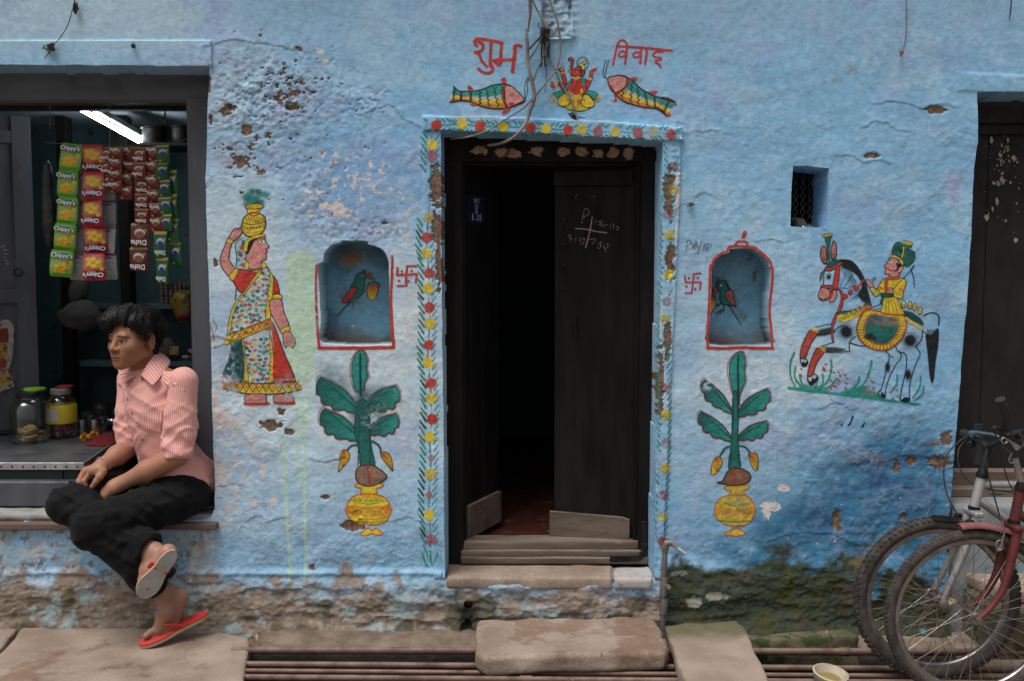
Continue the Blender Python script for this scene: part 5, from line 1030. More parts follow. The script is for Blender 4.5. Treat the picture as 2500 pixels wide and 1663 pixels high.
# charcoal scribble by the right garland, black paint marks under the horse
q = Paint(1668, 585, 1742, 625, 1.0).T((1640, 540), 4.3556); q.jit = .3; CH = C(.06, .06, .07)
for l in ([(165, 210), (150, 305)], [(150, 215), (195, 205), (205, 235), (165, 260)], [(210, 215), (228, 285), (248, 210)], [(240, 295), (262, 210), (275, 290)], [(248, 258), (275, 255)], [(318, 200), (275, 355)], [(330, 315), (345, 235), (365, 315), (372, 235)], [(385, 325), (382, 240), (420, 245), (410, 280), (385, 285)]): q.line(l, CH, 1.3, al=.9, sm=False)
q.emit('painted_lettering', HOUSE, 'thin charcoal capital letters scribbled on the blue plaster', mat=M_paint_new)
for bx_, L_, w_ in (((2066, 1008, 2090, 1045), [(240, 215), (255, 195), (262, 165), (268, 175)], (4, 2)), ((2098, 1020, 2116, 1045), [(315, 220), (328, 198)], (5, 2)), ((2048, 1028, 2062, 1044), [(203, 212), (207, 208)], (4, 4))):
    q = Paint(*bx_, 1.1).T((1960, 940), 2.1685); q.line(L_, BLK, *w_)
    q.emit('painted_mark', HOUSE, mat=M_paint_new)
# ------------------------------------------------------------------ materials for woodwork and metal
M_blackwood = weathered('black_painted_wood', (.006, .0055, .005), (.014, .012, .011), 14, .62, (.05, .04, .032), .70, 50, .5, 90, .003, st=(1, 1, .18), spec=.12)
M_oldwood = weathered('worn_grey_wood', (.085, .062, .047), (.17, .13, .10), 10, .8, (.05, .035, .025), .60, 30, .7, 70, .004, st=(.15, 1, 1), dust=(.24, .19, .15))
M_greywood = weathered('grey_painted_wood', (.052, .055, .064), (.085, .090, .104), 7, .6, (.12, .085, .06), .60, 34, .35, 80, .003, st=(1, 1, .3))
M_headwood = weathered('grey_painted_beam', (.052, .055, .064), (.08, .083, .093), 7, .55, (.03, .026, .024), .72, 40, .3, 80, .003, st=(.2, 1, 1))
M_bluewood = weathered('blue_washed_wood', (.34, .47, .56), (.46, .58, .65), 9, .85, (.20, .14, .11), .655, 22, .7, 60, .005, st=(.22, 1, 1.6))
M_greenwood = weathered('dark_green_wood', (.010, .026, .022), (.016, .040, .034), 10, .5, (.16, .13, .10), .73, 50, .3, 80, .003, st=(.25, 1, 1))
M_darkwood = weathered('dark_brown_wood', (.009, .007, .006), (.020, .015, .012), 10, .7, (.30, .24, .19), .735, 26, .5, 70, .004, st=(1, 1, .5))
M_iron = weathered('blackened_iron', (.012, .011, .010), (.03, .025, .022), 20, .5, (.10, .05, .03), .68, 60, .4, 120, .002, metal=.6)
M_pipe = weathered('rusty_pipe', (.085, .042, .028), (.16, .092, .068), 14, .7, (.28, .21, .17), .66, 40, .5, 120, .002, metal=.1, dust=(.24, .165, .13))
M_galv = weathered('galvanised_steel', (.16, .15, .14), (.26, .23, .21), 20, .5, (.11, .07, .05), .62, 50, .4, 120, .002, metal=.55, dust=(.24, .19, .15))
M_brass = weathered('brass', (.45, .33, .12), (.58, .45, .2), 30, .3, metal=.9)
M_steel = weathered('polished_steel', (.42, .41, .40), (.55, .54, .53), 20, .25, metal=1.0, bump=.05)
M_alu = weathered('dented_aluminium_strip', (.30, .29, .29), (.45, .44, .43), 20, .45, (.06, .05, .05), .68, 60, .3, 60, .004, metal=.45)
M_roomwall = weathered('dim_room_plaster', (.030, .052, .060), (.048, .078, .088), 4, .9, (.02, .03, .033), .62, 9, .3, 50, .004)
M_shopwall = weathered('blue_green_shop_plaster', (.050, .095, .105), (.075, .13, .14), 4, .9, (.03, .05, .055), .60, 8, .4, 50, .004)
M_redfloor = weathered('worn_red_floor', (.07, .018, .012), (.10, .03, .02), 6, .45, (.16, .12, .10), .60, 10, .2, 60, .003)
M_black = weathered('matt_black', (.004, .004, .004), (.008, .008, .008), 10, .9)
def vbox(mb, x0, x1, y0, y1, z0, z1, bev=.003):
    return mb.box(((x0 + x1) / 2, (y0 + y1) / 2, (z0 + z1) / 2), (abs(x1 - x0), abs(y1 - y0), abs(z1 - z0)), None, bev)
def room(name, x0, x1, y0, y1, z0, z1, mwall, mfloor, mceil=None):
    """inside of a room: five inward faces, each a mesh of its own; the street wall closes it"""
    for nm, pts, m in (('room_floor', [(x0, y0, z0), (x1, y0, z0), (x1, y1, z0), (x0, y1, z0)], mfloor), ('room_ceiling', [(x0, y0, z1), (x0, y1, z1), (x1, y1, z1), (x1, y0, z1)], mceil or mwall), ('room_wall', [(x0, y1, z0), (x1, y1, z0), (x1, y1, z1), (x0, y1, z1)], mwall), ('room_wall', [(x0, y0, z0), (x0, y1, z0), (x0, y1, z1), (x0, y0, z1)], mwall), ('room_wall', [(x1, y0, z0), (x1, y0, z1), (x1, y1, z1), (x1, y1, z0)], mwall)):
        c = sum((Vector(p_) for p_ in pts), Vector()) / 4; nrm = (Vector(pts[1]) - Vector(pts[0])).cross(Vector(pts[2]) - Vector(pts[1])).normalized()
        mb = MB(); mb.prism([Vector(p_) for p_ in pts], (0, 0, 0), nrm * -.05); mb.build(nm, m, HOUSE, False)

# ------------------------------------------------------------------ main doorway
DY = 0.15
def dz(py, y=DY): return W(1350, py, y).z
def dx(px, py=800, y=DY): return W(px, py, y).x
zt, zb = dz(349) + .03, dz(1378)
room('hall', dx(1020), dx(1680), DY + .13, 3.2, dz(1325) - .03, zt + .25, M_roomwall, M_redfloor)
FR = empty('x', (0, 0, 0)); bpy.data.objects.remove(FR)
mb = MB(); vbox(mb, dx(1040, 800), dx(1131, 800), DY, DY + .12, zb - .04, zt - .002, .006); vbox(mb, dx(1127), dx(1136), DY + .03, DY + .118, zb, dz(398), .003); jl = mb.build('door_frame', M_blackwood, HOUSE)
mb = MB(); vbox(mb, dx(1562), dx(1650), DY, DY + .12, zb - .04, zt - .002, .006); vbox(mb, dx(1552), dx(1563), DY + .03, DY + .118, zb, dz(402), .003); mb.build('door_frame', M_blackwood, HOUSE)
mb = MB(); vbox(mb, dx(1036), dx(1655), DY - .004, DY + .125, dz(396), zt + .10, .006); vbox(mb, dx(1131), dx(1563), DY + .02, DY + .124, dz(404), dz(395), .003); mb.build('door_lintel', M_blackwood, HOUSE)
# wooden threshold in three worn boards
for a, b, y0, y1 in ((1322, 1345, .155, .27), (1343, 1362, .142, .25), (1360, 1379, .132, .24)):
    mb = MB(); xa, xb = dx(1123), dx(1588); n = 26
    top = dz(a, y0); bot = dz(b, y0)
    for i in range(n):
        pass
    Vv, Ff = surfnets(lambda P: np.maximum(np.maximum(np.abs(P[..., 0] - (xa + xb) / 2) - (xb - xa) / 2, np.abs(P[..., 1] - (y0 + y1) / 2) - (y1 - y0) / 2), np.abs(P[..., 2] - (top + bot) / 2) - (top - bot) / 2 + .0015) + .006 * (noise3(P * np.array([.25, 1, 1]), 40, a) - .5), (xa - .02, y0 - .02, bot - .02), (xb + .02, y1 + .02, top + .02), .006)
    mesh_obj('threshold_board', Vv, Ff, M_oldwood, HOUSE, True, 50)
mb = MB(); pth = [W(1573, 1276, .142), W(1573, 1330, .140), W(1572, 1348, .135), W(1560, 1361, .126), W(1535, 1364, .124), W(1492, 1364, .124)]
for i in range(len(pth) - 1):
    a, b = pth[i], pth[i + 1]; mb.box((a + b) / 2, ((b - a).length + .012, .006, .028), Matrix.Rotation(-math.atan2((b - a).z, (b - a).x), 3, 'Y'), .002)
mb.build('corner_strap', M_iron, HOUSE)
# stone sill of the doorway
stone('stone_sill', [(dx(1088, 1400, 0), -.03), (dx(1492, 1400, 0), -.035), (dx(1494, 1400, .2), .16), (dx(1090, 1400, .2), .17)], W(1300, 1410, -.02).z - .05, W(1300, 1410, -.02).z + .004, M_sand, HOUSE, .010, .006, .009, seed=6)
stone('stone_sill', [(dx(1496, 1400, 0), -.03), (dx(1592, 1400, 0), -.03), (dx(1588, 1400, .2), .16), (dx(1496, 1400, .2), .16)], W(1300, 1410, -.02).z - .05, W(1300, 1412, -.02).z + .002, weathered('pale_stone', (.34, .31, .29), (.48, .46, .45), 8, .85, (.2, .16, .13), .62, 30, .5, 60, .004), HOUSE, .010, .006, .009, seed=7)
mb = MB(); vbox(mb, dx(1084, 1400, 0), dx(1600, 1400, 0), .02, .40, W(1300, 1412, 0).z - .22, W(1300, 1412, 0).z - .03, .003); mb.build('sill_masonry', M_earth, HOUSE)

def leaf(hinge, ang, width, z0, z1, sgn, thick=.035):
    """door leaf swung inwards about a vertical hinge; returns parent object and local->world function"""
    ca, sa = math.cos(ang), math.sin(ang)
    def tw(u, v, w): return Vector((hinge.x + sgn * (u * ca) - sgn * 0 + (v * sa) * 0 - sgn * 0 + (-v * sa * sgn), hinge.y + u * sa + v * ca, w))
    return tw
def leaf_box(mb, tw, u0, u1, v0, v1, z0, z1, n=1):
    vs_ = [tw(u, v, z) for z in (z0, z1) for v in (v0, v1) for u in (u0, u1)]
    fs = [(0, 2, 3, 1), (4, 5, 7, 6), (0, 1, 5, 4), (2, 6, 7, 3), (1, 3, 7, 5), (0, 4, 6, 2)]
    if (vs_[1] - vs_[0]).cross(vs_[2] - vs_[0]).z < 0: fs = [f[::-1] for f in fs]
    return mb.add(vs_, fs)
# right leaf, ajar
hx = dx(1556, 800, .2); lz0, lz1 = dz(1332, .24), dz(404, .22)
twr = leaf(Vector((hx, DY + .055, 0)), R(9), .4, lz0, lz1, -1)
RL = leaf_box(MB(), twr, 0, .365, 0, .03, lz0 + .01, lz1).build('door_leaf', M_blackwood, HOUSE, False); tag(RL, 'right door leaf standing ajar with chalk marks and a chain')
def twp(px, py, d=.004):
    """point on the front of the right leaf seen at a pixel"""
    ddx, ddy, ddz = ray(px, py); n = Vector((-(-1) * 0, 0, 0)); a = twr(0, -d, 0); b = twr(1, -d, 0); t_ = (b - a).normalized(); nn = Vector((t_.y, -t_.x, 0))
    s_ = (a - Vector((0, CAMY, 0))).dot(nn) / (float(ddx) * nn.x + float(ddy) * nn.y)
    return Vector((float(ddx) * s_, CAMY + float(ddy) * s_, CAMZ + float(ddz) * s_))
def leaf_u(px, py): q_ = twp(px, py, 0); return (q_ - twr(0, 0, q_.z)).length
leaf_box(MB(), twr, leaf_u(1544, 440), leaf_u(1353, 440), -.018, -.0005, twp(1450, 453).z, twp(1450, 418).z).build('door_rail', M_blackwood, RL, False)
br_ = MB(); zz = [(leaf_u(1537, 1300), twp(1537, 1328).z, twp(1537, 1268).z), (leaf_u(1520, 1300), twp(1500, 1322).z, twp(1520, 1262).z), (leaf_u(1430, 1300), twp(1430, 1318).z, twp(1430, 1254).z), (leaf_u(1343, 1300), twp(1343, 1312).z, twp(1343, 1247).z)]
for (u0, a0, b0), (u1, a1, b1) in zip(zz[:-1], zz[1:]):
    vs_ = [twr(u0, -.022, a0), twr(u1, -.022, a1), twr(u1, -.022, b1), twr(u0, -.022, b0), twr(u0, -.0005, a0), twr(u1, -.0005, a1), twr(u1, -.0005, b1), twr(u0, -.0005, b0)]
    br_.add(vs_, [(3, 2, 1, 0), (3, 7, 6, 2), (0, 1, 5, 4), (0, 4, 7, 3), (1, 2, 6, 5)])
br_.build('kick_board', M_oldwood, RL, False)
# chain on the right leaf
for (x0, y0, x1, y1) in ((1377, 540, 1376, 598), (1375, 592, 1374, 650), (1374, 645, 1375, 706)):
    a = twp(x0, y0, .012); b = twp(x1, y1, .012); L = (a - b).length; c_ = (a + b) / 2; ux = (twr(1, 0, 0) - twr(0, 0, 0)).normalized()
    MB().tube([c_ + ux * (.0085 * math.cos(k * math.pi / 8)) + Vector((0, 0, 1)) * ((L / 2 - .007) * (1 if math.sin(k * math.pi / 8) > 0 else -1) * min(1, abs(math.sin(k * math.pi / 8)) * 3) + .006 * math.sin(k * math.pi / 8)) for k in range(16)], .0028, 6, closed=True).build('chain_link', M_iron, RL)
MB().lathe([(.004, 0), (.012, .006), (.010, .014), (.004, .018)], twp(1375, 535, .001), 10, axis=(0, -1, 0)).build('chain_staple', M_iron, RL)
MB().tube([twp(1405, 770, .012), twp(1406, 800, .014), twp(1407, 822, .012)], .004, 6).build('latch', M_iron, RL)
# chalk sums on the right leaf
def leaf_decal(q, name, parent, mat=None):
    act = q.a > .03; cell = act[:-1, :-1] | act[1:, :-1] | act[1:, 1:] | act[:-1, 1:]; ni, nj = q.X.shape; ids = np.arange(ni * nj).reshape(ni, nj)
    qd = np.stack([ids[:-1, :-1], ids[:-1, 1:], ids[1:, 1:], ids[1:, :-1]], -1)[cell]; us = np.zeros(ni * nj, bool); us[qd.ravel()] = True; rm = np.cumsum(us) - 1
    pts = [tuple(twp(a, b, .0015)) for a, b in zip(q.X.ravel()[us], q.Y.ravel()[us])]
    return mesh_obj(name, pts, rm[qd], mat or M_paint_worn, parent, True, None, attrs={'Col': np.concatenate([q.c, q.a[..., None]], -1).reshape(-1, 4)[us]})
q = Paint(1380, 460, 1520, 640, 1.4).T((1020, 260), 3.135); q.jit = .6; CK = C(.42, .30, .30)
for l, w in (([(1255, 895), (1275, 790), (1300, 785), (1310, 820), (1270, 845)], 1.6), ([(1205, 935), (1290, 940), (1370, 958), (1445, 968)], 3), ([(1335, 845), (1315, 960), (1285, 1078)], 3), ([(1350, 905), (1362, 870)], 1.4), ([(1372, 885), (1390, 880), (1395, 905), (1372, 905)], 1.3), ([(1410, 870), (1400, 900), (1425, 920), (1425, 890)], 1.3), ([(1440, 905), (1450, 905)], 1.5), ([(1470, 930), (1485, 885)], 1.3), ([(1500, 900), (1495, 940)], 1.3), ([(1515, 920), (1535, 925), (1530, 945), (1515, 940)], 1.3), ([(1150, 990), (1170, 985), (1160, 1008), (1178, 1015), (1160, 1035)], 1.4), ([(1210, 1000), (1208, 1030)], 1.3), ([(1240, 1005), (1245, 1040)], 1.3), ([(1255, 1015), (1275, 1010), (1270, 1045), (1250, 1050)], 1.3), ([(1305, 1020), (1360, 1015), (1335, 1055)], 1.3), ([(1380, 1060), (1400, 1035), (1395, 1085), (1375, 1080)], 1.3), ([(1420, 1060), (1440, 1110)], 1.2), ([(1445, 1050), (1460, 1060), (1440, 1090)], 1.2), ([(1200, 715), (1215, 680), (1240, 665)], 1.0), ([(1330, 695), (1360, 690)], 1.0)):
    q.line(l, CK, w, al=.75)
tag(leaf_decal(q, 'chalk_writing', RL), kind='stuff')
# left leaf swung right back
hxl = dx(1133, 800, .22); twl = leaf(Vector((hxl, DY + .055, 0)), R(66), .4, 0, 0, 1)
LL = leaf_box(MB(), twl, 0, .36, -.0, .03, dz(1318, .3), dz(404, .22)).build('door_leaf', M_blackwood, HOUSE, False); tag(LL, 'left door leaf swung back into the dark hall')
leaf_box(MB(), twl, .01, .35, -.02, -.0005, dz(1310, .24), dz(1232, .24)).build('kick_board', M_oldwood, LL, False)
num = leaf_box(MB(), twl, .035, .20, -.004, -.0005, W(1150, 545, .3).z, W(1150, 478, .3).z).build('number_plate', weathered('blue_enamel', (.010, .014, .05), (.016, .022, .07), 12, .35), LL, False)
def text_mesh(txt, size, font=None, bold=.0):
    cu = bpy.data.curves.new('t', 'FONT'); cu.body = txt; cu.size = size; cu.align_x = 'CENTER'; cu.align_y = 'CENTER'; cu.offset = bold; cu.resolution_u = 2
    o = bpy.data.objects.new('t', cu); COL.objects.link(o); dg = bpy.context.evaluated_depsgraph_get(); me = bpy.data.meshes.new_from_object(o.evaluated_get(dg)); bpy.data.objects.remove(o); bpy.data.curves.remove(cu)
    v = np.empty(len(me.vertices) * 3); me.vertices.foreach_get('co', v); fs = [tuple(p_.vertices) for p_ in me.polygons]; bpy.data.meshes.remove(me)
    return v.reshape(-1, 3), fs
M_white = weathered('white_enamel', (.35, .35, .36), (.45, .45, .46), 30, .5)
for txt, sz, u, z in (('B N C', .026, .118, W(1150, 490, .3).z), ('3/', .062, .115, W(1150, 510, .3).z), ('B.  218', .042, .118, W(1150, 531, .3).z)):
    v, fs = text_mesh(txt, sz, bold=.001); mesh_obj('plate_lettering', [tuple(twl(u + a * .8, -.006, z + b)) for a, b, c_ in v], fs, M_white, num, False)
# dried remains of a leaf garland stuck to the lintel
M_smear = weathered('dried_leaf_paste', (.20, .145, .085), (.30, .22, .14), 40, .95, (.02, .014, .01), .56, 60, .8, 90, .004)
t = NT('dried_paste_smear'); p = t.pos(); a_ = t.attr('Col')
hol = t.ramp(t.noise(p, 140, 5, .7), .56, .66, 1, 0)
b_ = t.n('BsdfPrincipled', {'Base Color': t.mix(t.ramp(t.noise(p, 45, 4), .4, .6), (.33, .26, .18), (.30, .15, .07)), 'Roughness': .95, 'Alpha': t.math('MULTIPLY', hol, a_.outputs['Alpha'], True), 'Normal': t.bump(t.noise(p, 90, 4), .8, .004)}); t.t.links.new(b_.outputs[0], t.out.inputs[0]); M_smear = t.mat
for i, (cx, cy, w_, h_) in enumerate([(474, 335, 70, 50), (640, 350, 75, 48), (750, 360, 70, 45), (915, 340, 68, 52), (1110, 345, 68, 52), (1250, 340, 60, 56), (1378, 362, 48, 44), (1495, 355, 56, 60), (1622, 362, 40, 54)]):
    q = Paint(1020 + (cx - w_ - 10) / 3.135, 260 + (cy - h_ - 10) / 3.135, 1020 + (cx + w_ + 10) / 3.135, 260 + (cy + h_ + 10) / 3.135, 1.3).T((1020, 260), 3.135); q.jit = 2.5
    rs = np.random.RandomState(i)
    for k in range(7): q.fill([(cx + rs.normal(0, w_ * .3) + w_ * .42 * math.cos(a), cy + rs.normal(0, h_ * .2) + h_ * .5 * math.sin(a)) for a in np.linspace(0, 5.6, 7)], C(.3, .2, .1), .8, 1.2)
    q.emit('dried_garland_leaf', HOUSE, depth=.0, mat=M_smear)
    o = bpy.context.scene.collection.objects[-1] if False else [x_ for x_ in HOUSE.children if x_.name.startswith('dried_garland_leaf')][-1]
    me = o.data; n_ = len(me.vertices); co = np.empty(n_ * 3, np.float32); me.vertices.foreach_get('co', co); co = co.reshape(-1, 3)
    pxs, pys = PX(co[:, 0], co[:, 1], co[:, 2]); x_, z_ = W(pxs, pys, DY - .006); co[:, 0] = x_; co[:, 2] = z_; co[:, 1] = DY - .0065; me.vertices.foreach_set('co', co.ravel()); me.update()

# ------------------------------------------------------------------ small window: grille and dark cupboard behind it
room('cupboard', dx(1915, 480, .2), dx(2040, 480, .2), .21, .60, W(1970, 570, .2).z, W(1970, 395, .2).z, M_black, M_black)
GR = empty('y'); bpy.data.objects.remove(GR)
x0, x1 = dx(1925, 480, .19), dx(1992, 480, .19); z0, z1 = W(1960, 553, .19).z, W(1960, 408, .19).z
gmesh = MB(); k = 0; xx = x0
while xx < x1 + .02:
    pts = [Vector((xx + (.011 if (j % 2) else -.011), .19, z0 - .01 + j * .036)) for j in range(int((z1 - z0) / .036) + 2)]
    gmesh.tube(pts, .0022, 5); pts2 = [Vector((2 * xx - p_.x, p_.y + .003, p_.z)) for p_ in pts]; gmesh.tube(pts2, .0022, 5); xx += .0315
WG = gmesh.build('window_grille', weathered('rusty_wire', (.10, .075, .06), (.16, .12, .10), 30, .7), HOUSE)
mb = MB(); vbox(mb, dx(1986, 480, .2), dx(2026, 480, .2), .192, .21, z0 - .02, z1 + .02); mb.build('window_jamb', M_darkwood, HOUSE)
stone('rag', [(dx(1936, 545, .15), .10), (dx(1962, 545, .15), .11), (dx(1955, 545, .15), .17), (dx(1934, 545, .15), .17)], W(1940, 553, .12).z, W(1940, 532, .15).z, weathered('old_paper', (.10, .08, .065), (.16, .13, .11), 20, .9), None, .004, .01, .006, 30, 9, label='crumpled brown paper scrap lying in the barred window', cat='paper')
mb = MB(); mb.tube([W(1958, 552, .10), W(1975, 549, .10), W(1995, 551, .11), W(1985, 554, .09), W(1965, 554, .09)], .004, 6, closed=True); tag(mb.build('glass_bangle', M_steel), 'shiny ring lying on the bed of the barred window', 'ring')

# ------------------------------------------------------------------ doorway at the right
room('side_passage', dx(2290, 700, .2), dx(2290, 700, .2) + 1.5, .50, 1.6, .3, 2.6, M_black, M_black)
sx = lambda px, py=700, y=.2: W(px, py, y).x
zt2 = W(2400, 300, .2).z
mb = MB(); vbox(mb, sx(2330), sx(2330) + 1.2, .20, .30, W(2400, 300, .2).z, W(2400, 232, .2).z + .05, .006); mb.build('door_lintel', M_darkwood, HOUSE)
mb = MB(); vbox(mb, sx(2334), sx(2334) + 1.2, .235, .31, W(2400, 325, .2).z, W(2400, 299, .2).z, .004); mb.build('door_lintel', M_darkwood, HOUSE)
SD = empty('z'); bpy.data.objects.remove(SD)
xw = 0
zlo = W(2400, 1146, .26).z
for k in range(5):
    mb = MB(); vbox(mb, sx(2300) + k * .215, sx(2300) + k * .215 + .213, .262 + (k % 2) * .002, .30, zlo - .02, W(2400, 322, .26).z, .003)
    mb.build('door_plank', M_darkwood, HOUSE)
mb = MB(); vbox(mb, sx(2296), sx(2296) + 1.3, .205, .30, W(2400, 1190, .2).z, W(2400, 1150, .2).z, .006); mb.build('door_sill', M_oldwood, HOUSE)
mb = MB(); vbox(mb, sx(2290), sx(2290) + 1.3, .16, .35, W(2400, 1216, .16).z, W(2400, 1191, .16).z, .008); mb.build('door_sill', M_oldwood, HOUSE)
# flaking posters on the plank door (paper remnants)
M_scrap = weathered('torn_paper_scrap', (.34, .28, .22), (.45, .38, .31), 30, .95)
rs = np.random.RandomState(8); flk_ = MB()
for k in range(60):
    cx, cy = (2445 + rs.normal(0, 22), 395 + rs.normal(0, 35)) if k < 40 else (2440 + rs.normal(0, 30), 520 + rs.normal(0, 40))
    if cx < 2400: continue
    n_ = 9; r_ = 1.5 + 9 * rs.rand() ** 2.5; pts = [W(cx + r_ * rs.uniform(.25, 1.3) * math.cos(a) * .7, cy + r_ * rs.uniform(.3, 1.4) * math.sin(a), .2598) for a in np.linspace(0, 5.3, n_)]
    flk_.prism(pts, (0, 0, 0), (0, .0012, 0))
tag(flk_.build('paper_scraps', M_scrap, HOUSE, False), kind='stuff')
# plastered step under the side door and flagstones
mb = MB(); stone('side_step', [(sx(2300), .02), (sx(2300) + 1.5, .02), (sx(2300) + 1.5, .4), (sx(2300), .4)], -.20, W(2420, 1232, .02).z, weathered('grey_blue_plaster', (.20, .22, .22), (.27, .31, .32), 5, .9, (.14, .27, .36), .56, 9, .5, 60, .006, dust=(.27, .24, .21)), None, .02, .010, .014, 8, 12, label='grey plastered step under the dark plank door', cat='step')
stone('step_slab', [WZ(2330, 1352, .22)[:2], WZ(2560, 1345, .22)[:2], WZ(2700, 1440, .22)[:2], WZ(2460, 1445, .22)[:2], WZ(2345, 1395, .22)[:2]], .165, .22, M_sand, None, .008, .006, .01, seed=14, label='buff step slab behind the bicycle wheels below the plank door', cat='slab')
mb = MB(); vbox(mb, WZ(2350, 1400, .22).x, 2.7, -.30, .02, -.2, .165, .01); tag(mb.build('step_masonry', M_moss), 'rubble masonry carrying the step slab by the plank door', 'masonry')
stone('paving_slab', [WZ(2300, 1545, -.03)[:2], WZ(2420, 1532, -.03)[:2], WZ(2620, 1560, -.03)[:2], WZ(2640, 1700, -.03)[:2], WZ(2480, 1720, -.03)[:2], WZ(2380, 1640, -.03)[:2]], -.09, -.03, M_sand, None, .010, .006, .01, seed=15, label='broken sandstone slab lying under the two bicycle wheels', cat='slab')

# ------------------------------------------------------------------ shop opening
FY = .15
zs0 = W(300, 1273, 0).z
def fx(px, y=FY, py=800): return W(px, py, y).x
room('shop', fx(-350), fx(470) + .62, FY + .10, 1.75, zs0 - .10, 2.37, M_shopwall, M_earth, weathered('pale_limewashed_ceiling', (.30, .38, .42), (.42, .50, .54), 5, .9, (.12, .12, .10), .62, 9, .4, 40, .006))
mb = MB(); vbox(mb, fx(-350), fx(515) + .10, FY, FY + .09, W(200, 250, FY).z, W(200, 168, FY).z + .05, .012); mb.build('frame_header', M_headwood, HOUSE)
mb = MB(); vbox(mb, fx(467), fx(515) + .10, FY - .004, FY + .10, zs0 + .03, W(480, 236, FY).z, .006); mb.build('frame_post', M_greywood, HOUSE)
mb = MB(); vbox(mb, fx(-350), fx(515) + .10, FY - .002, FY + .10, W(200, 1238, FY).z, W(200, 1176, FY).z, .006); mb.build('frame_rail', M_greywood, HOUSE)
mb = MB(); vbox(mb, fx(-350), fx(515) + .06, -.030, FY + .12, zs0 - .03, zs0 - .002, .004); mb.build('ledge_board', weathered('brown_ledge_board', (.10, .06, .05), (.17, .115, .095), 8, .8, (.30, .25, .22), .66, 30, .6, 50, .004, st=(.2, 1, 1)), HOUSE)
Vv, Ff = surfnets(lambda P: np.maximum(np.abs(P[..., 1] - .085) - .07, np.abs(P[..., 2] - zs0 - .012) - .014) + .012 * (noise3(P, 22, 3) - .5), (fx(-350), -.02, zs0 - .03), (fx(515) + .05, .19, zs0 + .06), .012)
mesh_obj('ledge_mortar', Vv, Ff, weathered('mortar', (.23, .21, .18), (.33, .33, .32), 9, .95, (.12, .09, .07), .6, 20, .7, 40, .008), HOUSE, True, None)
# shop counter: board top with metal edging, green front
CT_ = empty('shop_counter', (fx(-20, .3), .45, zs0), 'low shop counter with dark top, dented metal edging and green front', 'counter')
cz = .667; cxr = W(205, 1128, .19).x; cxl = fx(-350, .3) + .02
ex2 = WZ(272, 1084, cz).x; ey2 = WZ(272, 1084, cz).y
tp = [Vector((cxl, .185, 0)), Vector((cxr, .185, 0)), Vector((ex2, ey2, 0)), Vector((ex2 + .06, 1.1, 0)), Vector((cxl, 1.1, 0))]
MB().prism(tp, (0, 0, cz - .022), (0, 0, cz)).build('counter_top', weathered('worn_slate_top', (.045, .048, .052), (.10, .10, .105), 6, .42, (.16, .13, .11), .62, 12, .25, 60, .003), CT_, False)
mb = MB(); vbox(mb, cxl, cxr + .004, .178, .1845, cz - .030, cz + .003, .002); mb.build('metal_edging', M_alu, CT_, False)
e = (tp[2] - tp[1]); eN = Vector((e.y, -e.x, 0)).normalized() * .004
MB().prism([tp[1] + Vector((0, 0, cz - .030)) + eN * .2, tp[2] + Vector((0, 0, cz - .030)) + eN * .2, tp[2] + Vector((0, 0, cz + .003)) + eN * .2, tp[1] + Vector((0, 0, cz + .003)) + eN * .2], (0, 0, 0), eN).build('metal_edging', M_alu, CT_, False)
for k in range(12):
    xk = cxr - .025 - k * .048; MB().lathe([(.0045, 0), (.0045, .002), (0, .0035)], (xk, .178, cz - .014), 8, axis=(0, -1, 0)).build('nail', M_iron, CT_)
mb = MB(); vbox(mb, cxl, cxr - .10, .20, .22, zs0 + .07, cz - .036, .003); mb.build('front_board', M_greenwood, CT_)
mb = MB(); vbox(mb, cxr - .098, cxr - .03, .202, .28, zs0 + .03, cz - .036, .003); mb.build('leg', M_greenwood, CT_)
mb = MB(); vbox(mb, cxl + .3, cxl + .36, .9, .98, zs0 + .0, cz - .024, .003); mb.build('leg', M_greenwood, CT_)
# open shutter door on the left of the shop, with a torn poster
SH = empty('shop_shutter', (W(20, 1100, .9).x, .9, zs0), 'dark grey panelled shop shutter folded inwards with torn posters', 'shutter')
sA = W(-150, 700, .80); sB = W(92, 700, 1.0)
def shp(u, v, z, d=0):
    a = Vector((sA.x, .80, 0)); b = Vector((sB.x, 1.0, 0)); t_ = (b - a); nn = Vector((t_.y, -t_.x, 0)).normalized(); return a + t_ * u + nn * (d + v) + Vector((0, 0, z))
def shbox(u0, u1, d0, d1, z0, z1, nm, m):
    vs_ = [shp(u, 0, z, d) for z in (z0, z1) for d in (d1, d0) for u in (u0, u1)]
    return MB().add(vs_, [(0, 2, 3, 1), (4, 5, 7, 6), (0, 1, 5, 4), (2, 6, 7, 3), (1, 3, 7, 5), (0, 4, 6, 2)]).build(nm, m, SH, False)
shz0, shz1 = cz + .012, 2.30
shbox(0, .98, -.03, 0, shz0, shz1, 'panel', M_greywood)
for u0, u1 in ((.0, .08), (.78, .98)): shbox(u0, u1, .0005, .02, shz0, shz1, 'stile', M_greywood)
for za, zb_ in ((W(60, 740, .95).z, W(60, 705, .95).z), (W(60, 350, .95).z, W(60, 320, .95).z), (shz0 + .02, shz0 + .10)): shbox(.08, .78, .0005, .018, za, zb_, 'rail', M_greywood)
MB().tube([shp(.80, 0, W(70, 665, .95).z, .03) + Vector((0, 0, .02 * math.sin(k * math.pi / 6))) + (shp(1, 0, 0) - shp(0, 0, 0)).normalized() * .018 * math.cos(k * math.pi / 6) for k in range(12)], .003, 6, closed=True).build('ring_handle', M_iron, SH)
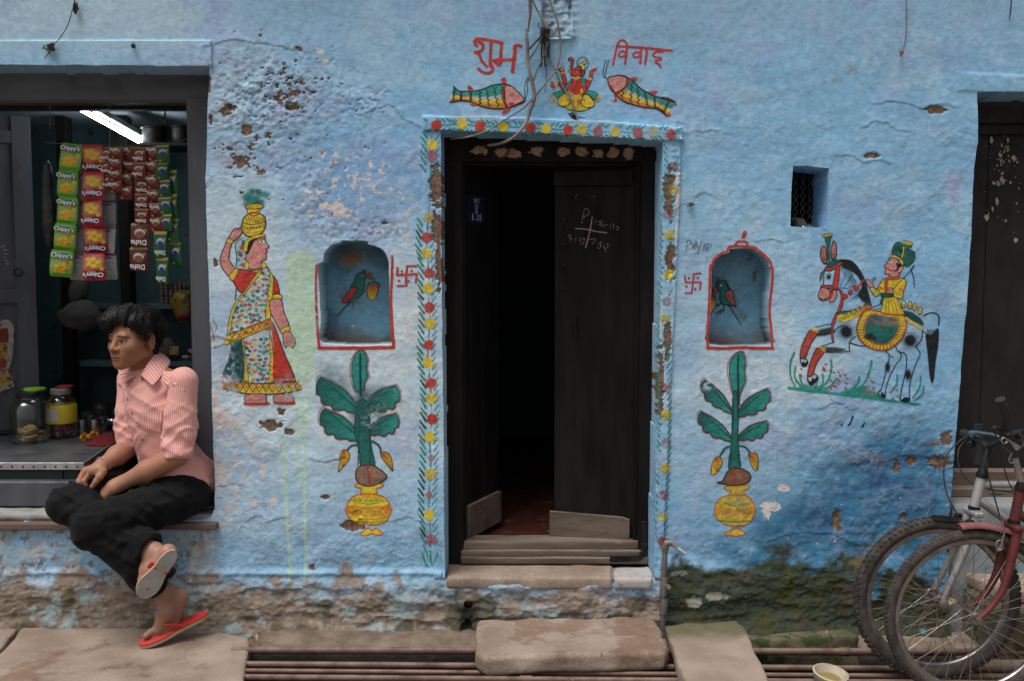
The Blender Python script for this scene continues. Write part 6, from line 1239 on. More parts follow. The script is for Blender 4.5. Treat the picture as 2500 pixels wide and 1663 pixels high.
# torn poster painted on the shutter
def shutter_decal(q, name, lab=None, mat=None):
    act = q.a > .03; cell = act[:-1, :-1] | act[1:, :-1] | act[1:, 1:] | act[:-1, 1:]; ni, nj = q.X.shape; ids = np.arange(ni * nj).reshape(ni, nj)
    qd = np.stack([ids[:-1, :-1], ids[:-1, 1:], ids[1:, 1:], ids[1:, :-1]], -1)[cell]; us = np.zeros(ni * nj, bool); us[qd.ravel()] = True; rm = np.cumsum(us) - 1
    a = shp(0, 0, 0, .0225); b = shp(1, 0, 0, .0225); t_ = (b - a).normalized(); nn = Vector((t_.y, -t_.x, 0)); out = []
    for x_, y_ in zip(q.X.ravel()[us], q.Y.ravel()[us]):
        d0, d1, d2 = ray(x_, y_); s_ = (a - Vector((0, CAMY, 0))).dot(nn) / (float(d0) * nn.x + float(d1) * nn.y); out.append((float(d0) * s_, CAMY + float(d1) * s_, CAMZ + float(d2) * s_))
    return tag(mesh_obj(name, out, rm[qd], mat or M_paint_worn, SH, True, None, attrs={'Col': np.concatenate([q.c, q.a[..., None]], -1).reshape(-1, 4)[us]}), lab)
q = Paint(0, 770, 45, 960, 1.3).T((0, 680), 2.8); q.jit = 2.5
q.fill([(-20, 330), (80, 300), (95, 420), (80, 560), (60, 640), (100, 730), (40, 760), (-20, 740)], C(.36, .33, .31), .95); q.fill([(-10, 360), (50, 340), (60, 420), (20, 470), (-10, 460)], C(.20, .03, .02)); q.fill([(-10, 460), (40, 440), (50, 520), (30, 580), (-10, 560)], C(.40, .24, .05)); q.fill([(-20, 665), (70, 650), (90, 725), (0, 740)], C(.45, .32, .08)); q.fill([(0, 560), (30, 540), (40, 600), (0, 620)], C(.3, .05, .04))
for l in ([(0, 580), (45, 578)], [(15, 580), (12, 615)], [(36, 580), (34, 618)], [(18, 598), (30, 600)], [(0, 628), (60, 624)], [(18, 626), (16, 660)], [(40, 625), (38, 662)], [(20, 645), (36, 640)]): q.line(l, C(.35, .03, .03), 2.2, sm=False)
for k in range(4): q.line([(5, 680 + 12 * k), (75, 674 + 12 * k)], C(.25, .05, .03), 1.0, sm=False)
shutter_decal(q, 'torn_poster', 'torn poster with red letters stuck on the shutter')
q = Paint(0, 590, 35, 660, 1.3); q.jit = 3
for k in range(6): q.line([(2 + 3 * k, 604 + 8 * k), (16 + (k % 3) * 4, 600 + 9 * k)], C(.30, .28, .26), 5, 2)
shutter_decal(q, 'torn_poster')
# shelves at the back of the shop, dark posts
SHV = empty('wall_shelf', (fx(440, 1.5), 1.6, 1.0), 'blue green wall shelves at the back of the shop', 'shelf')
for py_ in (742, 883, 1010):
    zz_ = W(430, py_, 1.45).z; mb = MB(); vbox(mb, W(180, py_, 1.45).x, W(640, py_, 1.45).x, 1.45, 1.74, zz_ - .03, zz_, .003); mb.build('shelf_board', M_shopwall, SHV)
for px_ in (170, 315):
    mb = MB(); vbox(mb, W(px_ - 12, 800, 1.40).x, W(px_ + 14, 800, 1.40).x, 1.36, 1.44, zs0 - .08, 2.36, .004); tag(mb.build('shop_post', M_blackwood), ('dark timber post in the shop behind the green packets' if px_ == 170 else 'dark timber post in the shop behind the seated man'), 'post')
mb = MB(); vbox(mb, fx(-300, .6), W(520, 255, .55).x, .52, .58, W(300, 270, .55).z, W(300, 258, .55).z, .003); tag(mb.build('ceiling_batten', M_darkwood), 'thin dark batten under the shop ceiling above the tube lamp', 'batten')
# fluorescent tube lamp
LA, LB_ = W(188, 262, .55), W(358, 356, 1.35)
TL = empty('tube_lamp', LA, 'lit white fluorescent tube lamp slanting under the shop ceiling', 'lamp')
ax_ = (LB_ - LA).normalized(); sd_ = ax_.cross(Vector((0, 0, 1))).normalized(); up_ = sd_.cross(ax_)
t = NT('lit_tube'); e_ = t.n('Emission', {'Color': (.82, .93, 1.0), 'Strength': 28.0}); t.t.links.new(e_.outputs[0], t.out.inputs[0])
MB().tube([LA + ax_ * .03, LB_ - ax_ * .03], .0105, 12).build('tube', t.mat, TL)
rot = Matrix((ax_, sd_, up_)).transposed()
MB().box((LA + LB_) / 2 + up_ * .042, ((LB_ - LA).length + .06, .034, .03), rot, .004).build('batten', weathered('grimy_fitting', (.16, .16, .14), (.30, .30, .27), 12, .6, (.06, .05, .04), .6, 30), TL)
for c_ in (LA, LB_): MB().box(c_ + up_ * .012, (.03, .036, .05), rot, .004).build('lamp_holder', M_black, TL)
# cooking pots on a high rack, hook
for i, (px_, py_, r_, lab) in enumerate([(378, 340, .065, 'small black cooking pot on the high rack beside the lamp'), (448, 338, .062, 'black cooking pot half hidden by the grey shop post')]):
    c_ = W(px_, py_, 1.15); ob = MB().lathe([(0, -.05), (r_ * .7, -.05), (r_ * .95, -.03), (r_, .02), (r_, .05), (r_ * 1.1, .055), (r_ * 1.1, .06), (r_ * .92, .06), (r_ * .9, -.01), (0, -.03)], c_, 20).build('cooking_pot', M_iron); tag(ob, lab, 'pot')
mb = MB(); zz_ = W(400, 352, 1.15).z - .004; vbox(mb, W(352, 350, 1.1).x, W(560, 350, 1.1).x, 1.02, 1.30, zz_ - .022, zz_ - .003); tag(mb.build('high_rack', M_darkwood), 'dark high plank carrying the cooking pots', 'shelf')
MB().tube([W(403, 262, .8), W(403, 280, .8), W(400, 292, .8), W(405, 298, .8), W(409, 292, .8)], .005, 6).build('hook', M_iron, TL)

# ------------------------------------------------------------------ the step, ramp slab, kerb stones, pipes and tap
S0 = .065
stone('step_slab', [WZ(1164, 1512, S0)[:2], WZ(1300, 1508, S0)[:2], WZ(1480, 1506, S0)[:2], WZ(1592, 1504, S0)[:2], WZ(1612, 1530, S0)[:2], WZ(1632, 1575, S0)[:2], WZ(1622, 1592, S0)[:2], WZ(1450, 1596, S0)[:2], WZ(1300, 1600, S0)[:2], WZ(1185, 1604, S0)[:2], WZ(1163, 1590, S0)[:2]], S0 - .075, S0, M_sand, None, .018, .007, .008, 16, 21, label='thick rounded sandstone step slab in front of the black door', cat='step')
RM = lambda x, y: .10 * sstep(-.18, -.62, y) * -1
stone('ramp_slab', [WZ(1622, 1525, .06)[:2], WZ(1720, 1518, .06)[:2], WZ(1800, 1512, .06)[:2], WZ(1815, 1535, .05)[:2], WZ(1872, 1660, .03)[:2], WZ(1900, 1740, .02)[:2], WZ(1700, 1745, .02)[:2], WZ(1655, 1640, .03)[:2]], .0, .06, M_sandm, None, .007, .005, .009, 12, 22, label='long sandstone slab with a mossy head bridging the drain beside the tap', cat='slab')
stone('kerb_stone', [WZ(1822, 1548, .04)[:2], WZ(1960, 1536, .04)[:2], WZ(2088, 1530, .04)[:2], WZ(2098, 1560, .02)[:2], WZ(1960, 1566, .02)[:2], WZ(1840, 1572, .02)[:2]], -.10, .035, M_moss, None, .012, .010, .01, 14, 23, label='mossy dark kerb stone lying along the foot of the deep blue wall', cat='stone')
stone('drain_stone', [(-.95, -.36), (.0, -.34), (.0, -.28), (-.95, -.27)], -.22, -.12, weathered('dark_earth', (.018, .013, .010), (.04, .028, .022), 9, .95, bump=.8, bscale=40, bdist=.01), None, .02, .014, .012, 12, 24, label='earth covered stone rib between the first and second rusty pipes', cat='stone')
def pipe(pts, r, lab, joints=()):
    o = empty('water_pipe', pts[0], lab, 'pipe', None); MB().tube(pts, r, 12).build('pipe_run', M_pipe, o)
    for k in joints:
        a = Vector(pts[0]) + (Vector(pts[-1]) - Vector(pts[0])) * k; d = (Vector(pts[-1]) - Vector(pts[0])).normalized(); MB().tube([a - d * .022, a + d * .022], r * 1.22, 12).build('coupling', M_pipe, o)
    return o
def prow(py0, py1, z): a = WZ(600, py0, z); b = WZ(2300, py1, z); d = (b - a); return [tuple(a - d * .02), tuple(a + d * .2), tuple(a + d * .5), tuple(a + d * .8), tuple(b + d * .4)]
pipe(prow(1588, 1592, -.005), .0145, 'thick rusty water pipe nearest the painted wall', (.35, .62))
pipe(prow(1622, 1634, -.02), .0125, 'second rusty water pipe along the drain, just past the stone rib', (.52,))
pipe(prow(1638, 1652, -.02), .0095, 'thin rusty water pipe lying between two thicker pipes', (.6,))
pipe(prow(1654, 1668, -.02), .0125, 'outermost rusty water pipe in the drain along the street', (.3,))
TP = empty('standpipe', W(1618, 1545, -.07), 'slim upright standpipe with brass spout left of the mossy wall', 'tap')
yy = -.07; MB().tube([W(1617, 1560, yy), W(1618, 1500, yy), W(1620, 1420, yy), W(1624, 1340, yy)], .0115, 12).build('pipe_run', M_galv, TP)
for a, b, r_ in ((1498, 1462, .017), (1455, 1410, .0155), (1342, 1334, .0155)): MB().tube([W(1619, a, yy), W(1621, (a + b) / 2, yy), W(1622, b, yy)], r_, 12).build('coupling', M_galv, TP)
MB().tube([W(1626, 1432, yy), W(1632, 1433, yy - .03)], .011, 8).build('plug', M_galv, TP)
MB().tube([W(1624, 1345, yy), W(1624, 1332, yy), W(1627, 1326, yy), W(1634, 1325, yy), W(1640, 1326, yy)], [.0145, .0155, .0155, .0145, .0155], 12).build('elbow', M_galv, TP)
MB().tube([W(1640, 1328, yy), W(1648, 1334, yy - .005), W(1652, 1338, yy - .006)], [.008, .007, .0065], 10).build('spout', M_brass, TP)
mb = MB(); mb.tube([W(1650, 1337, yy), W(1668, 1347, yy - .01), W(1672, 1352, yy - .01)], .0055, 8); mb.build('hose_end', weathered('clear_hose', (.4, .42, .38), (.5, .5, .46), 20, .3), TP)

# ------------------------------------------------------------------ cables, strings, tufts on the facade
M_cable = weathered('sun_bleached_cable', (.15, .125, .115), (.27, .235, .22), 12, .8, (.07, .055, .05), .6, 18, .5, 60, .003)
M_string = weathered('old_string', (.10, .075, .055), (.17, .13, .10), 20, .95)
M_dark = weathered('dark_twine', (.022, .017, .014), (.05, .038, .03), 20, .95)
def cable(name, pxs, r, lab, m, ys=None, n=6, parent=None):
    c_ = crom(np.array(pxs, float), n); yv = np.interp(np.arange(len(c_)) / n, np.arange(len(pxs)), ys if ys is not None else [-.03] * len(pxs))
    r = [q_ * .78 for q_ in r] if isinstance(r, list) else r
    r_ = r if not isinstance(r, list) else list(np.interp(np.arange(len(c_)) / n, np.linspace(0, len(pxs) - 1, len(r)), r))
    pts = [W(a, b, y_) for (a, b), y_ in zip(c_, yv)]
    o = MB().tube(pts, r_, 8).build(name, m, parent)
    return tag(o, lab, 'cable') if parent is None else o
z49 = lambda L: U((1180, 0), 4.9, L)
cable('electric_cable', [(1294, -30)] + z49([(560, 10), (562, 100), (560, 180), (545, 290), (538, 380)]), [.006, .010, .006, .0045], 'frayed dark cable end hanging from above beside the bleached branch', M_string, [-.05] * 6)
cable('bleached_branch', z49([(512, 340), (520, 450), (527, 560), (530, 700), (550, 830), (580, 960), (605, 1080), (608, 1150), (590, 1240), (560, 1320), (530, 1420), (490, 1500), (430, 1580)]) + U((1080, 60), 3.9283, [(720, 1050), (640, 1110), (540, 1145), (440, 1160)]), [.005, .0095, .0095, .009, .0095, .012, .011, .0095, .009, .008, .008, .007], 'thick sun-bleached grey cable curving down across the fish to the lintel', M_cable, [-.05] * 10 + [-.045, -.05, -.055, -.05, -.03, .02, .06])
cable('electric_cable', z49([(585, 0), (640, 110), (690, 210), (725, 260), (750, 320), (775, 345)]), [.004, .004, .006, .011, .010], 'taped cable ending in a bundle of loose wires', M_cable, [-.03] * 6)
cable('electric_cable', z49([(795, 0), (830, 110), (880, 240), (905, 360), (918, 480), (915, 630), (895, 740), (870, 830)]), [.005, .005, .005, .0055, .0075, .009], 'cable hanging over the walled-up opening, wrapped with wire at its end', M_cable, [-.02] * 8)
cable('electric_wire', z49([(870, 850), (760, 980), (680, 1080), (610, 1160), (540, 1230), (470, 1300), (330, 1390), (180, 1480), (60, 1560)]) + U((1080, 60), 3.9283, [(400, 1030), (260, 1075), (80, 1100)]), .0035, 'thin grey wire slanting from the wrapped cable to the left door jamb', M_cable, [-.03] * 9 + [-.04, -.03, .05])
cable('electric_wire', z49([(780, 670), (830, 780), (870, 860), (920, 980), (980, 1080), (1040, 1180), (1090, 1300), (1145, 1500)]), .0032, 'thin wire running down over the seated elephant-headed figure', M_cable, [-.012] * 8)
cable('electric_wire', z49([(720, 340), (690, 430), (640, 490), (550, 590)]), [.006, .005, .004], 'short dark wire from the wire bundle to the bleached cable', M_dark, [-.04] * 4)
cable('electric_wire', z49([(700, 440), (630, 590), (530, 740)]), .003, 'thin wire from the wire bundle crossing to the bleached cable', M_string, [-.04] * 3)
cable('electric_wire', z49([(770, 500), (720, 680), (640, 850), (590, 1000)]), .003, 'thin wire descending steeply from the wire bundle to the fish', M_string, [-.04] * 4)
cable('electric_wire', z49([(785, 380), (775, 600), (755, 800), (750, 960), (735, 1120)]), [.005, .004, .0025, .0015], 'loose wire hanging straight down from the wire bundle', M_string, [-.02] * 5)
WB = empty('wire_bundle', W(1327, 80, -.03), 'tangle of dark loose wires under the taped cable', 'wires')
rs = np.random.RandomState(4)
for k in range(9):
    x0 = 690 + 12 * k; L_ = rs.uniform(120, 470); pts = [(x0 + rs.normal(0, 6), 350 + j * L_ / 5) for j in range(6)]; pts = [(a + (735 - a) * min(1, .2 * j), b) if k % 2 else (a, b) for j, (a, b) in enumerate(pts)]
    cable('loose_wire', z49(pts), .0035, None, M_dark, [-.02 - .004 * (k % 3)] * 6, parent=WB)
cable('loose_wire', z49([(665, 270), (655, 310), (680, 335), (710, 330)]), .002, None, M_dark, [-.03] * 4, parent=WB)
def tuft(px, py, w_, h_, lab, n=22, seed=0, m=None):
    o = empty('string_tuft', W(px, py, -.02), lab, 'string'); rs = np.random.RandomState(seed); mb = MB(); ks = [MB(), MB()]
    for k in range(n):
        a = rs.uniform(0, 6.28); p0 = (px + rs.normal(0, w_ * .25), py - h_ * .4 + rs.uniform(0, h_ * .2)); pts = [p0, (px + rs.normal(0, w_ * .5), py + rs.normal(0, h_ * .3)), (px + rs.normal(0, w_ * .35), py + h_ * rs.uniform(.1, .6))]
        c_ = crom(np.array(pts), 4); y_ = rs.uniform(-.03, -.008); mb.tube([W(a, b, y_ + float(Hs(np.array([W(a, b, 0).x]), np.array([W(a, b, 0).z]))[0])) for a, b in c_], .0017, 4)
    tag(mb.build('fibres', m or M_dark, o), kind='stuff'); return o
tuft(184, 18, 10, 26, 'dark tuft of old string hanging above the shop lintel', seed=1); tuft(126, 116, 14, 20, 'knotted string tuft nailed to the blue shop lintel', seed=2)
cable('string', [(186, -20), (178, 20), (165, 62), (145, 95), (130, 108)], .0018, 'dark string slung from the upper tuft to the lintel nail', M_dark, [-.02] * 5)
cable('string', [(126, 118), (118, 130), (108, 144)], .0014, 'short string end hanging from the lintel knot', M_dark, [-.025] * 3)
tuft(326, 113, 9, 12, 'small brown tuft of fibres on the shop lintel above the frame', 14, 3); tuft(2200, 130, 8, 12, 'pinkish tuft of thread hanging on the blue wall', 16, 5, weathered('pink_thread', (.22, .09, .07), (.30, .14, .11), 20, .95))
cable('string', [(2212, -20), (2213, 40), (2212, 80), (2208, 110), (2200, 128)], .0016, 'thin thread hanging down to the pinkish tuft', M_string, [-.012] * 5)
cable('string', [(2470, -20), (2468, 20), (2464, 50)], [.002, .004, .002], 'dark knotted string at the top of the wall over the plank door', M_dark, [-.02] * 3)
tuft(1688, 498, 9, 9, 'small dusty tuft on a nail right of the door surround', 14, 7, M_string)
cable('string', [(1688, 497), (1665, 500), (1648, 515), (1632, 538)], .0016, 'pale straw strung from the nail to the door surround', M_cable, [-.02] * 4)

# litter in the drain and at the foot of the wall
M_leaf = weathered('dry_leaf', (.30, .22, .10), (.42, .33, .17), 20, .9)
def litter(name, px, py, z, L_, w_, ang, lab, m, curl=.01):
    c_ = WZ(px, py, z); mb = MB(); vs_ = []; fs = []; n = 7
    for i in range(n):
        s_ = i / (n - 1); ww = w_ * math.sin(math.pi * (.08 + .84 * s_)); zz_ = curl * math.sin(math.pi * s_ * 1.3)
        for k in (-1, 0, 1): vs_.append(Vector(((s_ - .5) * L_, k * ww, zz_ + abs(k) * curl * .5)))
    for i in range(n - 1):
        for k in range(2): a = i * 3 + k; fs.append((a, a + 1, a + 4, a + 3))
    M_ = Matrix.Rotation(ang, 3, 'Z'); mb.add([M_ @ v + c_ + Vector((0, 0, .012)) for v in vs_], fs); o = mb.build(name, m); return tag(o, lab, 'leaf')
litter('dry_leaf', 660, 1580, .0, .03, .006, .2, 'pale dry leaf sliver on the ledge beside the paving slab', M_leaf); litter('dry_leaf', 625, 1565, .0, .035, .008, -1.1, 'curled brown dry leaf by the corner of the paving slab', M_leaf); litter('dry_leaf', 655, 1570, .0, .03, .003, 1.9, 'upright straw on the ledge beside the paving slab', M_leaf)
litter('dry_leaf', 2335, 1488, .12, .09, .028, .3, 'large yellowed leaf caught behind the bicycle wheel spokes', M_leaf, .02); litter('dry_leaf', 2018, 1553, .05, .02, .004, 1.2, 'tiny yellow petal on the mossy kerb stone', weathered('yellow_petal', (.6, .45, .05), (.65, .5, .08), 20, .8)); litter('dry_leaf', 1782, 1350, .30, .001, .001, 0, 'x', M_leaf) if False else None
bw = empty('clay_bowl', WZ(2025, 1660, -.02), 'broken pale clay bowl with straw at the edge of the drain', 'bowl')
MB().lathe([(0, -.03), (.035, -.03), (.058, .0), (.066, .03), (.060, .032), (.048, .0), (.03, -.018), (0, -.018)], WZ(2025, 1660, .0), 16, axis=(.1, -.15, 1)).build('bowl', weathered('pale_clay', (.42, .36, .26), (.52, .46, .35), 14, .8, (.2, .15, .09), .62, 30), bw)
MB().lathe([(0, .0), (.03, -.005), (.044, .004), (.045, .006), (0, .008)], WZ(2025, 1660, .008), 12, axis=(.1, -.15, 1)).build('straw', weathered('straw', (.30, .22, .06), (.40, .30, .10), 40, .95, bump=1.0, bscale=120, bdist=.01), bw)
# ------------------------------------------------------------------ the seated young man
from mathutils.bvhtree import BVHTree
A = lambda v: np.array(v, float)
PJ = lambda px, py, y: A(W(px, py, y))
PERSON = empty('person', (W(440, 1205, .05).x, .05, zs0), 'seated person in a pink striped shirt and black trousers, legs crossed, red sandals', 'person')
hipL = PJ(446, 1205, .02); hipR = hipL + A((-.085, .145, .0)); kneeL = PJ(222, 1288, -.27); kneeR = PJ(164, 1230, -.12)
ankL = PJ(402, 1448, -.175); heelL = PJ(440, 1452, -.14); ballL = PJ(408, 1538, -.18)
ankR = PJ(378, 1350, -.235)
shL = PJ(447, 940, -.04); shR = PJ(322, 935, .16); elL = PJ(434, 1112, -.07); elR = PJ(322, 1088, .12)
wrL = PJ(298, 1180, -.075); wrR = PJ(249, 1137, -.05)
chest = (shL + shR) / 2 + A((0, 0, -.11)); pelv = (hipL + hipR) / 2 + A((.01, .02, .03)); neck = PJ(352, 905, .055)
# head frame
yaw = R(25); HF = A((-math.sin(yaw), -math.cos(yaw), -.03)); HF /= np.linalg.norm(HF); HL = np.cross((0, 0, 1), HF); HL /= np.linalg.norm(HL); HU = np.cross(HF, HL)
HM = np.stack([HF, HL, HU], 1); HC = PJ(328, 834, .0); HS = 1.03
def loc(P): return (P - HC) @ HM / HS
def hp(f, l, u): return HC + HM @ A((f, l, u)) * HS
def head_sdf(P):
    q = loc(P)
    d = sd_ell(q, (-.020, 0, .048), (.098, .074, .088))
    d = smin(d, sd_ell(q, (.036, 0, -.016), (.064, .062, .082)), .03)
    for s in (-1, 1):
        d = smin(d, sd_cone(q, (-.002, s * .048, -.046), (.072, s * .012, -.083), .018, .017), .024)
        d = smin(d, sd_ell(q, (.060, s * .040, -.016), (.030, .026, .028)), .022)
    d = smin(d, sd_ell(q, (.084, 0, -.086), (.018, .023, .017)), .020)
    d = smin(d, sd_ell(q, (.076, 0, -.050), (.030, .038, .036)), .018)
    d = smin(d, sd_cone(q, (.086, -.034, .028), (.086, .034, .028), .010, .010), .018)
    for s in (-1, 1): d = smax(d, -(np.linalg.norm(q - A((.113, s * .032, .008)), axis=-1) - .0185), .010)
    for s in (-1, 1): d = smin(d, np.linalg.norm(q - A((.0785, s * .031, .008)), axis=-1) - .0150, .003)
    d = smin(d, sd_cone(q, (.094, 0, .024), (.114, 0, -.018), .0080, .0128), .010)
    for s in (-1, 1): d = smin(d, sd_ell(q, (.104, s * .0145, -.0225), (.013, .0095, .0090)), .006)
    d = smin(d, sd_ell(q, (.100, 0, -.0515), (.011, .025, .0062)), .004); d = smin(d, sd_ell(q, (.0985, 0, -.0625), (.011, .022, .0078)), .004)
    d = smax(d, -(sd_ell(q, (.114, 0, -.0567), (.012, .021, .0012))), .002)
    for s in (-1, 1):
        a = math.radians(14); M2 = A(((math.cos(a), 0, math.sin(a)), (0, 1, 0), (-math.sin(a), 0, math.cos(a))))
        M3 = np.stack([A((math.cos(.35), s * math.sin(.35), 0)) * -1, A((math.sin(.35), -s * math.cos(.35), 0)), A((0, 0, 1))], 1)
        e = sd_ell(q, (-.014, s * .083, -.002), (.020, .0085, .0320), M3 @ M2); e = smax(e, -sd_ell(q, (-.011, s * .091, .003), (.0105, .007, .020), M3 @ M2), .004); e = smin(e, sd_ell(q, (-.004, s * .076, -.005), (.008, .009, .013)), .006)
        d = smin(d, e, .005)
    nb = loc(neck + A((.0, .01, -.06))); d = smin(d, sd_cone(q, (-.028, 0, -.045), nb, .050, .054), .025)
    d = smin(d, sd_cone(q, (-.034, 0, -.03), (-.035, 0, -.08), .052, .05), .02)
    return d * HS
parts = []
SK = A((.31, .142, .078))
def skin_cols(V, base=SK, seed=1):
    n = noise3(V, 60, seed)[:, None]; n2 = noise3(V, 16, seed + 7)[:, None]
    return base * (.86 + .28 * n2) * (.95 + .10 * n)
V_, F_ = surfnets(head_sdf, HC - A((.17, .17, .23)), HC + A((.17, .19, .16)), .0034)
q_ = loc(V_); c_ = skin_cols(V_)
def tint(m, col): 
    global c_
    c_ = c_ * (1 - m[:, None]) + A(col) * m[:, None]
f_, l_, u_ = q_[:, 0], q_[:, 1], q_[:, 2]
front = sstep(.05, .065, f_)
tint(front * sstep(.75, .2, np.hypot((f_ - .125) / .05, u_ + .02) * 3) * .0, SK)
lip = np.maximum(sstep(1.15, .9, np.hypot(l_ / .0235, (u_ + .0522) / .0062)), sstep(1.15, .9, np.hypot(l_ / .021, (u_ + .063) / .0078))) * sstep(.084, .092, f_)
tint(lip * .75, (.26, .085, .070)); tint(sstep(.0022, .0010, np.abs(u_ + .0572 - .02 * np.abs(l_))) * sstep(.024, .020, np.abs(l_)) * sstep(.086, .093, f_) * .9, (.05, .016, .014))
tint(sstep(1.1, .6, np.hypot(l_ / .026, (u_ + .040) / .0075)) * front * .32, (.09, .05, .035))                 # faint moustache
for s in (-1, 1):
    lx = s * l_
    tint(sstep(1.3, .7, np.hypot((lx - .031) / .021, (u_ - .006) / .013)) * front * .35, (.15, .07, .045))
    tint(sstep(1.06, .90, np.hypot((lx - .031) / .0150, (u_ - .0075) / .0056)) * front, (.27, .23, .20))
    tint(sstep(1.12, .85, np.hypot((l_ - s * .031 + .0025) / .0066, (u_ - .0080) / .0066)) * front * (np.abs(u_ - .0075) < .0056), (.022, .012, .008))
    tint(sstep(.0024, .0008, np.abs(u_ - (.0134 - 22 * (lx - .031) ** 2))) * sstep(.0185, .0150, np.abs(lx - .031)) * front, (.018, .010, .008))
    by = .0305 + .10 * (lx - .012) - 4.2 * np.maximum(lx - .020, 0) ** 2 * 3
    tint(sstep(.0052, .0026, np.abs(u_ - by) + .0016 * np.maximum(lx - .035, 0) * 40) * sstep(.008, .013, lx) * sstep(.055, .047, lx) * front * .93, (.018, .012, .010))
    tint(sstep(1.2, .7, np.hypot((f_ - .109) / .006, (lx - .0095) / .0048)) * sstep(-.026, -.029, u_) * sstep(-.036, -.033, u_) * (f_ > .098), (.03, .012, .01))
tint(sstep(.012, .002, np.abs(l_ - .086)) * sstep(1.1, .5, np.hypot((f_ + .012) / .013, (u_ - .003) / .022)) * .45, (.12, .045, .03))
parts.append((V_, F_, c_))
# arms and hands
def chain(P, pts, rad, k=.008):
    d = None
    for (a, b), (r1, r2) in zip(zip(pts[:-1], pts[1:]), zip(rad[:-1], rad[1:])):
        e = sd_cone(P, a, b, r1, r2); d = e if d is None else smin(d, e, k)
    return d
zh = lambda x, y: (150 + x / 7.84, 1080 + y / 7.84)
def H3(x, y, yy): return PJ(*zh(x, y), yy)
def handR(P):
    d = chain(P, [elR, (elR + wrR) / 2, wrR, H3(700, 520, -.075)], [.043, .041, .0275, .026], .02)
    d = smin(d, chain(P, [H3(740, 520, -.080), H3(590, 545, -.085)], [.024, .021]), .015); d = smin(d, chain(P, [H3(720, 500, -.06), H3(470, 540, -.070)], [.023, .017]), .015)
    for fng, r in (([(560, 560, -.088), (430, 740, -.105), (480, 880, -.106), (515, 965, -.100)], .0098), ([(460, 545, -.075), (340, 760, -.092), (430, 900, -.096), (495, 965, -.093)], .0100), ([(420, 550, -.060), (325, 740, -.074), (400, 870, -.080), (455, 930, -.080)], .0092), ([(440, 560, -.045), (350, 700, -.056), (400, 800, -.064)], .0082)):
        d = smin(d, chain(P, [H3(*p) for p in fng], [r * 1.1, r, r * .93, r * .80]), .005)
    d = smin(d, chain(P, [H3(790, 560, -.090), H3(730, 660, -.105), H3(660, 750, -.112), H3(590, 850, -.114)], [.018, .0145, .0112, .0100]), .008)
    return d
def handL(P):
    d = chain(P, [elL, elL * .45 + wrL * .55, wrL, H3(1000, 850, -.085)], [.046, .042, .0285, .027], .02)
    d = smin(d, chain(P, [H3(1020, 830, -.082), H3(800, 970, -.085)], [.026, .020]), .015); d = smin(d, chain(P, [H3(1000, 900, -.095), H3(850, 1020, -.10)], [.024, .018]), .015)
    for fng, r in (([(760, 930, -.075), (660, 1050, -.080), (620, 1150, -.072)], .0096), ([(790, 980, -.088), (700, 1090, -.094), (665, 1190, -.086)], .0100), ([(830, 1030, -.098), (765, 1120, -.104), (735, 1210, -.096)], .0094), ([(880, 1060, -.104), (830, 1140, -.108), (810, 1200, -.10)], .0085)):
        d = smin(d, chain(P, [H3(*p) for p in fng], [r * 1.15, r, r * .85]), .005)
    return d
for fn, pts in ((handR, [elR, wrR, PJ(190, 1215, -.1)]), (handL, [elL, wrL, PJ(225, 1240, -.08)])):
    lo = np.min(pts, 0) - .07; hi = np.max(pts, 0) + .07
    V_, F_ = surfnets(fn, lo, hi, .0042); c0 = skin_cols(V_, A((.36, .17, .10)), 5); parts.append((V_, F_, c0))
# thumb nail
# feet
z3 = lambda x, y: (100 + x / 2.786, 1100 + y / 2.786)
def F3(x, y, yy): return PJ(*z3(x, y), yy)
def footL(P):
    d = chain(P, [ankL * .6 + kneeL * .4, ankL, ankL + A((.004, 0, -.01))], [.045, .036, .034], .02)
    d = smin(d, sd_ell(P, F3(950, 1000, -.150), (.030, .032, .034)), .025); d = smin(d, chain(P, [F3(940, 1010, -.15), F3(880, 1180, -.175), F3(850, 1235, -.195)], [.032, .032, .024], .015), .02)
    d = smin(d, chain(P, [ankL, F3(850, 1100, -.20), F3(800, 1215, -.215)], [.036, .036, .024], .015), .02)
    for a, b, r in (((790, 1215, -.215), (712, 1262, -.245), .0135), ((815, 1225, -.21), (745, 1297, -.236), .0098), ((840, 1230, -.205), (768, 1305, -.228), .0094), ((862, 1230, -.20), (805, 1302, -.218), .0088), ((885, 1225, -.195), (838, 1285, -.206), .0085)):
        d = smin(d, chain(P, [F3(*a), (F3(*a) + F3(*b)) / 2 + A((0, 0, .004)), F3(*b)], [r * 1.2, r * .95, r]), .005)
    return d
def footR(P):
    d = chain(P, [ankR * .6 + kneeR * .4, ankR, F3(790, 705, -.24)], [.044, .037, .034], .02)
    d = smin(d, sd_ell(P, F3(868, 690, -.265), (.030, .030, .030)), .025); d = smin(d, chain(P, [F3(860, 700, -.265), F3(770, 800, -.268), F3(720, 890, -.275)], [.030, .031, .022], .015), .02); d = smin(d, chain(P, [F3(760, 690, -.24), F3(715, 800, -.255), F3(690, 880, -.268)], [.034, .027, .020], .015), .02)
    for a, b, r in (((700, 880, -.268), (676, 945, -.280), .0125), ((715, 890, -.272), (700, 955, -.284), .010), ((730, 895, -.274), (722, 955, -.286), .0095)):
        d = smin(d, sd_cone(P, F3(*a), F3(*b), r, r * .95), .005)
    return d
for fn, pts, bc in ((footL, [ankL, ballL, PJ(345, 1572, -.25), heelL], (.30, .155, .10)), (footR, [ankR, PJ(340, 1450, -.28), PJ(425, 1335, -.26)], (.36, .20, .14))):
    lo = np.min(pts, 0) - .06; hi = np.max(pts, 0) + .06; V_, F_ = surfnets(fn, lo, hi, .0042); parts.append((V_, F_, skin_cols(V_, A(bc), 9)))
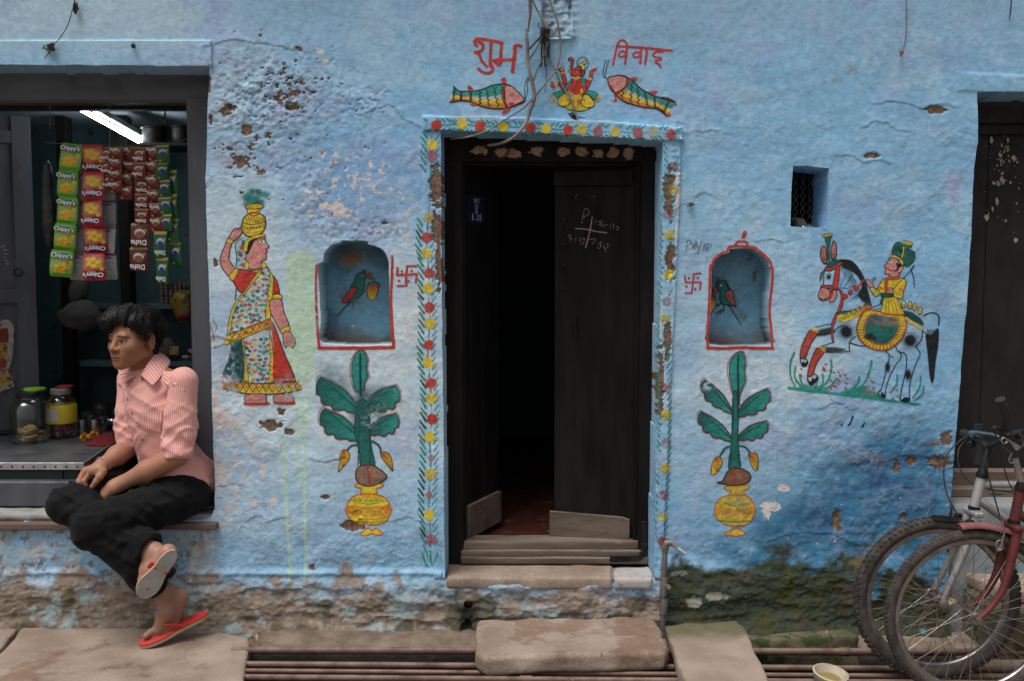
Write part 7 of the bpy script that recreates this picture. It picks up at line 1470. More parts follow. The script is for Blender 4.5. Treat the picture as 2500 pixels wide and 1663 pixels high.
# hidden trunk and limbs keep the body one figure under the clothes
def trunk(P):
    d = chain(P, [pelv, chest, neck], [.085, .085, .045], .05); d = smin(d, chain(P, [shL, elL], [.042, .036]), .03); d = smin(d, chain(P, [shR, elR], [.042, .036]), .03)
    d = smin(d, chain(P, [shL, neck, shR], [.045, .05, .045]), .03); d = smin(d, chain(P, [hipL, kneeL, ankL], [.06, .045, .03]), .03); return smin(d, chain(P, [hipR, kneeR, ankR], [.06, .045, .03]), .03)
V_, F_ = surfnets(trunk, np.min([kneeL, kneeR, ankL, shR, elR], 0) - .14, np.max([shL, neck, hipR, hipL], 0) + .14, .014); parts.append((V_, F_, skin_cols(V_)))
t = NT('skin'); a_ = t.attr('Col').outputs['Color']; p = t.pos()
M_skin = t.done(a_, t.ramp(t.noise(p, 90, 4), .3, .7, .42, .58), t.bump(t.noise(p, 420, 3, .6), .12, .001), Subsurface_Weight=.12, Subsurface_Radius=(.012, .005, .003), Subsurface_Scale=.5, Specular_IOR_Level=.4)
off = 0; VV = []; FF = []; CC = []
for v, f, c0 in parts: VV.append(v); FF.append(f + off); CC.append(c0); off += len(v)
CC = np.concatenate(CC)
BODY = mesh_obj('body', np.concatenate(VV), np.concatenate(FF), M_skin, PERSON, True, None, attrs={'Col': np.concatenate([CC, np.ones((len(CC), 1))], 1)})
# hair
def hairline(f, l): return np.interp(f, [-.14, -.075, -.040, -.030, .000, .012, .030, .055, .075, .14], [-.088, -.082, -.055, .034, .040, .006, .032, .048, .064, .068])
def hair_sdf(P):
    q = loc(P); f, l, u = q[..., 0], q[..., 1], q[..., 2]
    d = sd_ell(q, (-.024, 0, .054), (.107, .083, .096))
    d = smin(d, sd_ell(q, (.040, -.010, .104), (.064, .068, .044)), .03); d = smin(d, sd_ell(q, (.088, -.036, .094), (.036, .044, .026)), .02); d = smin(d, sd_ell(q, (-.055, 0, -.01), (.062, .062, .072)), .03)
    d = smin(d, sd_ell(q, (.040, .054, .088), (.044, .024, .028)), .02); d = smin(d, sd_cone(q, (.088, -.050, .085), (.092, -.062, .048), .018, .006), .012); d = smin(d, sd_cone(q, (.066, .056, .078), (.056, .070, .046), .010, .005), .010)
    part = np.exp(-(((l - .036 - .1 * f) / .008) ** 2)) * sstep(.05, .10, u) * sstep(-.05, .0, f); d = d + .011 * part
    d = d + .015 * (vnoise(l * 80 - f * 40 + 40, u * 14 + f * 16 + 40, 3) - .5) + .010 * (vnoise(l * 190 - f * 90 + 80, u * 36 + f * 30 + 80, 5) - .5)
    d = smax(d, (hairline(f, l) + .020 * np.exp(-((l - .012) / .030) ** 2) * sstep(.045, .075, f) - u + .016 * (vnoise(l * 110 + 50, f * 110 + 50, 6) - .5)) * .85, .004)
    return d * HS
V_, F_ = surfnets(hair_sdf, HC - A((.19, .19, .14)), HC + A((.19, .19, .20)), .0036)
t = NT('black_hair'); p = t.pos()
M_hair = t.done(t.mix(t.noise(p, 300, 3), (.004, .0035, .0032), (.009, .0075, .007)), .42, t.bump(t.noise(stretch(t, p, 1, 1, .35), 260, 4, .7), .6, .004), Specular_IOR_Level=.35)
# hair strands lying on the mass
rs = np.random.RandomState(3); mb = MB(); pick = rs.choice(len(V_), 1500, replace=False)
hv = loc(V_)
for i in pick:
    v = hv[i]
    if v[2] < -.03: continue
    nrm = v - A((-.02, 0, .04)); nrm /= np.linalg.norm(nrm)
    side = 1 if v[1] > .036 + .1 * v[0] else -1
    fl = A((.35 if v[0] > 0 else -.5, .75 * side, -.55)) if side > 0 else A((.75 if v[0] > -.02 else -.7, -.55, -.10 if v[0] > 0 else -.4))
    fl = fl + rs.normal(0, .18, 3); fl -= nrm * (fl @ nrm); fl /= np.linalg.norm(fl) + 1e-9; L_ = rs.uniform(.02, .05)
    if v[0] > .05: L_ *= .6
    pts = [v + nrm * .0005 + fl * (L_ * k / 3) + nrm * (.0045 * math.sin(k / 3 * 2.6) - .0025 * (k / 3) ** 2) for k in range(4)]
    mb.tube([tuple(HC + HM @ p_ * HS) for p_ in pts], [.0011, .0012, .0010, .0003], 3, cap=False)
for v in mb.v: pass
sv_ = np.array([tuple(v) for v in mb.v]); sf_ = np.array(mb.f)
HAIR = mesh_obj('hair', np.concatenate([V_, sv_]), np.concatenate([F_, sf_ + len(V_)]), M_hair, PERSON, True, None)

# ------------------------------------------------------------------ clothes
TF = A((-.80, -.60, 0)); TF /= np.linalg.norm(TF)
axis = (neck - pelv); axis /= np.linalg.norm(axis); TLf = np.cross(axis, TF); TLf /= np.linalg.norm(TLf); TFo = np.cross(TLf, axis); TM = np.stack([TFo, TLf, axis], 1)
def folds(P, seed, f=9):
    rid = lambda n: (1 - np.abs(2 * n - 1)) ** 3
    a = rid(noise3(P * A((1, 1, .40)), f, seed)); b = rid(noise3(P @ A(((.8, .2, .5), (-.2, 1, .1), (-.5, .1, .8))) * A((.40, 1, 1.6)), f * 1.7, seed + 3)); c = rid(noise3(P @ A(((.8, .2, -.5), (-.2, 1, .1), (.5, .1, .8))) * A((.4, 1, 1.7)), f * 2.3, seed + 6))
    return .010 * a + .010 * b + .006 * c - .008
def shirt_sdf(P):
    d = sd_ell(P, chest + TFo * .008 + A((0, 0, -.02)), (.108, .158, .19), TM)
    mid = chest * .42 + pelv * .58; d = smin(d, sd_ell(P, mid + TFo * .012, (.112, .148, .17), TM), .06)
    d = smin(d, sd_ell(P, pelv + A((.0, -.0, .01)), (.142, .172, .115), TM), .06)
    for s in (shL, shR): d = smin(d, sd_cone(P, s, neck + A((0, .012, -.022)), .050, .052), .04)
    d = d - folds(P, 11)
    hem = .585 + .022 * np.sin(P[..., 0] * 17) - .03 * sstep(-1.50, -1.30, P[..., 0])
    d = smax(d, (hem - P[..., 2]), .006)
    nk = sd_cone(P, neck + A((-.005, -.005, -.02)), HC + HM @ A((-.02, 0, -.02)), .046, .05); d = smax(d, -nk, .006)
    op = sd_cone(P, neck + TFo * .06 + A((0, 0, -.01)), neck + TFo * .125 + A((0, 0, -.11)), .032, .006); return smax(d, -op, .006)
def sleeve_sdf(sh, el, seed):
    d_ = (el - sh); L_ = np.linalg.norm(d_); u = d_ / L_
    def fn(P):
        t_ = (P - sh) @ u / L_
        d = sd_cone(P, sh - u * .014, el - u * .0, .060, .055) - folds(P, seed, 10) * (.15 + 1.2 * sstep(.1, .6, t_))
        ring = np.abs(np.linalg.norm(P - sh - ((P - sh) @ u)[..., None] * u, axis=-1) - .052) - .008
        d = smax(d, (t_ - 1.0) * L_, .006); cuff = np.maximum(ring, np.abs(t_ - .95) * L_ - .024) ; cuff = cuff + .010 * (noise3(P, 30, seed) - .5)
        return smin(d, cuff, .004)
    return fn
def stripes_tex():
    t = NT('pink_striped_cotton'); su = t.attr('Su').outputs['Fac']; p = t.pos()
    w = t.math('FRACT', t.math('MULTIPLY', su, 1 / .0075)); tri = t.math('ABSOLUTE', t.math('SUBTRACT', w, .5))
    c = t.mix(t.ramp(tri, .20, .30), (.68, .18, .135), (.74, .52, .48)); c = t.mix(.25, c, t.mix(t.noise(p, 8, 3), (.60, .30, .27), (.80, .45, .41)))
    return t.done(c, .85, t.bump(t.noise(p, 900, 2), .15, .0006), Specular_IOR_Level=.2, Sheen_Weight=.1)
M_shirt = stripes_tex()
V_, F_ = surfnets(shirt_sdf, np.min([pelv, shR, chest], 0) - A((.24, .24, .20)), np.max([shL, shR, neck, pelv], 0) + A((.24, .24, .10)), .0062)
q_ = (V_ - chest) @ TM; ang = np.arctan2(q_[:, 1], q_[:, 0]); su = np.where(np.abs(ang) < 2.2, ang, ang) * .145
SHIRT = mesh_obj('shirt', V_, F_, M_shirt, PERSON, True, None, attrs={'Su': su})
for sh, el, sd in ((shL, elL + A((.0, 0, .0)), 21), (shR, elR, 31)):
    V_, F_ = surfnets(sleeve_sdf(sh, el, sd), np.min([sh, el], 0) - .12, np.max([sh, el], 0) + .12, .0058)
    u = (el - sh) / np.linalg.norm(el - sh); e1 = np.cross(u, TLf); e1 /= np.linalg.norm(e1); e2 = np.cross(u, e1); ang = np.arctan2((V_ - sh) @ e2, (V_ - sh) @ e1)
    tt = (V_ - sh) @ u / np.linalg.norm(el - sh); mesh_obj('sleeve', V_, F_, M_shirt, SHIRT, True, None, attrs={'Su': np.where(tt > .87, ang * .058 + .003, ang * .058)})
# collar: two leaves turned down round the neck
def collar_leaf(up, lo, sgn):
    up = crom(np.array([[*p_] for p_ in up]), 5); lo = crom(np.array([[*p_] for p_ in lo]), 5); vs_ = []; su_ = []
    for i, (a, b) in enumerate(zip(up, lo)):
        a3 = PJ(*a); b3 = PJ(*b); out_ = (a3 + b3) / 2 - (neck + A((0, .01, .03))); out_[2] = 0; out_ /= np.linalg.norm(out_) + 1e-9
        st = a3 + A((0, 0, -.045)) - out_ * .016
        for k, p_ in enumerate((st, a3 - out_ * .006, a3 + out_ * .002, a3 * .5 + b3 * .5 + out_ * .007, b3 + out_ * .004)): vs_.append(p_); su_.append(sgn * i * .006)
    n = len(up); o = mesh_obj('collar', vs_, [(i * 5 + k, i * 5 + k + 1, (i + 1) * 5 + k + 1, (i + 1) * 5 + k) for i in range(n - 1) for k in range(4)], M_shirt, SHIRT, True, None, attrs={'Su': np.array(su_)})
    md = o.modifiers.new('t', 'SOLIDIFY'); md.thickness = .003; md.offset = 0; md2 = o.modifiers.new('s', 'SUBSURF'); md2.levels = 1; md2.render_levels = 2
collar_leaf([(372, 856, .125), (392, 862, .085), (376, 868, .015), (358, 892, -.04), (344, 916, -.062)], [(392, 866, .16), (414, 882, .085), (402, 905, -.02), (386, 928, -.072), (372, 942, -.090)], 1)
collar_leaf([(372, 856, .125), (345, 868, .135), (326, 886, .09), (322, 902, .02), (332, 918, -.03)], [(392, 866, .16), (350, 876, .175), (300, 892, .13), (290, 904, .06), (304, 936, -.03)], -1)
# buttons and pocket laid on the shirt front
bv = BVHTree.FromPolygons([tuple(v.co) for v in SHIRT.data.vertices], [tuple(f.vertices) for f in SHIRT.data.polygons])
def on_shirt(px, py):
    d0, d1, d2 = ray(px, py); h = bv.ray_cast(Vector((0, CAMY, CAMZ)), Vector((float(d0), float(d1), float(d2))).normalized()); return h[0], h[1]
M_btn = weathered('red_button', (.50, .06, .06), (.60, .10, .09), 30, .35)
for px, py in ((323, 1008), (341, 1040), (348, 1073), (312, 975)):
    c0, n0 = on_shirt(px, py)
    if c0 is not None: MB().lathe([(.0055, 0), (.0055, .002), (0, .0028)], c0 + n0 * .001, 10, axis=n0).build('button', M_btn, SHIRT)
pts = []; N_ = 9
for i in range(N_):
    for j in range(N_):
        s_, r_ = i / (N_ - 1), j / (N_ - 1); a = A((336, 1010)) * (1 - s_) + A((398, 1000)) * s_; b = A((344, 1046)) * (1 - s_) + A((392, 1054)) * s_; p_ = a * (1 - r_) + b * r_
        c0, n0 = on_shirt(*p_); pts.append(c0 + n0 * .0030 if c0 is not None else Vector((0, 0, 0)))
if all(p_.length > 0 for p_ in pts):
    po = mesh_obj('pocket', [tuple(p_) for p_ in pts], [(i * N_ + j, i * N_ + j + 1, (i + 1) * N_ + j + 1, (i + 1) * N_ + j) for i in range(N_ - 1) for j in range(N_ - 1)], M_shirt, SHIRT, True, None, attrs={'Su': np.array([(i * .009) for i in range(N_) for j in range(N_)])})
# trousers
hemL = ankL + A((-.015, -.005, .035)); hemR = ankR + A((-.035, .01, .012))
def trouser_sdf(P):
    def leg(hip, knee, hem, ca, seed):
        d = sd_cone(P, hip, knee, .100, .066); d = smin(d, sd_cone(P, knee, hem, .066, .064), .03)
        d = d - folds(P, seed, 9) * 1.5; u = (hem - knee) / np.linalg.norm(hem - knee)
        return smax(d, (P - hem) @ u - ca, .006)
    l = leg(hipL, kneeL, hemL, .012, 41); r = leg(hipR, kneeR, hemR, .012, 51)
    d = smin(l, r, .012); d = smin(d, sd_ell(P, pelv + A((0, 0, -.02)), (.125, .158, .11), TM), .05)
    a, b = (ankL, hemL - (hemL - kneeL) * .12)
    hol = np.minimum(sd_cone(P, hemL + (hemL - kneeL) * .2, hemL - (hemL - kneeL) * .14, .058, .048), sd_cone(P, hemR + (hemR - kneeR) * .2, hemR - (hemR - kneeR) * .14, .056, .046)); return smax(d, -hol, .004)
V_, F_ = surfnets(trouser_sdf, np.min([kneeL, kneeR, ankL], 0) - .11, np.max([hipL, hipR, ankL], 0) + A((.18, .18, .14)), .0072)
t = NT('black_cotton'); p = t.pos(); M_trs = t.done(t.mix(t.noise(p, 12, 4), (.0042, .0040, .0045), (.0085, .008, .0085)), .85, t.bump(t.noise(p, 40, 4), .25, .004), Specular_IOR_Level=.18, Sheen_Weight=.03, Sheen_Roughness=.5)
mesh_obj('trousers', V_, F_, M_trs, PERSON, True, None)
# bracelet
bc = (wrR * .8 + elR * .2); bd = Vector(wrR - elR).normalized(); bu = bd.orthogonal().normalized(); bb = bd.cross(bu)
MB().tube([Vector(wrR) + bd * -.006 + bu * (.036 * math.cos(k * math.pi / 16)) + bb * (.034 * math.sin(k * math.pi / 16)) for k in range(32)], .0042, 8, closed=True).build('bracelet', M_steel, PERSON)
# sandals
M_rub = {k: weathered('rubber_' + k, c1, c2, 14, .6, bump=.3, bscale=90, bdist=.002) for k, c1, c2 in (('red', (.50, .035, .035), (.62, .06, .055)), ('yellow', (.55, .40, .05), (.62, .47, .08)), ('grey', (.27, .26, .24), (.38, .37, .34)))}
def sandal(toe, heel, nrm, label, wd=.048, strap=None):
    """nrm: top-side normal; layered sole red / yellow / grey and a Y strap"""
    toe, heel, nrm = Vector(toe), Vector(heel), Vector(nrm); d = toe - heel; L_ = d.length; u = d.normalized(); nrm = (nrm - u * nrm.dot(u)).normalized(); s_ = u.cross(nrm)
    ol = []
    for k in range(28):
        a = 2 * math.pi * k / 28; x_ = .5 - .5 * math.cos(a); w_ = (.70 + .30 * sstep(.35, .85, np.array(x_)) - .10 * math.exp(-((x_ - .42) / .16) ** 2)); rnd = (max(0.0, 1 - abs(2 * x_ - 1) ** 3.2)) ** .5
        ol.append(heel + u * (x_ * L_) + s_ * (wd * float(w_) * rnd * (1 if math.sin(a) >= 0 else -1)))
    o = MB(); o.prism(ol, nrm * -.018, nrm * -.0105); o.mi = 1; o.prism(ol, nrm * -.0102, nrm * -.0065); o.mi = 2; o.prism(ol, nrm * -.0062, nrm * 0)
    ob = o.build('sandal', [M_rub['grey'], M_rub['yellow'], M_rub['red']], PERSON, True, 30); ob['label'] = label
    p0 = heel + u * (L_ * .80) + nrm * .001; top = heel + u * (L_ * .66) + nrm * .036
    for sg in (-1, 1):
        e = heel + u * (L_ * .40) + s_ * (sg * wd * .72); m_ = heel + u * (L_ * .56) + s_ * (sg * wd * .62) + nrm * .034
        MB().tube([p0, p0 + nrm * .02 - u * .008, top - u * .004, m_, e + nrm * .008, e - nrm * .004], [.0045, .005, .008, .010, .009, .008], 8, squash=.5).build('strap', M_rub['red'], ob)
    return ob, u, s_, nrm, L_, heel
sl = sandal(PJ(338, 1573, -.262), PJ(508, 1492, -.115), (-.22, -.28, 1), 'red sandal under the toes of the standing foot')
sr = sandal(F3(672, 990, -.318), F3(908, 668, -.292), F3(690, 760, -.2) - F3(800, 850, -.40), 'sandal on the crossed foot showing its worn grey sole')
for x_, w_, r_ in ((.42, .45, .006), (.42, -.45, .006), (.80, .0, .0065)):
    ob, u, s_, nrm, L_, heel = sr; MB().lathe([(r_, 0), (r_, .0012), (0, .0018)], heel + u * (L_ * x_) + s_ * (w_ * .05) - nrm * .018, 10, axis=-nrm).build('strap_plug', weathered('faded_red_rubber', (.33, .10, .08), (.40, .14, .11), 20, .7), ob)
# ------------------------------------------------------------------ goods in the shop
t = NT('printed_foil'); a_ = t.attr('Col').outputs['Color']; p = t.obj()
M_foil = t.done(a_, .38, t.bump(t.noise(p, 45, 4, .6), .5, .006), Specular_IOR_Level=.4)
M_txt = {'w': weathered('white_print', (.6, .6, .6), (.7, .7, .7), 20, .4), 'y': weathered('gold_print', (.6, .45, .1), (.7, .5, .15), 20, .4)}
def pack_mesh(name, w_, h_, fn, bulge=.014):
    """one sealed packet hanging from z=0 down to -h; front printed by fn(paint), back silver"""
    q = Paint(0, 0, w_ * 1000 + 2.9, h_ * 1000 + 2.9, 3.0); q.jit = .6; fn(q); n, m_ = q.X.shape
    u = q.X / (w_ * 1000); v = q.Y / (h_ * 1000); prof = np.clip(np.sin(np.pi * np.clip(u, 0, 1)), 0, 1) ** .6 * np.clip(np.sin(np.pi * np.clip((v - .06) / .88, 0, 1)), 0, 1) ** .5
    cr = (fbm(q.X, q.Y, .06, 3, len(name)) - .5); pin = 1 - .10 * np.exp(-((v - .02) / .06) ** 2) - .10 * np.exp(-((v - .98) / .06) ** 2)
    yf = -bulge * prof * (1 + .7 * cr) - .001; yb = bulge * .6 * prof + .001; X_ = (u - .5) * w_ * pin; Z_ = -v * h_
    ids = np.arange(n * m_).reshape(n, m_); f1 = np.stack([ids[:-1, :-1], ids[:-1, 1:], ids[1:, 1:], ids[1:, :-1]], -1).reshape(-1, 4); f2 = f1[:, ::-1] + n * m_
    rim = np.concatenate([ids[:, 0], ids[-1, 1:], ids[-2::-1, -1], ids[0, -2:0:-1]]); f3 = np.stack([rim, np.roll(rim, -1), np.roll(rim, -1) + n * m_, rim + n * m_], 1)
    V_ = np.concatenate([np.stack([X_, yf, Z_], -1).reshape(-1, 3), np.stack([X_, yb, Z_], -1).reshape(-1, 3)]); c = np.concatenate([q.c.reshape(-1, 3), np.tile(C(.30, .30, .31) * .9, (n * m_, 1))]); c = np.concatenate([c, np.ones((len(c), 1))], 1)
    o = mesh_obj(name, V_, np.concatenate([f1, f2, f3]), M_foil, None, True, None, attrs={'Col': c}); me = o.data; bpy.data.objects.remove(o); return me
def chips(base, dark, flip):
    def fn(q):
        W_, H_ = q.X.max(), q.Y.max(); Y = (lambda y: H_ - y) if flip else (lambda y: y)
        q.fill([(-9, -9), (W_ + 9, -9), (W_ + 9, H_ + 9), (-9, H_ + 9)], base, sm=False, tex=.1)
        q.fill([(-5, Y(.45 * H_)), (.3 * W_, Y(.36 * H_)), (.7 * W_, Y(.42 * H_)), (W_ + 5, Y(.40 * H_)), (W_ - 5, Y(.80 * H_)), (.5 * W_, Y(.88 * H_)), (5, Y(.80 * H_))], C(.60, .58, .36), .25, 9)
        for cx, cy, r in ((.32, .62, 15), (.55, .56, 17), (.70, .68, 15), (.48, .76, 16), (.28, .78, 12), (.75, .54, 11)): q.dot(cx * W_, Y(cy * H_), r, C(.66, .40, .03), ry=r * .8); q.line([(cx * W_ - r * .6, Y(cy * H_ + r * .45)), (cx * W_, Y(cy * H_ + r * .7)), (cx * W_ + r * .6, Y(cy * H_ + r * .4))], C(.36, .20, .03), 2.5)
        q.dot(.5 * W_, Y(.22 * H_), .42 * W_, C(.36, .03, .03), ry=.12 * H_); q.dot(.5 * W_, Y(.20 * H_), .40 * W_, C(.03, .05, .20), ry=.10 * H_)
        q.dot(.85 * W_, Y(.42 * H_), 7, YEL)
    return fn
def sachet(base, cup, band):
    def fn(q):
        W_, H_ = q.X.max(), q.Y.max(); q.fill([(-9, -9), (W_ + 9, -9), (W_ + 9, H_ + 9), (-9, H_ + 9)], base, sm=False, tex=.2)
        q.dot(.5 * W_, .42 * H_, .28 * W_, C(.55, .48, .44), ry=.16 * H_); q.dot(.5 * W_, .50 * H_, .24 * W_, cup, ry=.14 * H_); q.fill([(-5, .02 * H_), (W_ + 5, .02 * H_), (W_ + 5, .10 * H_), (-5, .12 * H_)], band, .9, sm=False); q.dot(.25 * W_, .88 * H_, 4, YEL); q.dot(.8 * W_, .3 * H_, 5, band)
    return fn
def back(q):
    W_, H_ = q.X.max(), q.Y.max(); q.fill([(-9, -9), (W_ + 9, -9), (W_ + 9, H_ + 9), (-9, H_ + 9)], C(.26, .26, .27), sm=False); q.fill([(-5, .0), (W_ + 5, .0), (W_ + 5, .08 * H_), (-5, .08 * H_)], C(.3, .05, .04), sm=False)
    for k in range(8): q.line([(.15 * W_, (.25 + .07 * k) * H_), (.8 * W_, (.25 + .07 * k) * H_)], C(.12, .12, .13), 2, sm=False)
    q.fill([(.2 * W_, .12 * H_), (.7 * W_, .12 * H_), (.7 * W_, .2 * H_), (.2 * W_, .2 * H_)], C(.06, .07, .2), sm=False)
SY = .30
def txt_mesh(txt, size, m, rotz=False):
    v, f = text_mesh(txt, size, bold=.0008); v = v * (-1 if rotz else 1); o = mesh_obj('lettering', [(a, 0, b) for a, b, c in v], f, m, None, False); me = o.data; bpy.data.objects.remove(o); return me
def strip(pack, w_, h_, n, top, bot, label, txt=None, tpos=.2, sway=.004, yd=SY, seed=0, skew=1.0):
    a, b = W(*top, yd), W(*bot, yd); o = empty('packet_strip', a, label, 'packets', 'packet strips hanging in the shop'); rs = np.random.RandomState(seed)
    for k in range(n):
        s_ = k / n; c = empty_mesh('packet', pack, o); sc = (b - a).length / n / h_
        c.location = (b - a) * s_ + Vector((rs.normal(0, sway), rs.normal(0, .006), 0)); c.rotation_euler = (rs.normal(0, .07), math.atan2(-(b - a).x, -(b - a).z) + rs.normal(0, .02), rs.normal(0, .12)); c.scale = (1, 1, sc)
        if txt is not None: l = empty_mesh('lettering', txt, c); l.location = (0, -.0185, -h_ * tpos)
    return o
def empty_mesh(name, me, parent): o = bpy.data.objects.new(name, me); COL.objects.link(o); o.parent = parent; return o
PW, PH = .098, .122
m_gr = pack_mesh('packet_green', PW, PH, chips(C(.075, .30, .008), None, False)); m_rd = pack_mesh('packet_red', PW, PH, chips(C(.34, .010, .010), None, True)); m_bk = pack_mesh('packet_back', .07, PH, back, .012)
m_s1 = pack_mesh('sachet_red', .062, .070, sachet(C(.15, .010, .010), C(.20, .08, .04), C(.35, .25, .08)), .007); m_s2 = pack_mesh('sachet_green', .060, .085, sachet(C(.010, .10, .03), C(.02, .05, .22), C(.45, .32, .06)), .007); m_s3 = pack_mesh('sachet_brown', .082, .098, sachet(C(.10, .012, .010), C(.22, .09, .04), C(.4, .3, .1)), .009)
tx_c = txt_mesh("Chippy's", .026, M_txt['w']); tx_cr = txt_mesh("Chippy's", .026, M_txt['w'], True); tx_d = txt_mesh('Disha', .030, M_txt['w'], True); tx_d2 = txt_mesh('Disha', .020, M_txt['w'], True); tx_f = txt_mesh('fresh', .020, M_txt['w'])
z1 = lambda x, y: (x / 2.75, 150 + y / 2.75)
strip(m_bk, .07, PH, 5, z1(528, 575), z1(520, 1465), 'silver backs of chip packets hanging behind the green strip', yd=SY + .05, seed=2); strip(m_bk, .06, PH, 5, z1(722, 575), z1(740, 1465), 'silver backs of chip packets hanging beside the red strip', yd=SY + .05, seed=3)
strip(m_gr, PW, PH, 5, z1(485, 552), z1(412, 1445), 'hanging strip of five green chip packets', tx_c, .20, seed=4); strip(m_rd, PW, PH, 5, z1(615, 560), z1(645, 1470), 'hanging strip of five red chip packets', tx_cr, .80, seed=5)
strip(m_s1, .062, .070, 3, z1(715, 575), z1(718, 850), 'shortest strip of dark red sachets next to the red chip strip', tx_d2, .80, seed=6); strip(m_s1, .062, .070, 4, z1(770, 575), z1(782, 880), 'strip of four dark red sachets with light lettering', tx_f, .25, seed=7, yd=SY - .01); strip(m_s1, .062, .070, 4, z1(848, 572), z1(845, 925), 'strip of dark red sachets in the middle of the row', tx_f, .25, seed=8, yd=SY + .01)
strip(m_s1, .062, .070, 5, z1(938, 575), z1(948, 1090), 'long strip of dark red coffee sachets', tx_d2, .80, seed=9, yd=SY - .01); strip(m_s3, .082, .098, 2, z1(930, 1085), z1(938, 1405), 'two large brown coffee sachets at the bottom of a strip', tx_d, .84, seed=10); strip(m_s1, .062, .070, 6, z1(1012, 570), z1(1050, 1140), 'longest strip of red sachets beside the green ones', tx_f, .25, seed=11)
strip(m_s2, .045, .085, 5, z1(1090, 562), z1(1115, 1140), 'narrow strip of green sachets turned sideways', None, seed=12); strip(m_s2, .060, .085, 2, z1(1080, 1140), z1(1085, 1490), 'two green sachets with lettering at the lowest end of the row', tx_d2, .82, seed=13, yd=SY - .01); strip(m_s2, .036, .085, 4, z1(1140, 730), z1(1180, 1370), 'narrow strip of green sachets nearest the shop post', None, seed=14, yd=SY + .03)
mb = MB(); mb.tube([W(*z1(300, 545), SY + .01), W(*z1(520, 560), SY + .01), W(*z1(900, 566), SY + .01), W(*z1(1150, 552), SY + .01), W(*z1(1320, 500), SY - .04)], .0015, 5); tag(mb.build('packet_string', M_string), 'thin string across the shop carrying the packet strips', 'string')
for px, lab in ((122, 'plain hanging wire at the left of the lamp'), (268, 'double hanging wire in front of the lamp')):
    mb = MB(); mb.tube([W(px, 245, .28), W(px, 315 if px < 200 else 358, .29)], .0016, 5); tag(mb.build('hanging_wire', M_cable), lab, 'wire')
# dark plastic bag beside the green packets and faint strips at the post
def lump(name, px, py, y, rx, rz, m, lab, cat, ry=None, seed=1, amp=.25, f=14, h=.012):
    c = PJ(px, py, y); r = A((rx, ry or rx, rz)); V_, F_ = surfnets(lambda P: sd_ell(P, c, r) + amp * rx * 2 * (noise3(P, f, seed) - .5) + amp * rx * .6 * (noise3(P, f * 3, seed + 4) - .5), c - r * 1.5, c + r * 1.5, h); return tag(mesh_obj(name, V_, F_, m, None, True, None), lab, cat)
M_plastic = weathered('dark_plastic', (.010, .010, .010), (.022, .021, .02), 20, .3, bump=.8, bscale=40, bdist=.01); M_sack = weathered('grey_sackcloth', (.045, .040, .038), (.07, .062, .058), 12, .95)
lump('plastic_bag', 118, 500, .34, .030, .20, M_plastic, 'crumpled dark plastic bag hanging beside the green packets', 'bag', seed=2, amp=.35)
lump('cloth_bag', 198, 770, 1.15, .10, .08, M_sack, 'grey cloth bundle on the shelf in the dark shop', 'bag', seed=3, amp=.34, f=12)
lump('cloth_bag', 190, 715, 1.2, .05, .08, M_sack, 'tied neck of a grey cloth bundle above the shelf', 'bag', seed=6, amp=.45, f=15)
t = NT('yellow_red_wrap'); p = t.pos(); M_wrap = t.done(t.mix(t.ramp(t.noise(p, 22, 3), .54, .58), (.22, .15, .02), (.15, .015, .015)), .35, t.bump(t.noise(p, 40, 4), .7, .01))
lump('snack_bag', 448, 745, 1.30, .075, .085, M_wrap, 'bulging yellow and red snack bag on the shop shelf', 'bag', seed=4, amp=.5, f=17)
M_bisc = weathered('biscuit_packets', (.10, .06, .035), (.20, .14, .10), 30, .5, (.03, .015, .012), .5, 60)
for i in range(3):
    for j in range(7):
        zb_ = W(430, 742, 1.45).z; mb = MB(); x_ = W(395, 742, 1.46).x + j * .026; mb.box((x_, 1.48, zb_ + .022 + i * .040), (.022, .05, .036), None, .004); tag(mb.build('biscuit_roll', M_bisc), 'brown biscuit roll in the %s row of the stack on the shop shelf' % ('bottom', 'middle', 'top')[i], 'packet', 'stacked biscuit rolls')
lump('paper_packet', 408, 850, 1.50, .055, .065, weathered('brown_paper', (.09, .075, .055), (.15, .125, .095), 14, .9), 'brown paper packet on the shelf behind the man', 'packet', seed=5, amp=.12, f=10)
mb = MB(); mb.box(W(425, 856, 1.44), (.055, .01, .05), None, .003); tag(mb.build('printed_box', weathered('yellow_card', (.26, .18, .04), (.34, .24, .06), 20, .6, (.16, .06, .08), .55, 20)), 'small yellow printed box leaning on the paper packet', 'box')
for px, py, c1, lab in ((454, 871, (.40, .30, .30), 'pale pink small carton on the lower shelf'), (472, 871, (.30, .03, .03), 'red small carton at the end of the shelf'), (468, 858, (.42, .36, .26), 'cream carton tilted on the small cartons')):
    mb = MB(); mb.box(W(px, py, 1.46), (.036, .03, .014), Matrix.Rotation(.6 if py < 860 else 0, 3, 'Y'), .002); tag(mb.build('small_carton', weathered('carton_' + str(px), c1, tuple(x * 1.15 for x in c1), 20, .6)), lab, 'carton')
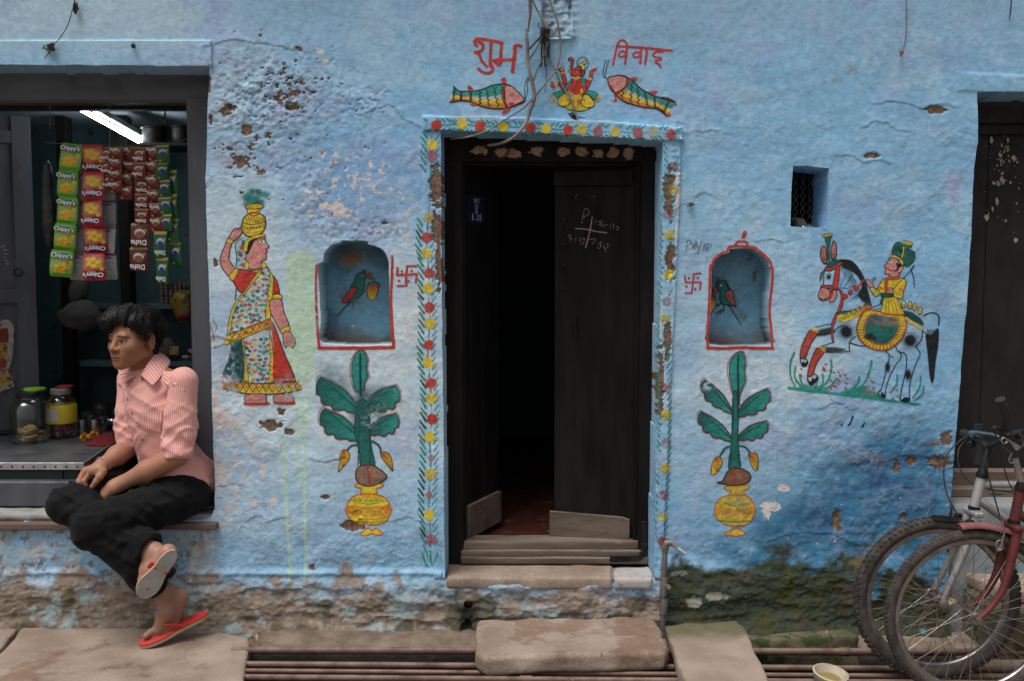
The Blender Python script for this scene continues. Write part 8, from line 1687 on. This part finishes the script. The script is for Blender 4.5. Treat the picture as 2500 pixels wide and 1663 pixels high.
# jars, tumblers, marigolds and red cloth on the counter
t = NT('clear_plastic'); g = t.n('BsdfGlossy', {'Roughness': .12, 'Color': (.9, .92, .9)}); tr = t.n('BsdfTransparent', {'Color': (.86, .88, .84)}); fz = t.n('LayerWeight', {'Blend': .35}); fm = t.math('ADD', t.math('MULTIPLY', fz.outputs['Facing'], .45), .06)
mx = t.n('MixShader', {0: fm, 1: tr.outputs[0], 2: g.outputs[0]}); t.t.links.new(mx.outputs[0], t.out.inputs[0]); M_clear = t.mat
def jar(px, py, r, h, lab, lid_m, lid2=None, label_m=None, cont=None):
    b = WZ(px, py, cz); o = empty('plastic_jar', b, lab, 'jar'); c = Vector((b.x, b.y, cz + .001))
    MB().lathe([(r * .9, 0), (r, .012), (r * 1.02, h * .3), (r, h * .66), (r * .9, h * .75), (r * .62, h * .83), (r * .60, h * .90)], c, 28).build('jar_body', M_clear, o)
    MB().lathe([(r * .66, h * .86), (r * .68, h * .87), (r * .68, h * .96), (r * .62, h * .975), (0, h * .975)], c, 24).build('lid', lid_m, o)
    if lid2: MB().lathe([(r * .50, h * .977), (r * .56, h * .985), (r * .56, h * 1.02), (r * .48, h * 1.03), (0, h * 1.03)], c + Vector((r * .25, .01, 0)), 24).build('spare_lid', lid2, o)
    if label_m: MB().lathe([(r * 1.025, h * .30), (r * 1.03, h * .31), (r * 1.03, h * .655), (r * 1.02, h * .66)], c, 28).build('label', label_m, o)
    return o, c
M_lidb = weathered('black_lid', (.015, .015, .015), (.03, .03, .03), 20, .4); M_lidg = weathered('lime_lid', (.20, .42, .03), (.26, .50, .05), 20, .4); M_lidr = weathered('red_lid', (.30, .03, .02), (.36, .04, .03), 20, .4)
M_lab = weathered('yellow_label', (.62, .46, .02), (.66, .50, .03), 20, .5)
o1, c1 = jar(75, 1080, .092, .262, 'big clear jar of biscuits with a lime green lid on top', M_lidb, M_lidg)
M_cook = weathered('cookies', (.36, .22, .09), (.46, .30, .13), 18, .8); rs = np.random.RandomState(2)
for k in range(16):
    a = rs.uniform(0, 6.28); rr = rs.uniform(0, .055); MB().lathe([(0, -.006), (.030, -.006), (.033, 0), (.030, .006), (0, .007)], c1 + Vector((rr * math.cos(a), rr * math.sin(a), .016 + .0035 * k)), 14, axis=(rs.normal(0, .35), rs.normal(0, .35), 1)).build('biscuit', M_cook, o1)
o2, c2 = jar(152, 1068, .073, .258, 'clear sweet jar with yellow label and red sweets', weathered('clear_lid', (.22, .22, .23), (.30, .30, .31), 20, .3), M_lidr, M_lab)
MB().add([c2 + Vector((.0755 * math.sin(a), -.0755 * math.cos(a), z_)) for a in np.linspace(-.75, .18, 7) for z_ in (.258 * .36, .258 * .60)], [(2 * i, 2 * i + 2, 2 * i + 3, 2 * i + 1) for i in range(6)]).build('price_panel', weathered('white_panel', (.55, .52, .55), (.62, .6, .62), 40, .6, (.2, .2, .25), .6, 200), o2)
for k in range(26):
    a = rs.uniform(0, 6.28); rr = .058 * math.sqrt(rs.rand()); MB().lathe([(0, -.010), (.009, -.006), (.011, 0), (.009, .006), (0, .010)], c2 + Vector((rr * math.cos(a), rr * math.sin(a), .014 + rs.uniform(0, .045))), 8, axis=(rs.normal(), rs.normal(), .5)).build('sweet', weathered('sweet_%d' % (k % 3), ((.35, .02, .06), (.45, .25, .25), (.30, .02, .02))[k % 3], ((.42, .03, .08), (.5, .3, .3), (.36, .03, .03))[k % 3], 20, .3) if k < 3 else bpy.data.materials['sweet_%d' % (k % 3)], o2)
for px, py, r, h, lab in ((202, 1062, .027, .083, 'steel canister standing beside the sweet jar'), (234, 1064, .030, .088, 'wider steel canister behind the marigolds'), (222, 1052, .024, .085, 'steel canister between the other two canisters'), (252, 1052, .026, .08, 'steel canister partly hidden behind the red cloth')):
    b = WZ(px, py, cz); o = MB().lathe([(r * .95, 0), (r, .004), (r, h * .8), (r * 1.06, h * .81), (r * 1.06, h * .97), (r * .9, h), (0, h * 1.01)], (b.x, b.y, cz + .001), 20).build('steel_canister', M_steel); tag(o, lab, 'canister')
b = WZ(240, 1038, cz); tag(MB().lathe([(.05, 0), (.052, .09), (.045, .10), (.045, .118), (0, .12)], (b.x, b.y + .05, cz + .001), 20).build('dark_tin', weathered('dark_tin', (.02, .018, .016), (.04, .034, .028), 14, .4, (.40, .28, .03), .62, 10)), 'dark tin with a yellow lid behind the steel canisters', 'tin')
M_mar = weathered('marigold_orange', (.70, .26, .01), (.80, .36, .015), 40, .8)
for px, py, lab in ((207, 1067, 'orange marigold head lying by the steel canister'), (231, 1060, 'orange marigold head against the wide steel canister')):
    c = WZ(px, py, cz + .02); mb = MB(); rs = np.random.RandomState(px)
    for k in range(46):
        d = Vector((rs.normal(), rs.normal(), rs.normal())).normalized(); s_ = d.orthogonal().normalized(); mb.add([c + d * .006 - s_ * .004, c + d * .006 + s_ * .004, c + d * .021 + s_ * .006, c + d * .023, c + d * .021 - s_ * .006], [(0, 1, 2, 3, 4)])
    tag(mb.build('marigold', M_mar), lab, 'flower')
M_cloth = weathered('dark_red_cloth', (.15, .008, .010), (.20, .014, .014), 20, .9, bump=.4); pc = [(198, 1088), (222, 1072), (250, 1060), (285, 1050), (300, 1075), (262, 1090), (235, 1088)]
Vv = [WZ(a, b, cz + .004) for a, b in pc]; cc = sum(Vv, Vector()) / len(Vv) + Vector((.03, .02, .035)); mb = MB(); mids = [(v + cc) / 2 + Vector((0, 0, .004 * (-1) ** i)) for i, v in enumerate(Vv)]
mb.add(Vv + mids + [cc], [(i, (i + 1) % 7, 7 + (i + 1) % 7, 7 + i) for i in range(7)] + [(7 + i, 7 + (i + 1) % 7, 14) for i in range(7)]); o = mb.build('red_cloth', M_cloth, None, True, None); tag(o, 'dark red cloth crumpled on the counter beside the man', 'cloth'); md = o.modifiers.new('s', 'SUBSURF'); md.levels = 2; md.render_levels = 2
b = WZ(275, 1050, cz); tag(MB().lathe([(0, 0), (.05, .004), (.06, .02), (.062, .022), (.05, .012), (0, .008)], (b.x, b.y, cz + .03), 20).build('steel_plate', M_steel), 'shallow steel plate behind the red cloth', 'plate')
# ------------------------------------------------------------------ two bicycles at the right
M_rubber = weathered('dusty_tyre', (.030, .026, .023), (.075, .062, .052), 30, .85, (.12, .095, .075), .62, 40, .4, 120, .002)
M_rim = weathered('scuffed_rim', (.22, .20, .19), (.36, .34, .32), 20, .35, (.10, .06, .04), .64, 60, .3, 120, .001, metal=.85)
M_spoke = weathered('dull_spoke', (.26, .22, .19), (.40, .36, .33), 30, .4, metal=.8, bump=.1)
M_silver = weathered('silver_paint', (.34, .33, .33), (.46, .45, .45), 16, .38, (.11, .07, .055), .68, 36, .25, 120, .002, metal=.4)
M_redp = weathered('faded_red_paint', (.095, .018, .017), (.15, .034, .030), 14, .5, (.10, .055, .04), .62, 40, .4, 100, .002, metal=.1)
M_pinkp = weathered('chalky_pink_paint', (.21, .065, .065), (.28, .10, .10), 14, .65, (.20, .12, .10), .64, 40, .3, 100, .002)
M_grip = weathered('black_grip', (.012, .012, .012), (.03, .03, .03), 30, .55, bump=.6, bscale=160, bdist=.003)
def wheel(bike, c, r, tr, knob, name):
    """wheel in the plane of the wall (axle along y)"""
    c = Vector(c); hubo = MB().tube([c + Vector((0, -.045, 0)), c + Vector((0, -.035, 0)), c + Vector((0, -.034, 0)), c + Vector((0, .034, 0)), c + Vector((0, .035, 0)), c + Vector((0, .045, 0))], [.020, .024, .013, .013, .024, .020], 14).build(name, M_rim, bike)
    n = 72; ring = lambda rad, y=0: [c + Vector((rad * math.cos(2 * math.pi * k / n), y, rad * math.sin(2 * math.pi * k / n))) for k in range(n)]
    mb = MB(); mb.tube(ring(r - tr), tr, 12, closed=True)
    if knob:
        for k in range(84):
            for s_ in (-1, 0, 1):
                a = 2 * math.pi * (k + .5 * (s_ == 0)) / 84; rad = Vector((math.cos(a), 0, math.sin(a))); tg = Vector((-math.sin(a), 0, math.cos(a))); pc = c + rad * (r - tr) + (rad * math.cos(.75 * s_) + Vector((0, math.sin(.75 * s_), 0))) * tr
                up = (rad * math.cos(.75 * s_) + Vector((0, math.sin(.75 * s_), 0))); mb.box(pc, (.010, .012, .009), Matrix((tg, tg.cross(up), up)).transposed())
    else:
        for k in range(120):
            for s_ in (-1, 1): a = 2 * math.pi * (k + .5 * (s_ > 0)) / 120; rad = Vector((math.cos(a), 0, math.sin(a))); tg = Vector((-math.sin(a), 0, math.cos(a))); up = (rad * .9 + Vector((0, .43 * s_, 0))).normalized(); mb.box(c + rad * (r - tr) + up * tr, (.007, .013, .004), Matrix((tg, tg.cross(up), up)).transposed())
    mb.build('tyre', M_rubber, hubo)
    mb = MB(); rr = r - 2 * tr + .002
    prof = [(rr - .016, -.006), (rr - .012, -.011), (rr + .004, -.0125), (rr + .004, .0125), (rr - .012, .011), (rr - .016, .006)]
    mb.lathe([(a, b) for a, b in prof] + [prof[0]], c, n, axis=(0, 1, 0), cap=False); o = mb.build('rim', M_rim, hubo)
    for k in range(36):
        a = 2 * math.pi * k / 36; s_ = 1 if k % 2 else -1; off = (1 if (k // 2) % 2 else -1) * 1.15; h0 = c + Vector((.021 * math.cos(a + off), .034 * s_, .021 * math.sin(a + off))); e = c + Vector(((rr - .014) * math.cos(a), .002 * s_, (rr - .014) * math.sin(a)))
        MB().tube([h0, e], .00125, 5, cap=False).build('spoke', M_spoke, hubo)
    return hubo
def tubes(bike, name, m, pts, r, n=10): return MB().tube(pts, r, n).build(name, m, bike)
def bpx(px, py, y): return W(px, py, y)
def bike(label, y, hub, r, tr, knob, crown, head_top, stem_top, frame_m, fork_m, blade):
    H_ = bpx(*hub, y); o = empty('bicycle', (H_.x, y, H_.z - r), label, 'bicycle'); wheel(o, H_, r, tr, knob, 'front_wheel')
    Cr = bpx(*crown, y); HT = bpx(*head_top, y); STp = bpx(*stem_top, y); rear = H_ + Vector((1.06, 0, 0)); wheel(o, rear, r, tr, knob, 'rear_wheel'); bb = H_ + Vector((.64, 0, .02)); st = bb + Vector((-.0, 0, 0)) + Vector((.12, 0, .50))
    for s_ in (-1, 1):
        d = Vector((0, .046 * s_, 0)); md_ = (H_ + Cr) / 2 + Vector((.012, 0, .0))
        bl = [Vector((*q3,)) for q3 in crom(np.array([tuple(bpx(*q2, y)) for q2 in blade]), 4)]; tubes(o, 'fork_blade', fork_m, [q3 + d * (1 - .35 * i / len(bl)) for i, q3 in enumerate(bl)], list(np.linspace(.0095, .0175, len(bl))))
        tubes(o, 'seat_stay', frame_m, [rear + d, st + d * .3 + Vector((-.02, 0, -.06))], .008); tubes(o, 'chain_stay', frame_m, [rear + d, bb + d * .5], .010)
        MB().tube([H_ + d * .8, H_ + d * 1.35], .009, 8).build('axle_nut', M_galv, o)
    ax = (HT - Cr).normalized(); MB().box(Cr + ax * .012, (.035, .11, .022), None, .006).build('fork_crown', fork_m, o)
    tubes(o, 'head_tube', frame_m, [Cr + ax * .03, HT], .0185, 14); MB().tube([Cr + ax * .022, Cr + ax * .034], .0215, 14).build('headset_cup', M_iron, o); MB().tube([HT - ax * .004, HT + ax * .006, HT + ax * .02, HT + ax * .03], [.0215, .022, .019, .016], 14).build('headset_cup', M_iron, o)
    tubes(o, 'top_tube', frame_m, [HT - ax * .03, st + Vector((-.025, 0, -.09))], .0145, 12); tubes(o, 'down_tube', frame_m, [Cr + ax * .065, bb], .0165, 12); tubes(o, 'seat_tube', frame_m, [bb, st], .0145, 12); tubes(o, 'seat_post', M_steel, [st, st + Vector((.02, 0, .10))], .012)
    mb = MB(); mb.lathe([(.0, -.02), (.03, -.02), (.035, .02), (0, .02)], bb, 16, axis=(0, 1, 0)); mb.build('bottom_bracket', M_iron, o)
    MB().lathe([(.085, -.002), (.09, 0), (.085, .002), (.06, .002), (.06, -.002), (.085, -.002)], bb + Vector((0, -.05, 0)), 30, axis=(0, 1, 0), cap=False).build('chainwheel', M_iron, o)
    for s_ in (-1, 1): tubes(o, 'crank', M_galv, [bb + Vector((0, s_ * .06, 0)), bb + Vector((.05 * s_, s_ * .07, -.16 * s_))], .008); MB().box(bb + Vector((.05 * s_, s_ * .115, -.16 * s_)), (.08, .08, .02), None, .004).build('pedal', M_iron, o)
    sp = st + Vector((.02, 0, .12)); V_, F_ = surfnets(lambda P: smin(sd_ell(P, A(sp) + A((.06, 0, 0)), (.09, .075, .035)), sd_cone(P, A(sp), A(sp) + A((-.15, 0, .0)), .035, .018), .05), A(sp) - .24, A(sp) + .24, .012); mesh_obj('saddle', V_, F_, M_grip, o, True, None)
    tubes(o, 'stem', M_grip if knob else M_steel, [HT + ax * .02, STp], .0125, 12)
    return o, H_, Cr, HT, STp, ax
B1, H1, C1, T1, S1, ax1 = bike('silver mountain bicycle with knobbly tyres standing between the red bicycle and the wall', -.50, (2287, 1461), .311, .024, True, (2374, 1258), (2397, 1164), (2416, 1088), M_silver, M_silver, [(2287, 1461), (2316, 1400), (2346, 1335), (2374, 1262)])
# handlebar, levers and cables of the silver bicycle
hb = [bpx(2352, 1058, -.22), bpx(2372, 1066, -.30), bpx(2392, 1076, -.42), bpx(2412, 1090, -.50), bpx(2436, 1082, -.58), bpx(2478, 1062, -.70), bpx(2500, 1058, -.78)]
tubes(B1, 'handlebar', M_grip, hb, .0115); tubes(B1, 'grip', M_grip, [hb[0], hb[1]], .017); tubes(B1, 'grip', M_grip, [hb[5], hb[6]], .017)
tubes(B1, 'bar_end', M_grip, [bpx(2389, 1036, -.26), bpx(2389, 1080, -.26), bpx(2386, 1135, -.27)], .017)
tubes(B1, 'brake_lever', M_steel, [bpx(2372, 1058, -.36), bpx(2390, 1056, -.44), bpx(2420, 1060, -.52), bpx(2440, 1066, -.55)], [.012, .008, .006, .005]); MB().box(bpx(2378, 1060, -.37), (.03, .03, .022), None, .006).build('lever_clamp', M_steel, B1); MB().box(bpx(2372, 1085, -.36), (.028, .03, .03), None, .008).build('lever_clamp', M_iron, B1)
def cab(bike_, pts, y0, y1, r=.0028, m=None): c_ = crom(np.array(pts, float), 6); yv = np.linspace(y0, y1, len(c_)); MB().tube([W(a, b, yy_) for (a, b), yy_ in zip(c_, yv)], r, 6).build('brake_cable', m or M_grip, bike_)
z2 = lambda L: U((2050, 960), 3.5636, L)
cab(B1, z2([(1130, 370), (1040, 420), (940, 530), (905, 680), (925, 850), (970, 960), (1030, 1060)]), -.40, -.50); cab(B1, z2([(1095, 410), (1040, 480), (1030, 600), (1090, 730), (1200, 810), (1330, 840), (1500, 860)]), -.40, -.52, .0026); cab(B1, z2([(1340, 460), (1290, 480), (1272, 580), (1300, 740), (1350, 920), (1395, 1080)]), -.50, -.56); cab(B1, z2([(1350, 460), (1420, 470), (1500, 530)]), -.5, -.6, .0024)
MB().add(*(lambda L: (L, [(0, 1, 2, 3), (7, 6, 5, 4), (0, 4, 5, 1), (1, 5, 6, 2), (2, 6, 7, 3), (3, 7, 4, 0)]))([bpx(2274, 1256, -.53), bpx(2340, 1262, -.53), bpx(2343, 1276, -.53), bpx(2280, 1270, -.53), bpx(2274, 1256, -.47), bpx(2340, 1262, -.47), bpx(2343, 1276, -.47), bpx(2280, 1270, -.47)])).build('mudguard', M_grip, B1, False)
for s_ in (-1, 1): MB().box(C1 + Vector((-.03, s_ * .05, -.035)), (.03, .02, .06), None, .005).build('brake_arm', M_iron, B1)
for s_ in (-1, 1): MB().lathe([(.014, 0), (.018, .004), (.018, .01), (.012, .014), (0, .014)], H1 + Vector((0, .056 * s_, 0)), 14, axis=(0, s_, 0)).build('axle_cap', M_rim, B1)
B2, H2, C2, T2, S2, ax2 = bike('red bicycle with chalky pink mudguard standing in front of the silver one', -.64, (2373, 1502), .317, .020, False, (2472, 1292), (2492, 1196), (2478, 1118), M_redp, M_redp, [(2373, 1502), (2408, 1470), (2438, 1425), (2456, 1365), (2474, 1288)])
# mudguard arc
mb = MB(); vs_ = []; fs = []; n = 34
for i in range(n):
    a = math.radians(100 - i * 4.2); rad = .338
    for j, (dy, dr) in enumerate(((-.028, -.012), (-.020, -.001), (0, .004), (.020, -.001), (.028, -.012))): vs_.append(H2 + Vector(((rad + dr) * math.cos(a), dy, (rad + dr) * math.sin(a))))
fs = [(i * 5 + j, (i + 1) * 5 + j, (i + 1) * 5 + j + 1, i * 5 + j + 1) for i in range(n - 1) for j in range(4)]
mb.add(vs_, fs); mg = mb.build('mudguard', M_pinkp, B2); md = mg.modifiers.new('t', 'SOLIDIFY'); md.thickness = .002
hb2 = [bpx(2442, 975, -.86), bpx(2450, 996, -.85), bpx(2458, 1025, -.83), bpx(2456, 1050, -.80), bpx(2462, 1062, -.74), bpx(2480, 1085, -.66), bpx(2482, 1092, -.62), bpx(2505, 1075, -.54), bpx(2520, 1050, -.44)]
tubes(B2, 'handlebar', M_steel, hb2[2:], .0115); tubes(B2, 'grip', M_grip, hb2[:4], [.016, .0165, .016, .0145]); tubes(B2, 'brake_lever', M_grip, [bpx(2428, 1043, -.80), bpx(2450, 1056, -.78), bpx(2475, 1072, -.75), bpx(2490, 1082, -.70)], [.007, .009, .010, .009])
MB().tube([bpx(2452, 1076, -.74) + Vector((.010 * math.cos(k * math.pi / 6), 0, .010 * math.sin(k * math.pi / 6))) for k in range(12)], .003, 6, closed=True).build('bell_ring', M_steel, B2)
cab(B2, z2([(1345, 300), (1370, 420), (1410, 570), (1460, 750), (1530, 880)]), -.78, -.70, .0022); cab(B2, z2([(1500, 520), (1475, 570), (1485, 605), (1540, 600)]), -.72, -.70, .003, M_steel)
tubes(B2, 'brake_rod', M_steel, [bpx(2446, 1270, -.69), bpx(2452, 1300, -.69), bpx(2444, 1330, -.69), bpx(2436, 1345, -.69)], .004); MB().tube([bpx(2440, 1332, -.69) + Vector((.012 * math.cos(k * math.pi / 6), 0, .018 * math.sin(k * math.pi / 6))) for k in range(12)], .0035, 6, closed=True).build('brake_shoe', M_galv, B2)
stone('paving_slab', [WZ(2180, 1662, -.035)[:2], WZ(2420, 1650, -.035)[:2], WZ(2800, 1650, -.035)[:2], (3.2, -.70), (1.2, -.72)], -.12, -.033, M_sand, None, .010, .006, .012, seed=16, label='sandstone slab at the street edge carrying the bicycle wheels', cat='slab')
